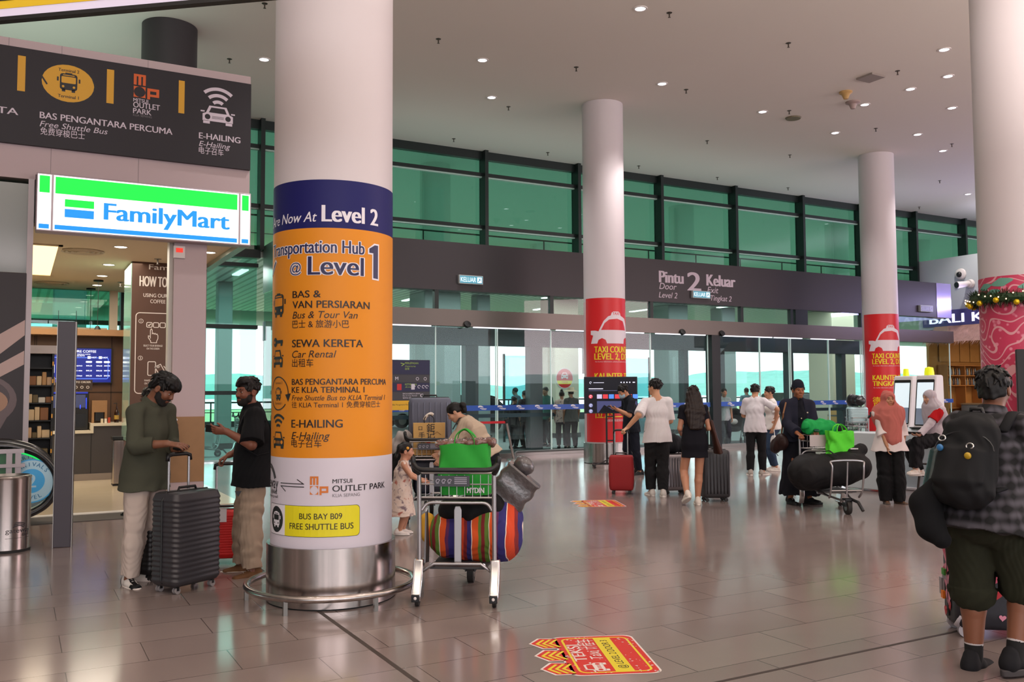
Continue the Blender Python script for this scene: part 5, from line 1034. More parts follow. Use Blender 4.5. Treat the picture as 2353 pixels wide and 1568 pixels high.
def tote(name, lab, w, d, h, m, loc, rz, flare=.0, handles=True, seed=1, amp=.006, hh=.16):
    """flat sided shopping bag with a folded rim and two ribbon handles"""
    o = thing(name, lab, 'bag', tuple(loc), rz); R = np.random.RandomState(seed); b = MB(); rings = []; N = 14
    base = []
    for (x0, y0), (x1, y1) in zip([(-1, -1), (1, -1), (1, 1), (-1, 1)], [(1, -1), (1, 1), (-1, 1), (-1, -1)]): base += [(x0+(x1-x0)*i/N, y0+(y1-y0)*i/N) for i in range(N)]
    ph = R.rand(6)*6
    for j in range(11):
        t = j/10; k = 1+flare*t; p = []
        for x, y in base:
            bul = math.sin(PI*min(1, t*1.1))*.5+.5; q = amp*(math.sin(x*5+t*6+ph[0])+.7*math.sin(y*4-t*9+ph[1])+.5*math.sin(x*9+y*7+t*13+ph[2])); r_ = 1-.06*(abs(x*y))**4
            p.append((x*w/2*k*r_+q*abs(x), y*d/2*(.75+.35*bul*(1-x*x*.5))*r_+q))
        rings.append((p, h*t+amp*math.sin(j+ph[3])*(1 if 0 < j < 10 else .0)))
    loft(b, rings); b.v = [(x, y, z+(amp*1.6*math.sin(x*22+ph[4]) if z > h*.93 else 0)) for x, y, z in b.v]; b.obj('body', m, o, smooth=55)
    if handles:
        for y in (-d*.36, d*.36): MB().tube(smooth_path([(-w*.2, y, h*.86), (-w*.17, y*.9, h+hh*.55), (-w*.03, y*.4, h+hh), (w*.10, y*.6, h+hh*.8), (w*.2, y*.9, h+hh*.3), (w*.22, y, h*.86)]), .016, 8, flat=.25).obj('handle', m, o, smooth=True)
    return o
# ---------------------------------------------------------------- the people in the hall
class Spot:                                  # a standing point, heading in degrees, and picture points turned into its own axes
    def __init__(s, px, py, rz, at=None):
        s.w = floor_at(px, py) if at is None else np.array(at, float); s.rz = rad(rz); d = s.w-CAM; s.D = d@FW
    def __call__(s, px, py, off=0.0):
        p = at_depth(px, py, s.D+off)-s.w; c, n = math.cos(s.rz), math.sin(s.rz); return np.array([p[0]*c+p[1]*n, -p[0]*n+p[1]*c, p[2]])
SHOEB, SHOEW, SHOEBR = cloth('#1a1a1c', 'shoe', .6), cloth('#d9d5cf', 'shoe', .6), cloth('#6a4a30', 'suede', .8)
# man in the olive shirt
q = Spot(330, 1342, -50); p = Person(H=1.80, vox=.005, pel=(0, 0, .97), lean=3, lean2=9, neck=30, head=(36, 17, 0), skin='#7a4d36', arms={'R': dict(w=q(384, 1020, -.22), pole=(-.5, -.5, -.8), hd=(.9, .35, -.1), hn=(.2, .4, -.9), curl=.25), 'L': dict(w=q(402, 1034, .0), pole=(-.4, .6, -.8), hd=(.9, -.25, -.05), hn=(0, -.3, .95), curl=.45)},
    legs={'R': dict(a=q(307, 1336, -.10)+np.array([-.05, 0, .0]), yaw=-24), 'L': dict(a=np.array([-.17, .09, .085]), yaw=14)})
p.body('person', 'man in an olive shirt and cream trousers looking down at a black wallet', q.w, q.rz)
p.hair('short', '#0c0908', [p.E(.045, 0, .085, (.070, .078, .045), .03), p.E(.085, .0, .062, (.035, .055, .035), .02), p.E(-.07, 0, -.02, (.045, .066, .06), .02)]); p.beard()
p.top('shirt', cloth('#45463a', 'linen', .9, .1), g=.018, sleeve=.80, hem=.17, hemw=.01, amp=.0055, collar=True, seed=4, sflare=.01)
p.trousers(cloth('#bfb0a6', 'cotton', .9), g=.018, g2=.030, amp=.005, rise=.02); p.shoes(cloth('#d2ccc6', 'leather', .5), '#d9cfc8', accent=cloth('#121214', 'leather', .5))
MB().tube([p.arm['L'][1]-p.arm['L'][2]*.03+np.array([.0, .026*math.cos(a), .026*math.sin(a)]) for a in np.linspace(0, 2*PI, 12, endpoint=False)], .004, 6, closed=True).obj('bracelet', BLACK, p.o)
OL = p; OLQ = q
# man in black beside the column
q = Spot(578, 1318, 172); p = Person(H=1.74, vox=.005, pel=(0, 0, .93), lean=-2, lean2=6, neck=16, head=(4, 30, 0), skin='#7d4c38', arms={'L': dict(w=q(520, 992, -.22), pole=(-.6, .5, -.6), hd=(1, -.15, .12), hn=(0, -.8, .4), curl=.55), 'R': dict(w=q(527, 1046, .12), pole=(-.8, -.5, .1), hd=(.85, 0, -.45), hn=(-.3, 0, -.9), curl=1.0)},
    legs={'L': dict(a=q(578, 1313, -.13), yaw=16), 'R': dict(a=q(556, 1307, .12), yaw=-6)})
p.body('person', 'bearded man in a black shirt and khaki trousers gripping a suitcase handle beside the column', q.w, q.rz)
p.hair('short', '#100c0b', [p.E(.03, 0, .092, (.065, .066, .04), .03)], [p.E(-.02, .085, -.03, (.06, .03, .05), .01), p.E(-.02, -.085, -.03, (.06, .03, .05), .01)]); p.beard()
p.top('shirt', cloth('#0f1013', 'jersey', .9), g=.030, sleeve=.46, hem=.16, hemw=.012, amp=.006, collar=True, seed=9, sflare=.022)
p.trousers(cloth('#a38f7c', 'cargo', .9), g=.022, g2=.045, amp=.0045, rise=.0, seed=8); p.shoes(SHOEBR, '#d8d0c6')
bg_, bf_ = MB(), MB(); k_ = q(560, 1115, -.2); t = MB(frame(q(560, 1140, -.20)+np.array([.05, 0.06, 0]), (-1, 0.0, 0), (0, 0, 1))); t.poly([(-.03, .05), (.03, .05), (0, 0)], 0); t.obj('trouser_badge', BLACK, p.o)
BKQ = q; BK = p
def soft(name, lab, cat, prims, m, loc=(0, 0, 0), rz=0, vox=.008, cuts=(), fold=None, group=None, mfun=None):
    o = mesh_of(name, solid(prims, vox, cuts, fold), m, None, mfun); o.location = loc; o.rotation_euler = (0, 0, rz); return tag(o, lab, cat, group)
N_ = BK.N; o = soft('backpack', 'black backpack on the back of the man in the black shirt, half behind the column', 'backpack', [cap(BK.C+np.array([-.235, 0, -.16]), BK.C+np.array([-.21, 0, .15]), .13, .12, .085, .07, (0, 1, 0), .02)], cloth('#17181b', 'nylon', .7), BKQ.w, BKQ.rz, .007, (), folds(.004, 1, 3))
MB().tube([BK.S['L']+np.array(v) for v in ((-.10, -.035, -.05), (-.05, -.04, .062), (.02, -.045, .068), (.09, -.04, .0), (.125, -.035, -.10), (.10, -.01, -.26), (-.02, .03, -.34), (-.13, -.02, -.32))], .018, 8, flat=.4).obj('strap', cloth('#1d1e21', 'strap', .8), o)
# guard behind the man in olive
q = Spot(346, 1186, 140); p = Person(H=1.66, vox=.007, thick=1.05, skin='#5d3a2c', head=(5, 10, 0), arms={'R': dict(w=(-.12, -.20, .95), pole=(-.5, -.8, 0)), 'L': dict(w=(.12, .26, .92), pole=(-.5, .8, 0))}, legs={'R': dict(a=(-.05, -.13, .085)), 'L': dict(a=q(309, 1172))})
p.body('person', 'security guard in a white uniform shirt with a red lanyard behind the man in olive', q.w, q.rz); p.hair('short'); p.top('shirt', cloth('#d8d3d6', 'uniform', .8), g=.018, sleeve=.44, hem=.02, amp=.004, collar=True, sflare=.02); p.trousers(cloth('#17171c', 'cotton', .9), rise=.16); p.shoes(SHOEB, '#151515')
for s_ in 'LR': MB().box(p.S[s_]+np.array([0, 0, .068]), (.06, .12, .014), 0).obj('epaulette', BLACK, p.o); MB().ball(p.S[s_]+np.array([0, .066*p.sg(s_), -.10]), (.03, .008, .04), 12).obj('arm_badge', mat('badge_blue', '#2b7fb0', .5), p.o)
MB().tube([p.S['R']+np.array(v) for v in ((.0, -.02, .07), (.07, -.05, .0), (.05, -.09, -.14), (-.01, -.08, -.22), (-.06, -.06, -.1), (0, -.02, .065))], .007, 6).obj('lanyard', mat('lanyard_red', '#b0242c', .6), p.o)
# woman in beige bending over the rear trolley
q = Spot(1096, 1205, 148); p = Person(H=1.60, female=True, vox=.006, pel=(-.12, 0, .86), lean=30, lean2=42, neck=48, head=(38, 0, 0), skin='#c39478', arms={'L': dict(w=(.42, .14, .80), pole=(-.6, .4, -.2), curl=.4), 'R': dict(w=(.45, -.12, .86), pole=(-.6, -.4, -.2), curl=.4)})
p.body('person', 'woman in a beige jumper with tied dark hair bending over the rear trolley', q.w, q.rz); p.hair('bun', '#0f0b0b', [p.E(-.135, 0, .01, (.042, .042, .045), .01), cap(p.hp(-.14, 0, .0), p.hp(-.14, 0, .0)+np.array([-.035, -.02, -.20]), .038, .02, k=.02), cap(p.hp(.03, .05, -.09), p.hp(.06, .03, -.24), .012, .02, k=.02)]); p.top('jumper', cloth('#b3a08c', 'knit', .95, .1), g=.03, sleeve=.97, hem=.06, amp=.006, seed=2); p.trousers(cloth('#15151b', 'cotton')); p.shoes(SHOEW)
MB().tube([p.N+np.array(v) for v in ((-.17, -.14, -.06), (-.06, -.02, .055), (.05, .07, .03), (.12, .16, -.1))], .012, 8, flat=.4).obj('bag_strap', BLACK, p.o)
# little girl
q = Spot(922, 1229, -22); p = Person(H=.98, kid=True, female=True, vox=.005, thick=1.25, skin='#bf8a70', head=(4, 0, 0), lean=6, lean2=4, arms={'R': dict(w=(.24, -.10, .60), pole=(-.2, -.6, -.6)), 'L': dict(w=(.24, .10, .60), pole=(-.2, .6, -.6))}, legs={'L': dict(a=(.02, .055, .05)), 'R': dict(a=(-.02, -.055, .05))})
p.body('person', 'little girl in a pale floral dress reaching for the rear trolley', q.w, q.rz); p.hair('bun', '#0e0a0a', [p.E(-.075, .055, .055, (.04, .04, .04), .02), p.E(-.075, -.055, .055, (.04, .04, .04), .02), cap(p.hp(-.09, -.06, .05), p.hp(-.13, -.075, -.08), .03, .015, k=.02), cap(p.hp(-.09, .06, .05), p.hp(-.13, .075, -.08), .03, .015, k=.02)])
def floral():
    m, nt, pr = nodes_of('floral_cotton', .9); tc = nt.nodes.new('ShaderNodeTexCoord'); n = nt.nodes.new('ShaderNodeTexNoise'); n.inputs['Scale'].default_value = 16; n.inputs['Detail'].default_value = 2
    cr = nt.nodes.new('ShaderNodeValToRGB'); e = cr.color_ramp.elements; e[0].color = (*lin('#7c6a72'), 1); e[0].position = .34; e[1].color = (*lin('#d8c6bc'), 1); e[1].position = .46; x = e.new(.64); x.color = (*lin('#d3beb2'), 1); x = e.new(.70); x.color = (*lin('#b06a5e'), 1)
    nt.links.new(tc.outputs['Object'], n.inputs['Vector']); nt.links.new(n.outputs[0], cr.inputs[0]); nt.links.new(cr.outputs[0], pr.inputs['Base Color']); return m
mesh_of('dress', solid(p.torso(.012)+[cap((-.01, 0, .27), p.C+np.array([0, 0, -.02]), .155, .10, .15, .085, (0, 1, 0), .03, 1), cap((0, 0, .22), (0, 0, .36), .165, .13, .155, .12, (0, 1, 0), .02, 1)], .005, [cap(p.N, p.N+np.array([0, 0, .1]), .05, .06, k=.01)], folds(.004, 1.6, 4, (1, 1, .2))), floral(), p.o); p.shoes(cloth('#e6dedc', 'trainer', .6), '#e8e2e0', big=1.15)
MB().ball(p.hp(.02, -.085, .05), .018, 10).ball(p.hp(.03, .07, .075), .016, 10).obj('hair_clip', mat('clip_yellow', '#e0a030', .4), p.o)
# man with a face mask looking at his phone
q = Spot(1452, 1091, 166); p = Person(H=1.74, vox=.006, lean=3, lean2=12, neck=30, head=(30, 0, 0), skin='#b8815f', arms={'L': dict(w=q(1418, 941, -.16), pole=(-.3, .5, -.9), hd=(.95, -.1, .2), hn=(0, -.3, .9), curl=.5), 'R': dict(w=q(1424, 945, .12), pole=(-.3, -.5, -.9), hd=(.9, .3, .15), hn=(0, .3, .9), curl=.5)}, legs={'L': dict(a=q(1470, 1086, -.1), yaw=12), 'R': dict(a=q(1455, 1079, .15), yaw=-4)})
p.body('person', 'man in a dark navy polo with a pale blue face mask looking at a phone', q.w, q.rz); p.hair('short', '#0e0b0b'); p.top('shirt', cloth('#141821', 'polo', .9), sleeve=.44, hem=.13, amp=.005, collar=True, sflare=.018); p.trousers(cloth('#131723', 'denim', .9), g2=.02); p.shoes(SHOEB, '#151515')
mesh_of('face_mask', solid([p.E(.045, 0, -.055, (.072, .066, .058)), p.E(.09, 0, -.05, (.03, .035, .045), .02)], .005, [p.E(-.05, 0, -.05, (.085, .12, .15), .01)]), mat('mask_blue', '#9fbccb', .8), p.o); MKQ, MK = q, p
# man in the white shirt seen from behind
q = Spot(1512, 1139, 66); p = Person(H=1.77, vox=.006, lean=2, lean2=3, neck=8, head=(2, 38, 0), thick=1.0, skin='#c2906f', arms={'L': dict(w=q(1442, 983, -.05), pole=(-1, .1, -.2), hd=(-.25, .75, -.45), hn=(.2, -.4, -.9), curl=1.0), 'R': dict(w=(.26, -.16, 1.06), pole=(-.7, -.25, -.7), curl=.8)}, legs={'L': dict(a=q(1496, 1131, .05), yaw=12), 'R': dict(a=q(1524, 1134, -.14), yaw=-10)})
p.body('person', 'man in a loose white shirt and black trousers seen from behind pulling the red suitcase', q.w, q.rz); p.hair('fade', '#120e0d'); p.top('shirt', cloth('#d9d4d6', 'cotton_white', .9), g=.013, sleeve=.47, hem=.14, amp=.006, sflare=.016, hemw=.006, seed=12); p.trousers(cloth('#1c1c1e', 'crepe', .9), g=.024, g2=.036, amp=.006); p.shoes(cloth('#cfc9c2', 'trainer2', .6))
MB().tube([p.hp(.085, .058, .01), p.hp(.088, .04, .02), p.hp(.092, .02, .012), p.hp(.093, 0, .014), p.hp(.092, -.02, .012)], .003, 6).tube([p.hp(.085, .064, .008), p.hp(-.01, .08, .012)], .003, 6).obj('glasses', BLACK, p.o); WTQ, WT = q, p
# woman with long hair
q = Spot(1598, 1160, 61); p = Person(H=1.66, female=True, vox=.006, lean=1, lean2=3, neck=12, head=(14, -6, 0), skin='#b57f63', arms={'L': dict(w=(.24, .15, 1.0), pole=(-.7, .3, -.6), curl=.7), 'R': dict(w=(.22, -.15, 1.02), pole=(-.7, -.3, -.6), curl=.7)}, legs={'L': dict(a=q(1577, 1141, -.10)+np.array([-.05, 0, .035]), yaw=10, pitch=24), 'R': dict(a=q(1603, 1152, .06), yaw=-4)})
p.body('person', 'woman with very long brown hair and a short black dress seen from behind', q.w, q.rz)
p.hair('long', '#1d100c', [cap(p.hp(-.055, 0, .0), p.N+np.array([-.10, 0, -.10]), .105, .145, .06, .045, (0, 1, 0), .03), cap(p.N+np.array([-.10, 0, -.10]), p.P+np.array([-.135, .0, .18]), .145, .10, .05, .032, (0, 1, 0), .03)])
k_ = p.k; p.top('dress', cloth('#111018', 'crepe2', .9), g=.010, sleeve=.26, hem=.25, hemw=-.020, amp=.002, seed=5); p.shoes(cloth('#d8cec4', 'trainer3', .6), '#e2dad0', big=1.1); LHQ, LH = q, p
# far man in a white shirt, woman beyond him
q = Spot(1738, 1091, 42); p = Person(H=1.72, vox=.007, lean=2, lean2=10, neck=22, head=(22, 0, 0), skin='#b98767', arms={'R': dict(w=q(1782, 962, .1), pole=(-.5, -.8, -.1), curl=.6), 'L': dict(w=(.30, .05, 1.06), pole=(-.5, .8, -.4), curl=.6)}, legs={'L': dict(a=q(1724, 1088, -.05), yaw=18), 'R': dict(a=q(1753, 1084, -.02), yaw=-40)})
p.body('person', 'man in a white shirt and slim black trousers standing near the glass doors', q.w, q.rz); p.hair('short', '#0d0b0c', [p.E(-.05, 0, -.02, (.06, .075, .07), .02)]); p.top('shirt', cloth('#cfcbd0', 'cotton_white2', .9), g=.013, sleeve=.42, hem=.13, amp=.005, sflare=.016, hemw=.006); p.trousers(cloth('#141417', 'cotton'), g=.02, g2=.02); p.shoes(cloth('#a39a92', 'trainer4', .6))
q = Spot(1776, 1072, 150, at=(14.05, 13.2, 0)); q = Spot(1776, 0, 150, at=floor_at(1778, 1082)); p = Person(H=1.66, female=True, vox=.008, skin='#b98a6c', head=(4, 0, 0), arms={'L': dict(w=(.05, .22, .86), pole=(-.5, .6, 0))})
p.body('person', 'short-haired woman in a white shirt and jeans holding a white bag near the doors', q.w, q.rz); p.hair('short', '#15100f'); p.top('shirt', cloth('#dcd8d4', 'cotton_white3', .9), g=.02, sleeve=.36, hem=.08); p.trousers(cloth('#2f4058', 'denim2'), g=.014, g2=.018); p.shoes(SHOEW)
o = soft('tote_bag', 'white tote bag with handles hanging from the hand of the short-haired woman', 'bag', [cap((0, -.14, .0), (0, .14, 0), .13, .13, .05, .05, (0, 0, 1), .02), cap((0, -.15, -.02), (0, .15, -.02), .13, .13, .05, .05, (0, 0, 1), .01)], cloth('#d9d6d4', 'canvas'), p.o.location+Matrix.Rotation(q.rz, 3, 'Z') @ Vector((.05, .22, .58)), q.rz, .01)
MB().tube([(0, -.08, .12), (0, -.05, .24), (0, .05, .24), (0, .08, .12)], .008, 6).obj('handle', mat('handle_white', '#cfccc8', .7), o)
# man in the navy robe
q = Spot(1838, 1158, 250); p = Person(H=1.71, vox=.006, thick=1.0, lean=-1, lean2=2, neck=8, head=(3, -6, 0), skin='#8d5637', arms={'R': dict(w=q(1832, 996, -.30), pole=(-.7, -.45, -.5), hd=(.8, .2, -.35), hn=(-.2, 0, -.95), curl=1.0), 'L': dict(w=q(1872, 990, -.28), pole=(-.7, .4, -.5), hd=(.8, -.2, -.3), hn=(-.2, 0, -.95), curl=1.0)}, legs={'R': dict(a=np.array([.0, -.14, .085]), yaw=0), 'L': dict(a=np.array([.03, .13, .085]), yaw=40)})
p.body('person', 'man in a long navy robe, jacket and cap pushing the trolley of black bags', q.w, q.rz); p.hair('fade', '#100d0d', cuts=[cap(p.hp(0, 0, .05), p.hp(0, 0, .3), .2, .2, k=.005, flat=1)])
mesh_of('robe', solid(p.torso(.02)+[cap((0, 0, .13), p.P+np.array([0, 0, .1]), .30, .185, .23, .145, (0, 1, 0), .03, 1)], .006, [], folds(.008, 1.0, 6, (1, 1, .08))), cloth('#11121b', 'robe', .9), p.o)
p.top('jacket', cloth('#1b1c2b', 'twill', .85), g=.034, sleeve=.95, hem=.06, hemw=.0, amp=.006, collar=True, cuts=[cap(p.N+np.array([.10, 0, .10]), p.P+np.array([.16, 0, -.2]), .045, .075, .12, .10, (0, 1, 0), .01)], seed=7); mesh_of('cap', solid([p.E(-.012, 0, .060, (.104, .085, .066)), cap(p.hp(-.012, 0, .035), p.hp(-.012, 0, .085), .101*p.hs, .097*p.hs, .082*p.hs, .078*p.hs, p.hf, .01)], .005, [cap(p.hp(0, 0, -.2), p.hp(-.004, 0, .034), .3, .3, k=.004, flat=2)]), cloth('#171a26', 'felt', .9), p.o)
mesh_of('goatee', solid([p.E(.074, 0, -.108, (.02, .018, .016))], .004), mat('beard15100e', '#15100e', .8), p.o); p.shoes(SHOEB, '#101010')
MB().ball(p.C+np.array([.155, .07, .06]), (.008, .012, .012), 8).ball(p.C+np.array([.15, -.02, -.02]), (.008, .01, .01), 8).obj('button', mat('button_pale', '#c9b9a0', .4), p.o); NVQ, NV = q, p
o = soft('shoulder_bag', 'dark brown leather bag hanging at the side of the man in the navy robe', 'bag', [ell(q(1796, 1016, .0), (.14, .075, .12)), ell(q(1782, 1026, .08), (.11, .07, .10), k=.05)], cloth('#2c1a18', 'hide', .5), q.w, q.rz, .008, (), folds(.004, 1.4, 2))
MB().tube([q(1796, 1000), q(1800, 950, -.1), q(1806, 925, -.03)], .012, 8, flat=.4).obj('strap', mat('strap_tan', '#7a5230', .6), o); MB().tube([q(1786, 1022), q(1782, 1040), q(1788, 1048)], .006, 6).obj('strap_end', BLACK, o)
# woman in the coral headscarf
def scarf(p, m, drop=.42, w=.17, side=0.0, seed=3):
    E = p.E; h = p.hs; k = p.k; Nf = p.N+p.Fc*.03*k
    pr = [E(-.012, 0, .030, (.116, .098, .106)), E(.02, 0, -.06, (.092, .088, .08), .03), cap(p.hp(-.02, 0, -.08), p.N-p.d2*.03*k, .095*h, .16*k, .095*h, .12*k, p.Lc, .04), cap(p.N+p.Fc*.03*k-p.d2*.02*k, p.C+p.Fc*.115*k-p.d2*(drop-.26)*k+p.Lc*side, .19*k, w*.72*k, .14*k, .11*k, p.Lc, .04), cap(p.S['L']+p.d2*.02-p.Lc*.02, p.S['R']+p.d2*.02+p.Lc*.02, .088*k, .088*k, k=.03), cap(p.S['L']-p.d2*.02-p.Lc*.02, p.S['R']-p.d2*.02+p.Lc*.02, .088*k, .088*k, k=.03), cap(p.C+p.d2*.07*k+p.Lc*.07, p.C+p.d2*.07*k-p.Lc*.07, .148*k, .148*k, k=.05), cap(p.N+p.Lc*.02, p.S['L']+p.d2*.03, .10*k, .06*k, k=.04), cap(p.N-p.Lc*.02, p.S['R']+p.d2*.03, .10*k, .06*k, k=.04)]
    return mesh_of('headscarf', solid(pr, p.vox, [E(.105, 0, -.026, (.062, .054, .078), .018)], folds(.008, 1.2, seed, (1, 1, .18))), m, p.o)
q = Spot(2048, 1156, 225); p = Person(H=1.57, female=True, vox=.006, thick=1.12, lean=0, lean2=2, neck=10, head=(2, 12, 3), skin='#b88363', arms={'R': dict(w=q(2040, 1032, -.12), pole=(-.5, -.8, 0), curl=.4, hd=(0.1, .1, -1)), 'L': dict(w=q(2074, 1028, .03), pole=(-.5, .8, 0), curl=.4, hd=(.1, 0, -1))}, legs={'R': dict(a=q(2036, 1148, -.05), yaw=5), 'L': dict(a=q(2066, 1150, -.06), yaw=40)})
p.body('person', 'woman in a coral pink headscarf, white blouse and black trousers', q.w, q.rz); p.top('blouse', cloth('#d8cdcb', 'chiffon', .8), g=.018, sleeve=.66, hem=.13, hemw=.03, amp=.007, sflare=.03, seed=15); p.trousers(cloth('#0e0e10', 'crepe3'), g=.022, g2=.050, f=1.03, amp=.006); scarf(p, cloth('#b8685f', 'scarf', .8), .50, .18, .02); p.shoes(cloth('#5a4638', 'heel', .4), '#2a1f1a')
# woman seated on the bar stool
q = Spot(2158, 1138, 160); p = Person(H=1.62, female=True, vox=.006, pel=(0, 0, .86), lean=2, lean2=10, neck=22, head=(14, 0, 0), skin='#cfa085', arms={'L': dict(w=q(2112, 1001, -.12), pole=(-.6, .6, -.5), curl=.5, hd=(.95, -.2, .05), hn=(0, -.2, .9)), 'R': dict(w=q(2128, 998, .1), pole=(-.6, -.6, -.5), curl=.5, hd=(.95, .2, .05), hn=(0, .2, .9))}, legs={'L': dict(a=q(2103, 1078, -.14), yaw=14, pole=(1, .1, .8)), 'R': dict(a=q(2112, 1082, .12), yaw=0, pole=(1, -.1, .8))})
p.body('person', 'woman in a pale grey headscarf seated on the tall dark stool holding a tablet', q.w, q.rz); p.top('top', cloth('#c8bfc6', 'jersey2', .9), g=.022, sleeve=.96, hem=.06, seed=21); mesh_of('red_sleeve', solid(p.armp('L', .030, .36, .01), .006, (), folds(.004, 1, 2)), cloth('#b3161c', 'jersey3', .9), p.o); p.trousers(cloth('#121216', 'crepe4'), g=.026, g2=.044, amp=.006); scarf(p, cloth('#b3aab2', 'scarf2', .8), .46, .17, .0, 9); p.shoes(cloth('#d9cfc4', 'trainer5', .6), '#e2dad2'); STQ, ST = q, p
# man in the foreground with the backpack
q = Spot(2284, 1540, 8); p = Person(H=1.76, vox=.005, thick=1.16, pel=(-.05, 0, .93), lean=13, lean2=17, neck=20, head=(6, 10, 0), skin='#7d4f39', arms={'L': dict(w=(.42, .18, 1.0), pole=(-.4, .8, -.4), curl=.9), 'R': dict(w=(.40, -.22, .98), pole=(-.4, -.8, -.4), curl=.9)}, legs={'L': dict(a=q(2238, 1516, .06), yaw=4), 'R': dict(a=q(2332, 1512, -.10), yaw=-8)})
p.body('person', 'man in a plaid shirt, green shorts and striped socks, nearest the camera', q.w, q.rz); p.hair('short', '#0b090a', [p.E(-.06, 0, -.03, (.055, .072, .07), .02)])
def plaid():
    m, nt, pr = nodes_of('dark_plaid', .9); L = nt.links; tc = nt.nodes.new('ShaderNodeTexCoord'); mix = None
    for d, sc in (('X', 5.0), ('Y', 5.0), ('Z', 5.0)):
        w = nt.nodes.new('ShaderNodeTexWave'); w.bands_direction = d; w.inputs['Scale'].default_value = sc; w.inputs['Distortion'].default_value = .4; L.new(tc.outputs['Object'], w.inputs[0])
        if mix is None: mix = w.outputs[1]
        else:
            a = nt.nodes.new('ShaderNodeMath'); a.operation = 'ADD' if d == 'Z' else 'MAXIMUM'; L.new(mix, a.inputs[0]); L.new(w.outputs[1], a.inputs[1]); mix = a.outputs[0]
    r = nt.nodes.new('ShaderNodeValToRGB'); e = r.color_ramp.elements; e[0].color = (*lin('#0d0d10'), 1); e[0].position = .30; e[1].color = (*lin('#4a474f'), 1); e[1].position = .80
    dv = nt.nodes.new('ShaderNodeMath'); dv.operation = 'MULTIPLY'; dv.inputs[1].default_value = .4; L.new(mix, dv.inputs[0]); L.new(dv.outputs[0], r.inputs[0]); L.new(r.outputs[0], pr.inputs['Base Color']); return m
p.top('shirt', plaid(), g=.026, sleeve=.92, hem=.15, hemw=.02, amp=.006, collar=True, seed=31); p.trousers(cloth('#26281c', 'shorts', .9), g=.028, g2=.062, f=.52, amp=.006, rise=.06, name='shorts'); SK = mat('sock_black', '#101012', .9, noise=.1, nscale=60); SKW = mat('sock_white', '#b9b4b6', .9)
for s_ in 'LR':
    kn, an = p.leg[s_][:2]; d = nrm(kn-an); o = mesh_of('sock', solid([cap(an-d*.03, an+d*.155, .046, .052, k=.01, flat=2)], .005), [SK, SKW], p.o, lambda c, an=an, d=d: ((((c-an)@d) > .075) & (((((c-an)@d)-.075) % .026) > .013)).astype(int))
p.shoes(cloth('#16161a', 'suede2', .8), '#3a3638', big=1.12); FGQ, FG = q, p
# people outside the glass, each with own clothes
for (px, dep, rz, H_, fem, topc, botc, hairc, lab, ht) in ((1256, 26, 200, 1.72, False, '#2f6a62', '#1c2128', '#222222', 'man in a green shirt waiting outside the glass doors', 0), (1291, 25, 61, 1.60, True, '#48545a', '#15161a', '#15100f', 'woman in a patterned top with a hair bun seen outside the glass', 1), (1313, 24.5, 75, 1.66, True, '#4f5352', '#15161a', '#1a1512', 'woman in a pale sun hat standing outside the glass', 2),
      (1187, 30, 120, 1.72, False, '#6a6f72', '#23252b', '#1a1512', 'man in grey walking past outside the glass doors', 0), (1180, 25, 20, 1.45, False, '#14151a', '#101116', '#121212', 'short person in dark clothes outside beside the red barrier tape', 0), (1208, 25, 90, 1.62, False, '#2a2b30', '#15161a', '#121212', 'person in dark clothes outside left of the inner door post', 0), (1662, 25, 250, 1.66, True, '#9aa3a6', '#30343c', '#15100f', 'person in a pale top outside beside the dark door post', 0), (1716, 31, 61, 1.68, False, '#6d8a96', '#2b3038', '#15100f', 'person in blue seen far outside through the doors', 0)):
    q = Spot(px, 0, rz, at=np.array([*(CAM+ray(px, 900)*dep)[:2], 0])); p = Person(H=H_, female=fem, vox=.011, head=(5, 0, 0), skin='#a87a60'); p.body('person', lab, q.w, q.rz)
    p.hair('long' if fem and ht == 0 else 'short', hairc, [p.E(-.02, 0, .14, (.045, .045, .045))] if ht == 1 else ()); p.top('shirt', floral() if ht == 1 else cloth(topc, 'out'), sleeve=.4, hem=.14); p.trousers(cloth(botc, 'outb')); p.shoes(SHOEB, '#333333')
    if ht == 2: MB().lathe([(.0, .115), (.085, .11), (.10, .03), (.19, -.005), (.19, -.012), (.09, .0)], 24, p.hp(-.01, 0, .055), M=None).obj('sun_hat', mat('hat_cream', '#d8cdb2', .9), p.o, smooth=40)
q = Spot(0, 0, 200, at=(31.8, 17.2, 0)); p = Person(H=1.66, female=True, vox=.011, skin='#b98767'); p.body('person', 'shop worker in grey behind the bar counter of the far shop', q.w, q.rz); p.hair('short', '#15100f'); p.top('shirt', cloth('#77747c', 'out'), sleeve=.5); p.trousers(cloth('#222228', 'outb'))
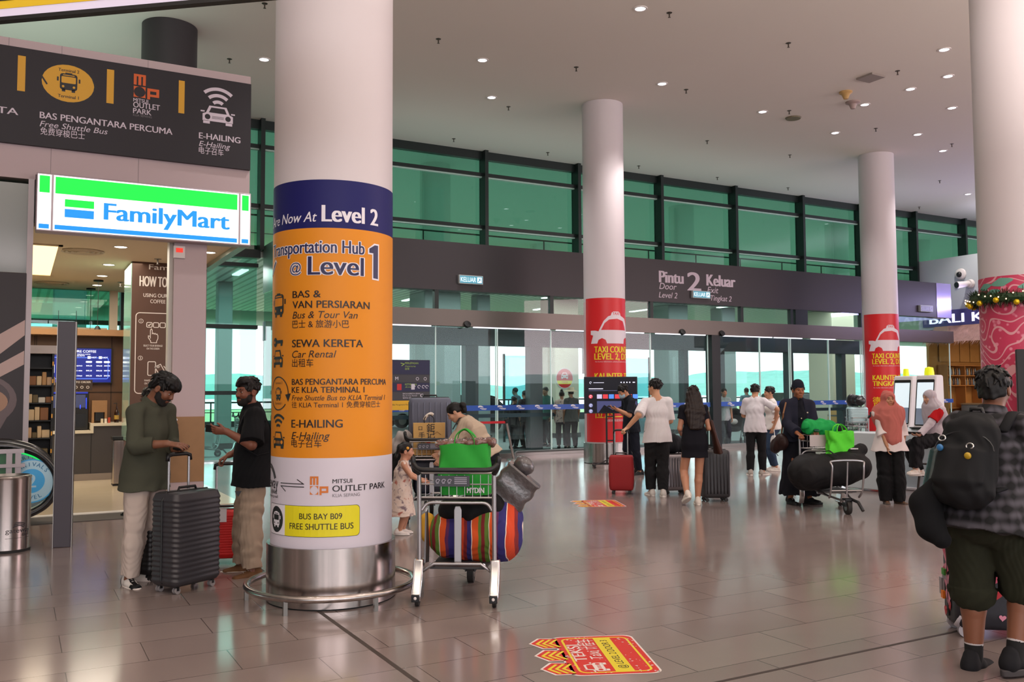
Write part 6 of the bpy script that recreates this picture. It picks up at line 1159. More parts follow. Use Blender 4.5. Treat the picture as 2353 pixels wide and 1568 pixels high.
# ================================================================ LUGGAGE AND TROLLEYS
GREYT = mat('trolley_steel', '#a9a6a8', .3, .9); TIRE = mat('tyre_grey', '#24211f', .7)
def caster(o, x, y, r=.026, wm=None):
    MB().cyl((x, y-.02, r), (x, y-.006, r), r, n=16).cyl((x, y+.006, r), (x, y+.02, r), r, n=16).obj('wheel', wm or TIRE, o, smooth=40)
    MB().span((x-.012, y-.022, r), (x+.012, y+.022, r+.03)).obj('caster_fork', BLACK, o)
def suitcase(lab, loc, rz, W, D, Hh, m, rib=0.0, ribs=18, wave=0.0, handle=.0, vertical=False, hm=None, name='suitcase', soft_=False, wheels=None, r=.05, wr=.026, group=None):
    o = thing(name, lab, 'suitcase', loc, rz, group); b = MB(); z0 = .055; rings = []; N = 5 if not soft_ else 6
    def ring(off, z, zz=0): p = rrpoly(-W/2-off, -D/2-off, W/2+off, D/2+off, r+off*.5, N); return (p, z)
    rings += [ring(-.035, z0), ring(-.012, z0+.010), ring(0, z0+.035)]
    nr = ribs*4 if rib and not vertical else 8
    for i in range(1, nr): t_ = i/nr; rings.append(ring((rib*(.5-.5*math.cos(2*PI*ribs*t_)) if rib and not vertical else 0)+(.012*math.sin(PI*t_) if soft_ else 0), z0+.035+(Hh-z0-.07)*t_))
    rings += [ring(0, Hh-.035), ring(-.012, Hh-.010), ring(-.035, Hh)]
    v0 = len(b.v); loft(b, rings)
    if wave: b.v = [(x, y, z+(wave*math.sin(x/W*2.2*PI+.6) if z0+.03 < z < Hh-.03 else 0)) for x, y, z in b.v]
    b.obj('shell', m, o, smooth=60 if not rib else 40)
    if vertical:
        g = MB()
        for i in range(7):
            x = -W/2+.05+(W-.1)*i/6
            for s_ in (-1, 1): g.tube([(x, s_*(D/2+.002), z0+.06), (x, s_*(D/2+.002), Hh-.06)], .009, 6)
        g.obj('rib', m, o, smooth=True)
    MB().tube([(x, y, z0+.03+0) for x, y in rrpoly(-W/2-.003, -.006, W/2+.003, .006, .005)], .004, 4, closed=True).obj('seam', BLACK, o)
    zp = MB(); pz = [(-W/2-.004-rib, 0, z0+.05)]+[(-W/2-.004-rib, 0, Hh-.06), (-W/2+.03, 0, Hh+.002), (W/2-.03, 0, Hh+.002), (W/2+.004+rib, 0, Hh-.06), (W/2+.004+rib, 0, z0+.05)]
    zp.tube(pz, .007, 6).obj('zip_line', BLACK, o)
    for sx in (-1, 1):
        for sy in (-1, 1): caster(o, sx*(W/2-.06), sy*(D/2-.05), wr, wheels)
    MB().tube([(-.09, -.0, Hh+.001), (-.08, -.0, Hh+.03), (.08, 0, Hh+.03), (.09, 0, Hh+.001)], .011, 8).obj('carry_handle', BLACK, o, smooth=40)
    if handle:
        yb = D/2-.045; [MB().cyl((x, yb, Hh-.02), (x, yb, Hh+handle), .011, n=10).obj('handle_tube', hm or mat('alu', '#b9b6b8', .25, .9), o, smooth=40) for x in (-.10, .10)]
        MB().tube([(-.115, yb, Hh+handle-.03), (-.11, yb, Hh+handle+.012), (-.07, yb, Hh+handle+.025), (.07, yb, Hh+handle+.025), (.11, yb, Hh+handle+.012), (.115, yb, Hh+handle-.03)], .017, 10).obj('handle_grip', BLACK, o, smooth=True)
    return o
def ang(a, b): return math.atan2(b[1]-a[1], b[0]-a[0])
A, B, C_ = floor_at(405, 1366), floor_at(505, 1342), floor_at(358, 1356)
GC = mat('case_charcoal', '#343236', .42); e1 = ang(A, B); W_ = .47; D_ = .30; u_ = np.array([math.cos(e1), math.sin(e1)]); v_ = np.array([-u_[1], u_[0]])
cc = A[:2]+u_*(W_/2-.06)+v_*(D_/2-.05); big = suitcase('large ribbed charcoal hard suitcase standing before the man in olive', (cc[0], cc[1], 0), e1, W_, D_, .80, GC, .007, 17, .012, .27, wheels=mat('wheel_clear', '#8f8a8a', .25))
suitcase('small black suitcase tucked between the cream trousers and the charcoal case', (*(floor_at(346, 1338)[:2]+np.array([.06, .14])), 0), e1+.1, .34, .22, .52, mat('case_black', '#131315', .45), .004, 10)
p_ = floor_at(524, 1299); rc = suitcase('bright red hard suitcase with raised silver handle held by the man in black', (p_[0], p_[1]+.12, 0), rad(-18), .36, .24, .50, mat('case_red_mesh', '#c21512', .5, bump=.3, nscale=180), .003, 16, handle=.40)
MB().span((-.16, -.13, .40), (.02, -.125, .52)).obj('airline_tag', mat('tag_paper', '#d9d4d6', .6), rc)
p_ = floor_at(1433, 1137); suitcase('dark red fabric suitcase with silver handle pulled by the man in the white shirt', (p_[0]+.05, p_[1]+.12, 0), rad(-38), .37, .25, .60, mat('case_red_fabric', '#8e1419', .75, bump=.2, nscale=200), 0, handle=.36, soft_=True)
q_ = Spot(1433, 1137, 0, at=(p_[0], p_[1], 0)); bd = MB(frame(q_.w+np.array([-.05, -.06, .46]), (math.cos(rad(-38)), math.sin(rad(-38)), 0), (0, 0, 1)))
p_ = floor_at(1558, 1136); suitcase('grey aluminium suitcase behind the long-haired woman, black bag on its top', (p_[0], p_[1]+.1, 0), rad(-20), .37, .24, .62, mat('case_silver', '#8c868a', .3, .7), vertical=True); SB = p_
soft('bag', 'black soft bag strapped on top of the grey aluminium suitcase', 'bag', [cap((-.11, 0, .12), (.12, 0, .12), .12, .12, .11, .11, (0, 0, 1), .03), ell((0, 0, .2), (.12, .1, .1))], cloth('#15171d', 'nylon2', .7), (SB[0], SB[1]+.1, .63), rad(-20), .008, [cap((0, 0, -.2), (0, 0, .004), .5, .5, k=.004, flat=2)], folds(.006, 1.2, 3))
p_ = floor_at(1652, 1154); suitcase('tall dark grey hard suitcase beside the long-haired woman', (p_[0]+.03, p_[1]+.12, 0), rad(-24), .40, .27, .74, mat('case_dark', '#2c2a2d', .45), vertical=True)
def hearts():
    m, nt, pr = nodes_of('heart_print', .5); L = nt.links; tc = nt.nodes.new('ShaderNodeTexCoord')
    n = nt.nodes.new('ShaderNodeTexNoise'); n.inputs['Scale'].default_value = 60; r = nt.nodes.new('ShaderNodeValToRGB'); e = r.color_ramp.elements; e[0].color = (*lin('#15161f'), 1); e[1].color = (*lin('#1d1e29'), 1)
    L.new(tc.outputs['Object'], n.inputs['Vector']); L.new(n.outputs[0], r.inputs[0]); L.new(r.outputs[0], pr.inputs['Base Color']); return m
p_ = floor_at(2250, 1478); hc = suitcase('large black suitcase printed with pink and red hearts in front of the man in shorts', (p_[0]+.30, p_[1]+.08, 0), rad(-40), .56, .34, .78, hearts(), 0, wr=.045, wheels=mat('wheel_white_hub', '#b9b4bc', .4), r=.07)
def heart(t, x, y, s, mi, z, rot=0.0):
    P = []
    for i in range(26):
        a = 2*PI*i/26; X = .062*16*math.sin(a)**3; Y = .062*(13*math.cos(a)-5*math.cos(2*a)-2*math.cos(3*a)-math.cos(4*a)); P.append((x+s*(X*math.cos(rot)-Y*math.sin(rot)), y+s*(X*math.sin(rot)+Y*math.cos(rot))))
    t.poly(P, mi, z)
Rr = random.Random(11)
for (fx, fy, xv, half) in (((0, -.172, 0), (0, 0, 1), (1, 0, 0), .22), ((-.283, 0, 0), (0, 0, 1), (0, -1, 0), .11)):
    t = MB(frame(fx, xv, fy)); zs = 0
    for i in range(26):
        s_ = Rr.choice([.022, .035, .05, .06]); x = Rr.uniform(-half+s_, half-s_); y = .12+.62*((i*.618) % 1); heart(t, x, y, s_, Rr.randint(0, 2), .0015+.0002*i, Rr.uniform(-.4, .4))
    t.obj('heart_print', [mat('heart_rose', '#c2506a', .5), mat('heart_red', '#b3202e', .5), mat('heart_pink', '#d98aa2', .5)], hc)
MB().span((-.288, .02, .33), (-.284, .12, .37)).span((-.30, .10, .22), (-.284, .15, .33)).obj('airline_tag', mat('tag_grey', '#8f8b90', .6), hc); MB().span((-.302, .06, .20), (-.286, .11, .25)).obj('orange_tag', mat('tag_orange2', '#e07a1c', .6), hc); MB().span((-.30, .03, .36), (-.286, .09, .40)).obj('green_tag', mat('tag_green', '#3f8a34', .6), hc)
MB().tube([(-.27, -.12, .07), (-.25, -.14, .13), (-.16, -.16, .10)], .02, 8).obj('corner_guard', mat('corner_white', '#c9c4cc', .5), hc, smooth=True)
# backpack of the man in the foreground
p, q = FG, FGQ; Fb = -p.Fc
bp = soft('backpack', 'big black backpack with key rings on the back of the man in plaid', 'backpack', [cap(p.C+Fb*.245+p.d2*-.20, p.C+Fb*.235+p.d2*.14, .175, .155, .105, .085, p.Lc, .03), cap(p.C+Fb*.33+p.d2*-.14, p.C+Fb*.32+p.d2*.02, .14, .13, .05, .045, p.Lc, .02), cap(p.C+Fb*.22+p.d2*.14, p.C+Fb*.20+p.d2*.20, .13, .10, .07, .05, p.Lc, .03)], cloth('#121316', 'nylon3', .75), q.w, q.rz, .006, (), folds(.004, .9, 8))
for s_ in 'LR':
    sg_ = p.sg(s_); S_ = p.S[s_]-p.Lc*sg_*.05; MB().tube([S_+Fb*.16+p.d2*-.02, S_+Fb*.06+p.d2*.085, S_+p.Fc*.05+p.d2*.08, S_+p.Fc*.15+p.d2*-.03, S_+p.Fc*.17+p.d2*-.16, S_+p.Fc*.08+p.Lc*sg_*.02+p.d2*-.33, S_+Fb*.20+p.d2*-.36], .032, 8, flat=.35).obj('strap', cloth('#17181b', 'strap2', .8), bp, smooth=True)
zp = MB(); c0 = p.C+Fb*.345
zp.tube([c0+p.Lc*.175*math.cos(a)*.95+p.d2*(.02+.12*math.sin(a))+Fb*(-.02-.03*abs(math.cos(a))) for a in np.linspace(0.1, PI-.1, 14)], .004, 5).obj('zip', mat('zip_dark', '#26282c', .4), bp)
for (a, b, c) in ((.10, .10, '#2c6a9e'), (-.06, .06, '#b08f1e')):
    P_ = p.C+Fb*.352+p.Lc*a+p.d2*b; MB().tube([P_+p.Lc*.020*math.cos(v)+p.d2*.016*math.sin(v) for v in np.linspace(0, 2*PI, 14, endpoint=False)], .0045, 6, closed=True).obj('key_ring', CHROME, bp, smooth=True); MB().ball(P_+Fb*.012-p.d2*.055, (.012, .02, .02), 14).obj('charm', mat('charm'+c[1:], c, .35), bp, smooth=True)
MB().tube([p.C+Fb*.20+p.Lc*.03+p.d2*.22, p.C+Fb*.22+p.Lc*.02+p.d2*.27, p.C+Fb*.22-p.Lc*.04+p.d2*.27, p.C+Fb*.20-p.Lc*.05+p.d2*.22], .012, 8).obj('grab_loop', BLACK, bp, smooth=True)
soft('water_bottle', 'dark teal bottle in the side pocket of the big black backpack', 'bottle', [cap(p.C+Fb*.24+p.Lc*.195+p.d2*-.24, p.C+Fb*.23+p.Lc*.185+p.d2*.0, .042, .038, k=.01)], mat('bottle_teal', '#173436', .25, noise=.3, nscale=60), q.w, q.rz, .006)
pw = q(2140, 1172, .0); soft('neck_pillow', 'black curved neck pillow hanging low beside the big backpack', 'pillow', [cap(pw+p.d2*.13+p.Lc*-.02, pw+p.Lc*.035+p.d2*.03, .065, .085, k=.03), cap(pw+p.Lc*.035+p.d2*.03, pw-p.d2*.10-p.Lc*.01, .085, .075, k=.03), cap(pw-p.d2*.10-p.Lc*.01, pw-p.d2*.16-p.Lc*.08, .07, .05, k=.03)], cloth('#0e0f12', 'fleece', .95), q.w, q.rz, .007)

# ---- airport trolley: handle end at the root, front wheel ahead on +x
def trolley(lab, loc, rz, group=None):
    o = thing('luggage_trolley', lab, 'trolley', loc, rz, group)
    for s_ in (-1, 1):
        MB().tube([(.0, s_*.285, .26), (-.01, s_*.285, .60), (-.02, s_*.285, 1.0)], .017, 10).obj('upright', GREYT, o, smooth=40)
        MB().prism([(.05, .34), (-.02, .34), (-.06, .20), (-.135, .10), (-.135, .045), (.02, .045), (.06, .16)], -.035, .035, 0, frame((0, s_*.29, 0), (1, 0, 0), (0, 0, 1))).obj('wheel_housing', CHROME, o, bevel=.012)
        MB().span((-.145, s_*.29-.03, .045), (-.130, s_*.29+.03, .10)).obj('bumper_cap', BLACK, o, bevel=.004); MB().ball((-.147, s_*.29, .075), (.004, .012, .012), 10).obj('reflector', WHITE, o)
        MB().cyl((-.055, s_*.29-.014, .045), (-.055, s_*.29+.014, .045), .045, n=16).obj('rear_wheel', TIRE, o, smooth=40)
    MB().tube(smooth_path([(-.02, .285, .98), (-.05, .315, 1.03), (-.06, .325, 1.09), (-.04, .325, 1.10)]), .020, 8).tube(smooth_path([(-.02, -.285, .98), (-.05, -.315, 1.03), (-.06, -.325, 1.09), (-.04, -.325, 1.10)]), .020, 8).tube(smooth_path([(-.06, .32, 1.06), (-.09, .27, 1.02), (-.10, .15, 1.015), (-.10, -.15, 1.015), (-.09, -.27, 1.02), (-.06, -.32, 1.06)]), .019, 10).obj('handle', BLACK, o, smooth=True)
    m = MB()
    for z, w in ((.985, .009), (.90, .006), (.80, .008)): m.tube([(0, -.27, z), (.0, .27, z), (.30, .25, z), (.30, -.25, z)], w, 6, closed=True)
    for i in range(9):
        y = -.24+.06*i; m.tube([(0.0, y, .80), (.0, y, .97)], .003, 5).tube([(0, y, .80), (.30, y*.95, .80)], .003, 5).tube([(.30, y*.95, .80), (.30, y*.95, .985)], .003, 5)
    m.obj('basket', GREYT, o)
    MB().span((-.022, -.10, .885), (-.012, .17, .965)).obj('plate', mat('plate_grey', '#45464e', .4), o)
    t = MB(frame((-.024, .17, .885), (0, -1, 0), (0, 0, 1)))
    for i in range(3): t.arc(.03+.045*i, .04, .015, 30, 300, .006, 0, n=8); t.line([(.02+.045*i, .02), (.045+.045*i, .05)], .005, 0)
    for i in range(4): t.rect(.155, .02+.014*i, .25, .027+.014*i, 0)
    t.obj('plate_print', mat('plate_print', '#a9a6b4', .5), o)
    MB().tube(smooth_path([(.0, .27, .70), (.01, .22, .755), (.01, .1, .76), (.01, -.1, .76), (.01, -.22, .755), (.0, -.27, .70)]), .013, 8).obj('crossbar', GREYT, o, smooth=True); MB().tube([(.0, .27, .24), (.02, .18, .30), (.02, -.18, .30), (.0, -.27, .24)], .012, 8).obj('crossbar', GREYT, o, smooth=True)
    MB().prism([(-.028, .30), (.028, .30), (.028, .70), (.018, .73), (-.018, .73), (-.028, .70)], -.008, .008, 0, frame((.05, 0, 0), (0, 1, 0), (0, 0, 1))).obj('centre_post', GREYT, o, bevel=.004)
    MB().tube([(.02, .20, .29), (.42, .16, .22), (.84, .06, .17)], .015, 8).tube([(.02, -.20, .29), (.42, -.16, .22), (.84, -.06, .17)], .015, 8).tube([(.42, -.24, .235), (.42, .24, .235)], .013, 8).obj('platform_rail', GREYT, o, smooth=40)
    MB().span((.06, -.22, .252), (.60, .22, .268)).obj('platform', mat('deck_grey', '#3c3b3d', .6), o, bevel=.004)
    MB().tube(smooth_path([(.70, .20, .20), (.78, .21, .30), (.84, .21, .60), (.80, .19, .68), (.80, -.19, .68), (.84, -.21, .60), (.78, -.21, .30), (.70, -.20, .20)]), .013, 8).tube([(.78, .0, .22), (.83, .0, .67)], .010, 8).tube([(.78, .21, .30), (.78, -.21, .30)], .010, 8).obj('front_guard', GREYT, o, smooth=40)
    MB().prism([(.05, .30), (.10, .68), (.15, .70), (.22, .40), (.20, .28)], -.006, .006, 0, frame((0, .255, 0), (1, 0, 0), (0, 0, 1))).obj('side_plate', mat('plate_steel', '#6d6a6b', .35, .8), o)
    MB().cyl((.80, -.025, .085), (.80, .025, .085), .085, n=22).obj('front_wheel', TIRE, o, smooth=40); MB().cyl((.80, -.028, .085), (.80, .028, .085), .04, n=16).obj('hub', STEELD, o, smooth=40); MB().span((.74, -.045, .10), (.84, -.032, .19)).span((.74, .032, .10), (.84, .045, .19)).span((.74, -.045, .17), (.84, .045, .20)).obj('fork', BLACK, o)
    MB().tube([(.80, .05, .19), (.95, .07, .17), (1.04, .09, .07)], .02, 8).obj('front_bumper', BLACK, o, smooth=40)
    return o
A, B = floor_at(957, 1394), floor_at(1143, 1397); mid = (A+B)/2; hd_ = math.atan2(B[0]-A[0], -(B[1]-A[1])); T1 = trolley('luggage trolley loaded with a striped bag and green bag, nearest the orange column', (mid[0]+.03, mid[1]+.06, 0), hd_)
class Loc:                                   # picture points in a placed thing's own axes
    def __init__(s, o): s.o = o; s.w = np.array(o.location); s.rz = o.rotation_euler[2]
    def pt(s, x, y, z): c, n = math.cos(s.rz), math.sin(s.rz); return np.array([s.w[0]+x*c-y*n, s.w[1]+x*n+y*c, s.w[2]+z])
L1 = Loc(T1)
def stripes():
    m, nt, pr = nodes_of('woven_stripes', .85); L = nt.links; tc = nt.nodes.new('ShaderNodeTexCoord'); sp = nt.nodes.new('ShaderNodeSeparateXYZ'); a = nt.nodes.new('ShaderNodeMath'); a.operation = 'MULTIPLY'; a.inputs[1].default_value = 2.55
    n = nt.nodes.new('ShaderNodeTexNoise'); n.inputs['Scale'].default_value = 5; b = nt.nodes.new('ShaderNodeMath'); b.operation = 'MULTIPLY_ADD'; b.inputs[1].default_value = .10; f = nt.nodes.new('ShaderNodeMath'); f.operation = 'FRACT'
    r = nt.nodes.new('ShaderNodeValToRGB'); r.color_ramp.interpolation = 'CONSTANT'; e = r.color_ramp.elements
    cols = [(0, '#c8411a'), (.14, '#e8d8c8'), (.155, '#2a2468'), (.30, '#5d2350'), (.36, '#d8541c'), (.47, '#e8d8c8'), (.485, '#5c7a2c'), (.57, '#7a1c20'), (.64, '#5c7a2c'), (.70, '#d8541c'), (.83, '#e8d8c8'), (.845, '#2a2468'), (.93, '#7a1c20')]
    for i, (p_, c_) in enumerate(cols):
        x = e[i] if i < 2 else e.new(p_); x.position = p_; x.color = (*lin(c_), 1)
    L.new(tc.outputs['Object'], sp.inputs[0]); L.new(sp.outputs[1], a.inputs[0]); L.new(tc.outputs['Object'], n.inputs['Vector']); L.new(n.outputs[0], b.inputs[0]); L.new(a.outputs[0], b.inputs[2]); L.new(b.outputs[0], f.inputs[0]); L.new(f.outputs[0], r.inputs[0]); L.new(r.outputs[0], pr.inputs['Base Color']); return m
soft('striped_bag', 'bulging woven bag with orange, purple and green stripes on the trolley', 'bag', [cap((.40, .09, .46), (.38, -.26, .47), .21, .22, .20, .21, (0, 0, 1), .04), cap((.44, -.28, .48), (.44, -.31, .56), .19, .17, k=.04), cap((.38, .0, .40), (.38, -.25, .38), .13, .12, k=.05)], stripes(), L1.w, L1.rz, .008, [cap((.4, -.05, .80), (.42, -.14, .60), .16, .10, k=.05), cap((.03, 0, .1), (.03, 0, .9), .05, .05, k=.01), cap((.36, 0, .0), (.36, 0, .266), .8, .8, k=.01, flat=2)], folds(.010, .8, 12))
soft('bag', 'black bag wedged above the striped bag on the trolley', 'bag', [cap((.38, .10, .66), (.38, -.22, .68), .10, .12, .14, .15, (0, 0, 1), .04), cap((.34, -.08, .62), (.34, -.14, .55), .12, .06, k=.04)], cloth('#0f0f12', 'nylon4', .8), L1.w, L1.rz, .009, (), folds(.008, 1, 4))
wp = thing('wrapped_parcel', 'grey plastic wrapped parcel leaning at the end of the trolley', 'parcel', tuple(L1.pt(.44, -.26, .67)), L1.rz-PI/2); b = MB(roty(rad(40)))
loft(b, [(rrpoly(-.16+.01*math.sin(i*2.1), -.09-.008*math.sin(i*1.3), .16+.012*math.sin(i*1.7+1), .09+.01*math.sin(i*2.9), .035), -.02+.034*i) for i in range(12)]); b.obj('wrapping', mat('plastic_grey', '#4f4a4c', .22, noise=.35, nscale=18, bump=.8, coat=.4), wp, bevel=.015)
MB(roty(rad(40))).ball((-.05, 0, .40), (.09, .07, .07), 14).obj('twisted_end', MATS['plastic_grey'], wp, smooth=True)
GRN = cloth('#2b9a36', 'shopping_bag', .7, 0, .06); GRN2 = cloth('#58d336', 'shopping_bag2', .7); GRN3 = cloth('#17994a', 'shopping_bag3', .7)
gb = tote('shopping_bag', 'bright green shopping bag with white store letters standing in the trolley basket', .38, .22, .385, GRN, L1.pt(.15, -.045, .812), L1.rz-PI/2, .04, seed=5, hh=.11)
t = MB(frame((0, -.128, .02), (1, 0, 0), (0, 0, 1))); t.text_between('MYDIN', .03, .16, 0, .04, 0, 0, bold=.05); t.obj('lettering', PWH, gb)
soft('wrapped_snacks', 'clear wrapped dark striped packets poking out of the green shopping bag', 'parcel', [cap((.17, .16, 1.20), (.17, -.25, 1.215), .03, .035, .10, .10, (0, 0, 1), .02)], mat('packet_stripes', '#6b4a44', .25, noise=.7, nscale=30, bump=.6, coat=.5), L1.w, L1.rz, .006, (), folds(.008, 1.8, 2))
soft('plush_bag', 'yellow soft bag peeking out behind the trolley upright', 'bag', [cap((.40, .30, .58), (.40, .28, .46), .065, .07, k=.03)], cloth('#d9a63a', 'plush', .9), L1.w, L1.rz, .009, (), folds(.006, 1, 9))
# rear trolley beside the little girl
p_ = at_depth(1000, 1000, 11.1); T2 = trolley('luggage trolley holding a paper bag and dark cases behind the little girl', (p_[0]-.05, p_[1], 0), rad(66)); L2 = Loc(T2)
pb = thing('paper_bag', 'tan paper gift bag with black characters and a line drawing, on the rear trolley', 'bag', tuple(L2.pt(.13, .03, .812)), L2.rz-PI/2)
b = MB(); rg = []
for z, sx, sy in ((0, .19, .06), (.02, .195, .065), (.2, .198, .068), (.40, .20, .06)): rg.append((rrpoly(-sx, -sy, sx, sy, .01, 2), z))
loft(b, rg); b.obj('body', mat('kraft_tan', '#c99f5e', .7, noise=.06, nscale=10), pb)
t = MB(frame((0, -.072, 0), (1, 0, 0), (0, 0, 1)))
for i, (s_, x, z, h) in enumerate((('鉅', .0, .30, .075), ('记', .0, .215, .075), ('手', -.10, .215, .06), ('信', -.10, .14, .06), ('口', -.10, .315, .04))): t.text(s_, x-.03, z, h, 0, 0, bold=.01)
Rr = random.Random(3)
for i in range(9):
    x = -.15+.034*i; h = Rr.uniform(.06, .17); t.line([(x, .03), (x, .03+h), (x+.028, .03+h), (x+.028, .03)], .004, 1)
    for k in range(int(h/.025)): t.line([(x, .05+.025*k), (x+.028, .05+.025*k)], .003, 1)
t.line([(-.17, .03), (.17, .03)], .005, 1); t.line([(.05, .25), (.10, .29), (.15, .25)], .005, 1); t.rect(-.035, .125, .015, .165, 2)
t.obj('print', [BLK, mat('print_brown', '#7a5526', .6), mat('seal_red', '#c23a22', .5)], pb)
for y in (-.03, .03): MB().tube(smooth_path([(-.06, y, .39), (-.055, y, .46), (.0, y, .50), (.055, y, .46), (.06, y, .39)]), .006, 6).obj('handle', BLACK, pb, smooth=True)
MB().tube(smooth_path([(-.06, 0, .44), (-.03, -.02, .49), (.02, .0, .515), (.05, .01, .50)]), .018, 8).obj('tissue', mat('tissue_white', '#d6cbc0', .7), pb, smooth=True)
suitcase('black suitcase under the slate grey one at the front of the rear trolley', tuple(L2.pt(.53, .0, .27)), L2.rz+PI/2, .48, .28, .52, mat('case_black2', '#16161a', .5))
sc_ = suitcase('slate grey ribbed suitcase on top of a black one, behind the paper bag', tuple(L2.pt(.53, .02, .825)), L2.rz+PI/2, .54, .30, .70, mat('case_slate', '#5c5f70', .5), vertical=True)
suitcase('navy suitcase on the platform of the rear trolley, under the basket', tuple(L2.pt(.22, .0, .27)), L2.rz+PI/2, .44, .22, .46, mat('case_navy', '#161b2b', .55))
soft('bag', 'crumpled pale grey bag on the rear trolley next to the orange column', 'bag', [ell((.30, .36, 1.02), (.13, .12, .10)), cap((.3, .40, .90), (.3, .28, .88), .12, .12, k=.04)], cloth('#a19b98', 'bag_pale', .8), L2.w, L2.rz, .010, (), folds(.012, 1.4, 4))
soft('bag', 'black bag hanging low at the side of the rear trolley beside the column', 'bag', [cap((.30, .38, .80), (.30, .38, .50), .14, .13, .13, .13, (0, 1, 0), .04)], cloth('#121317', 'nylon5', .8), L2.w, L2.rz, .010, (), folds(.008, 1, 6))
# trolley of the man in the navy robe
a_, b_ = floor_at(1888, 1164), floor_at(1964, 1187); T3 = trolley('luggage trolley with black duffel and green bags pushed by the man in the robe', (a_[0], a_[1], 0), ang(a_, b_)); L3 = Loc(T3)
db = soft('duffel_bag', 'huge black duffel bag lying across the trolley of the man in the robe', 'bag', [cap((.40, -.32, .50), (.50, .10, .56), .25, .20, .28, .22, (0, 0, 1), .04), cap((.50, .10, .56), (.54, .28, .58), .22, .17, k=.05), cap((.42, .26, .72), (.42, .38, .80), .12, .08, k=.05), ell((.40, -.42, .50), (.20, .20, .20), k=.05)], cloth('#131214', 'ripstop', .65), L3.w, L3.rz, .009, [cap((.3, 0, 0), (.3, 0, .27), .9, .9, k=.01, flat=2)], folds(.006, .8, 3))
MB().tube([(.46, -.16, .78), (.56, -.12, .80), (.68, -.08, .74)], .016, 8, flat=.4).obj('carry_strap', cloth('#1f1d20', 'strap3', .8), db, smooth=True); MB().span((.44, .20, .81), (.51, .30, .825)).obj('luggage_tag', mat('tag_white2', '#d2cbd0', .5), db)
lb = tote('shopping_bag', 'lime green shopping bag leaning before the trolley handle panel', .36, .16, .34, GRN2, L3.pt(.40, .10, .70), L3.rz+PI/2+.1, .0, seed=3, amp=.012, hh=.10)
soft('shopping_bag', 'dark green shopping bag heaped behind the lime green bag', 'bag', [cap((.0, -.14, 1.08), (.0, .14, 1.06), .12, .10, .13, .12, (0, 0, 1), .03), ell((.0, .0, 1.13), (.10, .13, .07))], GRN3, L3.w, L3.rz, .008, [cap((0, 0, .5), (0, 0, .99), .6, .6, k=.006, flat=2)], folds(.012, .9, 8))
soft('neck_pillow', 'small round black pillow at the corner of the robed man\'s trolley', 'pillow', [ell((.04, .28, 1.03), (.07, .09, .06))], cloth('#101012', 'fleece2', .9), L3.w, L3.rz, .008)
MB().span((.312, -.28, .84), (.322, .28, .995)).obj('handle_panel', mat('panel_pinkgrey', '#b5a6a4', .4, .3), T3)
# parked trolleys further off
p_ = floor_at(1985, 1062); T4 = dup(T1, (p_[0], p_[1], 0), rad(150), 'parked luggage trolley carrying a pale wrapped case near the far taxi column'); L4 = Loc(T4)
suitcase('pale silver wrapped suitcase lying in the parked trolley near the far taxi column', tuple(L4.pt(.12, .0, .80)), L4.rz, .40, .30, .42, mat('case_pale_blue', '#a9c6cc', .25, .2), .006, 9)
soft('bag', 'dark shiny bag on top of the pale silver case', 'bag', [cap((.20, -.1, 1.36), (.10, .12, 1.36), .13, .12, .12, .12, (0, 0, 1), .03)], mat('plastic_black', '#17191d', .3, noise=.3, nscale=16, bump=.4), L4.w, L4.rz, .010, (), folds(.01, 1.3, 4))
for i in range(4):
    p_ = np.array([3.7+1.3*i, 23.6, -.02]); dup(T1, tuple(p_), rad(0), 'luggage trolley in the row outside the tall window', 'row of trolleys outside')
for i in range(2): dup(T1, (23.5+1.4*i, 24.2, -.02), rad(10), 'luggage trolley parked outside the right hand doors', 'trolleys outside the doors')

# ---- small things in hands
def slab(name, lab, cat, q, c, x, y, size, m, face=None, fm=None):
    o = thing(name, lab, cat, (0, 0, 0)); T = frame(c, x, y); R_ = rotz(q.rz); R_[:3, 3] = q.w; T = R_ @ T; o.matrix_world = Matrix(T.tolist()); MB().box((0, 0, 0), size).obj('case', m, o, bevel=min(size)*.3)
    if fm: MB().box((0, 0, size[2]/2+.0006), (size[0]*.92, size[1]*.92, .001)).obj('screen', fm, o)
    return o
h = OL.arm['L']; slab('wallet', 'black wallet held by the man in the olive shirt', 'wallet', OLQ, h[1]+h[2]*.10+h[3]*.03, h[2], np.cross(h[2], h[3]), (.12, .09, .02), BLACK)
h = BK.arm['L']; slab('phone', 'dark phone in the raised hand of the man in the black shirt', 'phone', BKQ, h[1]+h[2]*.10+h[3]*.025, h[2], np.cross(h[3], h[2]), (.15, .072, .009), BLACK)
h = MK.arm['L']; slab('phone', 'phone held by the man in the face mask', 'phone', MKQ, h[1]+h[2]*.12+h[3]*.025, h[2], np.cross(h[3], h[2]), (.15, .072, .009), mat('phone_dark', '#14121c', .3), fm=mat('phone_glow', '#5a5c80', .3, emit=.2))
h = ST.arm['L']; slab('tablet', 'dark tablet on the lap of the seated woman', 'tablet', STQ, h[1]+h[2]*.12+h[3]*.03, h[2], np.cross(h[3], h[2]), (.24, .17, .009), mat('tablet_dark', '#1c2224', .4))
h = NV.arm['L']; slab('phone', 'phone in the hand of the man in the navy robe', 'phone', NVQ, h[1]+h[2]*.08+np.array([0, 0, .05]), h[2], (0, 1, 0), (.14, .07, .009), mat('phone_teal', '#1d3338', .3))
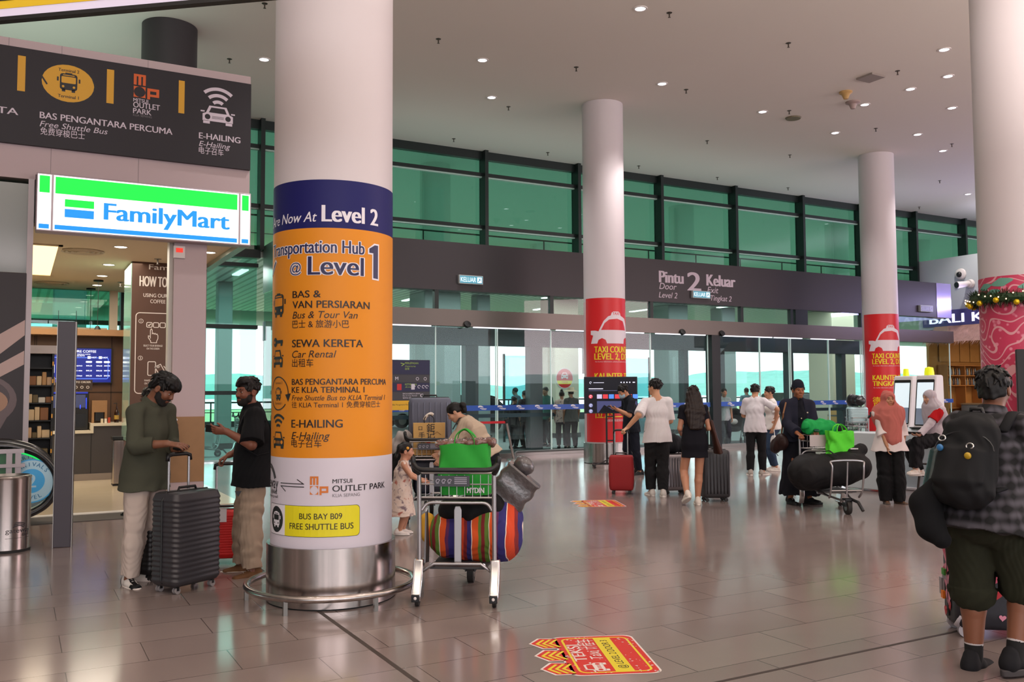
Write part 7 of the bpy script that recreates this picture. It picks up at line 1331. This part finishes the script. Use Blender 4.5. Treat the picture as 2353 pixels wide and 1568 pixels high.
q, p = LHQ, LH; o = soft('shoulder_bag', 'brown shoulder bag under the arm of the long-haired woman', 'bag', [cap((.0, -.235, 1.16), (.0, -.335, .72), .030, .055, .050, .17, (0, 1, 0), .02, 2)], cloth('#3a2018', 'hide2', .55), q.w, q.rz, .007, (), folds(.004, 1, 5)); MB().tube([(.06, -.26, 1.0), (.04, -.20, 1.28), (.0, -.17, 1.40), (-.05, -.20, 1.28), (-.03, -.27, 1.0)], .012, 8, flat=.4).obj('strap', mat('strap_brown', '#2c1710', .6), o, smooth=True)
# ================================================================ FURNITURE OF THE HALL AND THINGS OUTSIDE
def facing(x, y): return math.atan2(-y, -x)+PI/2      # turn so that local -y looks back along the view line
o = thing('display_stand', 'black television screen on a wheeled metal stand before the red column', 'screen', (10.93, 15.45, 0), facing(10.93, 15.45)+rad(4))
MB().span((-.56, -.05, 1.13), (.56, .0, 1.90)).obj('screen', BLACK, o, bevel=.006)
t = MB(frame((-.56, -.052, 1.13), (1, 0, 0), (0, 0, 1))); t.rect(.015, .02, 1.105, .755, 0); t.poly([(.3, .02), (.42, .18), (.6, .07), (.8, .16), (1.0, .06), (1.1, .1), (1.1, .26), (.27, .26), (.27, .02)], 1, .001)
for i, c in enumerate((2, 3, 4, 3, 2, 3, 4)): t.rect(.27+.125*i, .31, .27+.125*i+.105, .40, c, .001)
for z, c in ((.355, 3), (.17, 5), (.05, 5)): t.disc(.14, z, .042, c, .001); t.arc(.14, z, .02, 0, 300, .008, 6, .002)
t.rect(.2, .64, .42, .65, 6, .001); t.rect(.1, .51, .4, .525, 6, .001); t.rect(.1, .475, .7, .48, 5, .001)
t.arc(.14, .645, .02, 0, 300, .008, 6, .002)
for i in range(4): t.disc(.78+.06*i, .65, .014, 6, .001)
t.rect(1.02, .64, 1.07, .66, 6, .001)
t.obj('display', [mat('tv_navy', '#0a0b18', .35, emit=.2, spec=.2), mat('tv_lilac', '#3a4070', .4, emit=.5), mat('tv_white', '#b7b6d8', .4, emit=.7), mat('tv_red', '#c8303c', .4, emit=.7), mat('tv_blue', '#4a86e0', .4, emit=.7), mat('tv_grey', '#7b82b4', .4, emit=.5), mat('tv_text', '#d8dcf4', .4, emit=.8)], o)
m = MB()
for x in (-.09, .06): m.span((x-.018, .0, .08), (x+.018, .04, 1.5))
for z in (.18, .55, 1.05): m.span((-.09, .005, z), (.06, .03, z+.025))
m.obj('column_frame', BLACK, o)
m = MB(); m.span((-.38, -.30, .055), (-.34, .30, .085)).span((.30, -.30, .055), (.34, .30, .085)).span((-.38, -.02, .06), (.34, .03, .10)).tube([(-.36, -.28, .07), (-.07, .0, .16)], .014, 6); m.obj('base', BLACK, o)
for x in (-.36, .32):
    for y in (-.27, .27): caster(o, x, y, .027)
o = thing('barrier_post', 'leaning steel barrier post with a red retractable tape by the glass', 'barrier', (10.2, 18.35, 0), 0)
MB().lathe([(0, 0), (.17, 0), (.16, .025), (.05, .035)], 28).obj('base', STEELD, o, smooth=40); MB().cyl((0, 0, .03), (-.21, -.02, .93), .03, n=16).obj('post', STEEL, o, smooth=40); MB().cyl((-.195, -.02, .86), (-.215, -.02, .96), .038, n=16).obj('cassette', BLACK, o, smooth=40)
MB().span((-1.5, -.024, .86), (-.2, -.018, .915), 0, rotz(rad(2))).obj('tape', mat('tape_red', '#c5202c', .5), o)
o = thing('barrier_post', 'second steel barrier post at the far end of the red tape', 'barrier', (8.72, 18.28, 0), 0)
MB().lathe([(0, 0), (.17, 0), (.16, .025), (.05, .035)], 28).obj('base', STEELD, o, smooth=40); MB().cyl((0, 0, .03), (0, 0, .93), .03, n=16).obj('post', STEEL, o, smooth=40); MB().cyl((0, 0, .86), (0, 0, .96), .038, n=16).obj('cassette', BLACK, o, smooth=40)
o = thing('low_rail', 'low grey floor rail along the foot of the glass doors', 'rail', (10.35, 18.55, 0)); m = MB(); m.tube([(0, 0, .0), (0, 0, .14), (.05, 0, .17), (3.1, 0, .17), (3.1, 0, .0)], .028, 8)
m.obj('tube', mat('rail_grey', '#6f7273', .4, .6), o, smooth=40)
o = thing('directory_board', 'free standing directory board with navy and yellow rows near the glass', 'sign', (6.15, 17.6, 0)); MB().span((0, -.04, 1.22), (1.57, .04, 2.28)).obj('panel', mat('board_back', '#2a2a34', .5), o); MB().span((.1, -.03, 0), (.16, .03, 1.22)).span((1.41, -.03, 0), (1.47, .03, 1.22)).obj('leg', STEELD, o)
t = MB(frame((0, -.043, 1.22), (1, 0, 0), (0, 0, 1)))
for z0, z1, c in ((.0, .20, 0), (.21, .38, 1), (.39, .57, 2), (.585, .74, 1), (.755, 1.05, 2)): t.rect(0.005, z0, 1.565, z1, c)
t.text('PERLEPASAN', 1.0, .97, .04, 3, .001, w=.3); t.text('Departures', 1.0, .91, .03, 3, .001, w=.24, shear=.2); t.text('出発', 1.0, .85, .035, 3, .001); t.text('KETIBAAN', 1.0, .52, .04, 3, .001, w=.26); t.text('Arrivals', 1.0, .47, .03, 3, .001, w=.2, shear=.2); t.text('M', .78, .63, .07, 4, .001, bold=.03)
t.text('BAS & KERETA SEWA', .95, .33, .03, 4, .001, w=.4); t.text('Bus & Car Rental', .95, .29, .022, 4, .001, w=.32); t.text('SEWA KERETA', .95, .24, .03, 4, .001, w=.3); t.text('C', 1.35, .27, .07, 4, .001, bold=.05); t.text('Bas Pengantara Percuma ke KLIA Terminal', .72, .10, .03, 5, .001, w=.8)
for x in (1.2, 1.32, 1.42, 1.50): t.arc(x, .49, .03, 0, 300, .012, 4, .001)
for x in (1.28, 1.46): t.arc(x, .66, .03, 0, 360, .01, 4, .001)
t.rect(.82, .42, .92, .55, 6, .001); t.rrect(1.14, .43, 1.22, .55, .01, 4, .0015); t.line([(.92, .93), (.98, .97), (.90, .99)], .015, 3, .001)
t.obj('print', [mat('row_yellow', '#d9a81c', .5), mat('row_grey', '#3b3b40', .5), mat('row_navy', '#1b1f44', .5), mat('print_green', '#9ab84a', .5), mat('print_pale2', '#c9c6d2', .5), PDK, mat('row_red', '#c22a2a', .5)], o)
# check-in kiosks on their pale bases
KW = mat('kiosk_white', '#d9d6da', .35); KS = mat('kiosk_screen', '#cfe0e8', .15, emit=.75); KS2 = mat('kiosk_screen_low', '#6f7f95', .15, emit=.3)
def kiosk(lab, x, y, rz, beacon):
    o = thing('self_service_kiosk', lab, 'kiosk', (x, y, 0), rz)
    MB().prism([(.16, .95), (.10, 1.0), (-.02, 1.78), (-.04, 1.83), (-.22, 1.83), (-.24, 1.80), (-.26, .95)], -.17, .17, 0, frame((0, 0, 0), (1, 0, 0), (0, 0, 1))).obj('body', KW, o, bevel=.02)
    MB().prism([(.26, .0), (.26, .92), (.20, .98), (-.26, .98), (-.26, 0)], -.28, .28, 0, frame((0, 0, 0), (1, 0, 0), (0, 0, 1))).obj('pedestal', mat('kiosk_base', '#bcc6cc', .4), o, bevel=.02); MB().span((-.28, -.30, 0), (.30, .30, .05)).obj('foot', KW, o, bevel=.015)
    d = nrm((-.12, 0, .78)); n_ = np.cross((0, 1, 0), d); F0 = frame(np.array([.10, -.15, 1.0])+n_*.004, (0, 1, 0), d); t = MB(F0); t.rrect(.0, .02, .30, .77, .02, 2, -.001); t.rect(.015, .30, .285, .72, 0, .001); t.rect(.015, .04, .285, .30, 1, .001); t.obj('screen', [KS, KS2, BLACK], o)
    MB().box((.17, 0, .99), (.16, .30, .02), 0, None).obj('reader_shelf', BLACK, o, bevel=.005); t = MB(F0); t.disc(.15, .742, .012, 0, .002); t.obj('camera_eye', BLACK, o)
    bm_ = mat('beacon_yellow', '#d8e01c', .3, emit=.55); MB().lathe([(.075, 1.83), (.075, 1.87), (.062, 1.95), (.0, 1.965)] if beacon else [(.05, 1.83), (.05, 1.86), (.042, 1.95), (.0, 1.955)], 18, (-.12, 0, 0)).obj('beacon', bm_, o, smooth=40)
    return o
kiosk('white self service kiosk with a glowing screen nearest the seated woman', *(CAM+ray(2127, 900)*14.3)[:2], rad(186), True); kiosk('white self service kiosk with a narrow yellow beacon beside the coral headscarf', *(CAM+ray(2074, 900)*15.1)[:2], rad(186), False)
o = thing('counter_cabinet', 'pale counter cabinet with red lettering between the two kiosks', 'counter', (*(CAM+ray(2020, 900)*14.2)[:2], 0), rad(98)); MB().span((-.18, -.2, .03), (.5, .22, .92)).obj('body', mat('cabinet_pale', '#c3cdd2', .4), o, bevel=.015); t = MB(frame((-.18, -.203, 0), (1, 0, 0), (0, 0, 1))); t.text('.com', .25, .45, .05, 0, 0, w=.16, bold=.02); t.obj('lettering', mat('letter_red', '#c2303c', .5), o)
WALN = mat('stool_walnut', '#2d201b', .5); w_ = STQ.w; o = thing('bar_stool', 'tall dark brown bar stool under the seated woman', 'stool', (w_[0]+.0, w_[1]+.0, 0), STQ.rz)
MB().prism(rrpoly(-.19, -.19, .19, .19, .05), .715, .75).obj('seat', WALN, o, bevel=.01)
for sx in (-1, 1):
    for sy in (-1, 1): MB().tube([(sx*.15, sy*.15, .72), (sx*.22, sy*.21, 0)], [.022, .017], 8).obj('leg', WALN, o, smooth=40)
for z in (.28, .46): MB().tube([(sx*(.15+.07*(1-z/.74)), sy*(.15+.06*(1-z/.74)), z) for sx, sy in ((-1, -1), (1, -1), (1, 1), (-1, 1))], .011, 6, closed=True).obj('rung', WALN, o)
# advertising totem before the pink column
a_ = facing(10.95, 6.3); o = thing('advertising_screen', 'bright advertising screen in a black frame with balloons before the pink column', 'screen', (10.88, 6.12, 0), a_+rad(6))
MB().span((-.48, -.06, .0), (.62, .06, 2.08)).obj('frame', BLACK, o, bevel=.01); t = MB(frame((-.48, -.062, 0), (1, 0, 0), (0, 0, 1))); t.rect(.09, .25, 1.03, 1.86, 0); t.rect(.09, 1.88, 1.03, 2.03, 5, 0)
for x, z, r_, c in ((.22, 1.45, .085, 1), (.31, 1.60, .075, 2), (.42, 1.68, .08, 3), (.36, 1.40, .06, 3), (.56, 1.54, .09, 1), (.66, 1.66, .07, 2), (.5, 1.32, .07, 4), (.75, 1.45, .08, 3), (.85, 1.6, .07, 1)):
    t.disc(x, z, r_, c, .001, ry=r_*1.12); t.line([(x, z-r_*1.1), (.52, .9)], .004, 4, .0005); t.disc(x-r_*.3, z+r_*.35, r_*.22, 6, .002)
t.disc(.5, 1.97, .05, 6, .001); t.line([(.15, 1.88), (.18, 2.03)], .02, 7, .001); t.line([(.27, 1.88), (.25, 2.03)], .02, 7, .001)
t.obj('display', [mat('ad_sky', '#a9cde6', .3, emit=.75), mat('ad_coral', '#e06a66', .4, emit=.7), mat('ad_blue', '#8fb4d6', .4, emit=.7), mat('ad_peach', '#e8b496', .4, emit=.7), mat('ad_white', '#e6ecf2', .4, emit=.7), mat('ad_dark', '#1a1420', .4), mat('ad_glow', '#ffe0c4', .4, emit=1.6), mat('ad_neon', '#2a48ff', .4, emit=1.6)], o)
# ---- outside
def car(lab, x, y, rz, c, van=False):
    o = thing('car', lab, 'car', (x, y, -.02), rz); h = 1.85 if van else 1.5
    side = [(-2.2, .35), (-2.2, .85), (-2.1, 1.0), (-1.7, h-.08), (-1.3, h), (.7, h), (1.25, h-.15), (1.6, 1.02), (2.15, .88), (2.25, .6), (2.2, .35)] if van else [(-2.2, .35), (-2.2, .9), (-1.75, .98), (-1.2, h-.04), (-.9, h), (.35, h), (.65, h-.06), (1.2, .98), (2.1, .85), (2.2, .6), (2.2, .35)]
    F_ = frame((0, 0, 0), (1, 0, 0), (0, 0, 1)); MB().prism(side, -.85, .85, 0, F_).obj('body', mat('car'+c[1:], c, .25, .2, coat=.6), o, bevel=.09, seg=3)
    win = [(-1.6, 1.02), (-1.35, h-.14), (.6, h-.14), (1.25, 1.02)] if van else [(-1.55, 1.0), (-1.12, h-.1), (.42, h-.1), (1.02, 1.0)]
    MB().prism(win, -.86, .86, 0, F_).obj('side_window', mat('car_glass', '#0d1216', .1), o)
    for sx in (-1.4, 1.4):
        for sy in (-1, 1): MB().cyl((sx, sy*.68, .33), (sx, sy*.88, .33), .33, n=24).obj('wheel', TIRE, o, smooth=40); MB().cyl((sx, sy*.80, .33), (sx, sy*.89, .33), .19, n=16).obj('rim', STEELD, o, smooth=40)
    MB().span((2.12, -.75, .62), (2.24, -.4, .75)).span((2.12, .4, .62), (2.24, .75, .75)).obj('headlamp', mat('lamp_glass', '#d8dcdc', .2), o); return o
car('black car parked outside beyond the left hand doors', 15.6, 31.5, 0, '#0f1216'); car('white van passing outside at the far side of the road', 16.6, 38.5, 0, '#c9ced0', True); car('silver car outside near the right hand doors', 34.0, 33.0, rad(180), '#8f979b')
o = thing('taxi_sign', 'round red and yellow taxi sticker on the cream column outside', 'sticker', (16.78, 26.48, 2.05)); t = MB(frame((0, 0, 0), (1, 0, 0), (0, 0, 1))); t.disc(0, 0, .36, 1, 0, n=40); t.disc(0, 0, .335, 0, .001, n=40); t.poly([(-.325, -.08), (.325, -.08), (.28, -.2), (-.28, -.2)], 2, .002); taxi_front(t, 0, .0, .3, .2, 1, 0, .002); t.text('TEKSI', 0, -.165, .06, 0, .003, align='C', w=.26, bold=.03); t.obj('print', [RED, TWH, TYE], o)
o = thing('toilet_sign', 'dark sign with white pictograms outside right of the cream column', 'sign', (17.45, 25.9, 2.5)); MB().span((-.03, .01, -2.52), (.03, .05, -.3)).obj('post', STEELD, o); MB().span((-.28, 0, -.3), (.28, .06, .9)).obj('board', mat('board_dark', '#2b3034', .5), o); t = MB(frame((0, -.003, .2), (1, 0, 0), (0, 0, 1)))
for x in (-.13, .13): t.disc(x, .48, .055, 0, 0); t.poly([(x-.08, .40), (x+.08, .40), (x+.05, .22), (x-.05, .22)], 0, 0); t.line([(x-.03, .22), (x-.03, .02)], .035, 0); t.line([(x+.03, .22), (x+.03, .02)], .035, 0)
t.arc(-.1, -.2, .1, 0, 360, .03, 0); t.obj('print', PWH, o)
gb = thing('stone_basket', 'wire basket filled with pale stones outside the right hand doors', 'planter', (29.2, 24.9, -.02)); Rr = np.random.RandomState(2); m = MB()
for i in range(8):
    for j in range(5): m.ball((-.32+.16*j+Rr.uniform(-.03, .03), -.2+Rr.uniform(-.04, .04), .09+.15*i), (.085+Rr.uniform(0, .02), .08, .075+Rr.uniform(0, .015)), 10)
st = m.obj('stones', mat('stone_pale', '#b9bdb4', .8, noise=.2, nscale=4), gb, smooth=True); st['kind'] = 'stuff'
MB().span((-.42, -.1, 0), (.42, .4, 1.2)).obj('core', mat('stone_dark', '#5d625c', .9), gb)
m = MB()
for z in np.linspace(0, 1.22, 7): m.span((-.43, -.30, z), (.43, -.29, z+.01))
for x in np.linspace(-.43, .42, 6): m.span((x, -.30, 0), (x+.01, -.29, 1.23))
m.obj('wire_mesh', STEELD, gb)
o = thing('barrel_stool', 'pale wooden barrel seat beside the stone filled basket', 'barrel', (28.3, 24.7, -.02)); MB().lathe([(0, 0), (.26, 0), (.31, .3), (.32, .5), (.28, .86), (0, .87)], 24).obj('staves', mat('barrel_wood', '#b98f58', .6, noise=.15, nscale=8), o, smooth=40); MB().lathe([(.325, .28), (.335, .34)], 24, cap=False).lathe([(.315, .58), (.325, .64)], 24, cap=False).obj('hoop', STEELD, o)
st = thing('stroller', 'black baby stroller with its hood up just inside the glass by the dark post', 'stroller', (18.95, 20.35, 0.006), rad(215)); BLF = cloth('#0f1012', 'stroller', .8)
mesh_of('hood', solid([ell((-.05, 0, .78), (.30, .25, .28))], .012, [cap((-.02, 0, .2), (-.02, 0, .70), .5, .5, k=.01, flat=2), ell((.10, 0, .74), (.30, .21, .24))], None), BLF, st); mesh_of('seat', solid([cap((-.12, 0, .75), (.05, 0, .45), .20, .20, .10, .10, (0, 1, 0), .03), cap((.05, 0, .45), (.32, 0, .42), .20, .18, .08, .06, (0, 1, 0), .03)], .012), BLF, st)
MB().tube([(-.35, -.2, 1.0), (-.28, -.2, .95), (.30, -.22, .14)], .014, 8).tube([(-.35, .2, 1.0), (-.28, .2, .95), (.30, .22, .14)], .014, 8).tube([(-.35, -.2, 1.0), (-.35, .2, 1.0)], .018, 8).tube([(.1, -.21, .45), (-.30, -.22, .14)], .012, 8).tube([(.1, .21, .45), (-.30, .22, .14)], .012, 8).obj('frame', BLACK, st)
for x in (-.30, .30):
    for y in (-.23, .23): MB().cyl((x, y-.02, .10), (x, y+.02, .10), .10, n=18).obj('wheel', TIRE, st, smooth=40)
MB().ball((.16, 0, .66), (.11, .12, .09), 14).obj('blanket', WHITE, st, smooth=True)
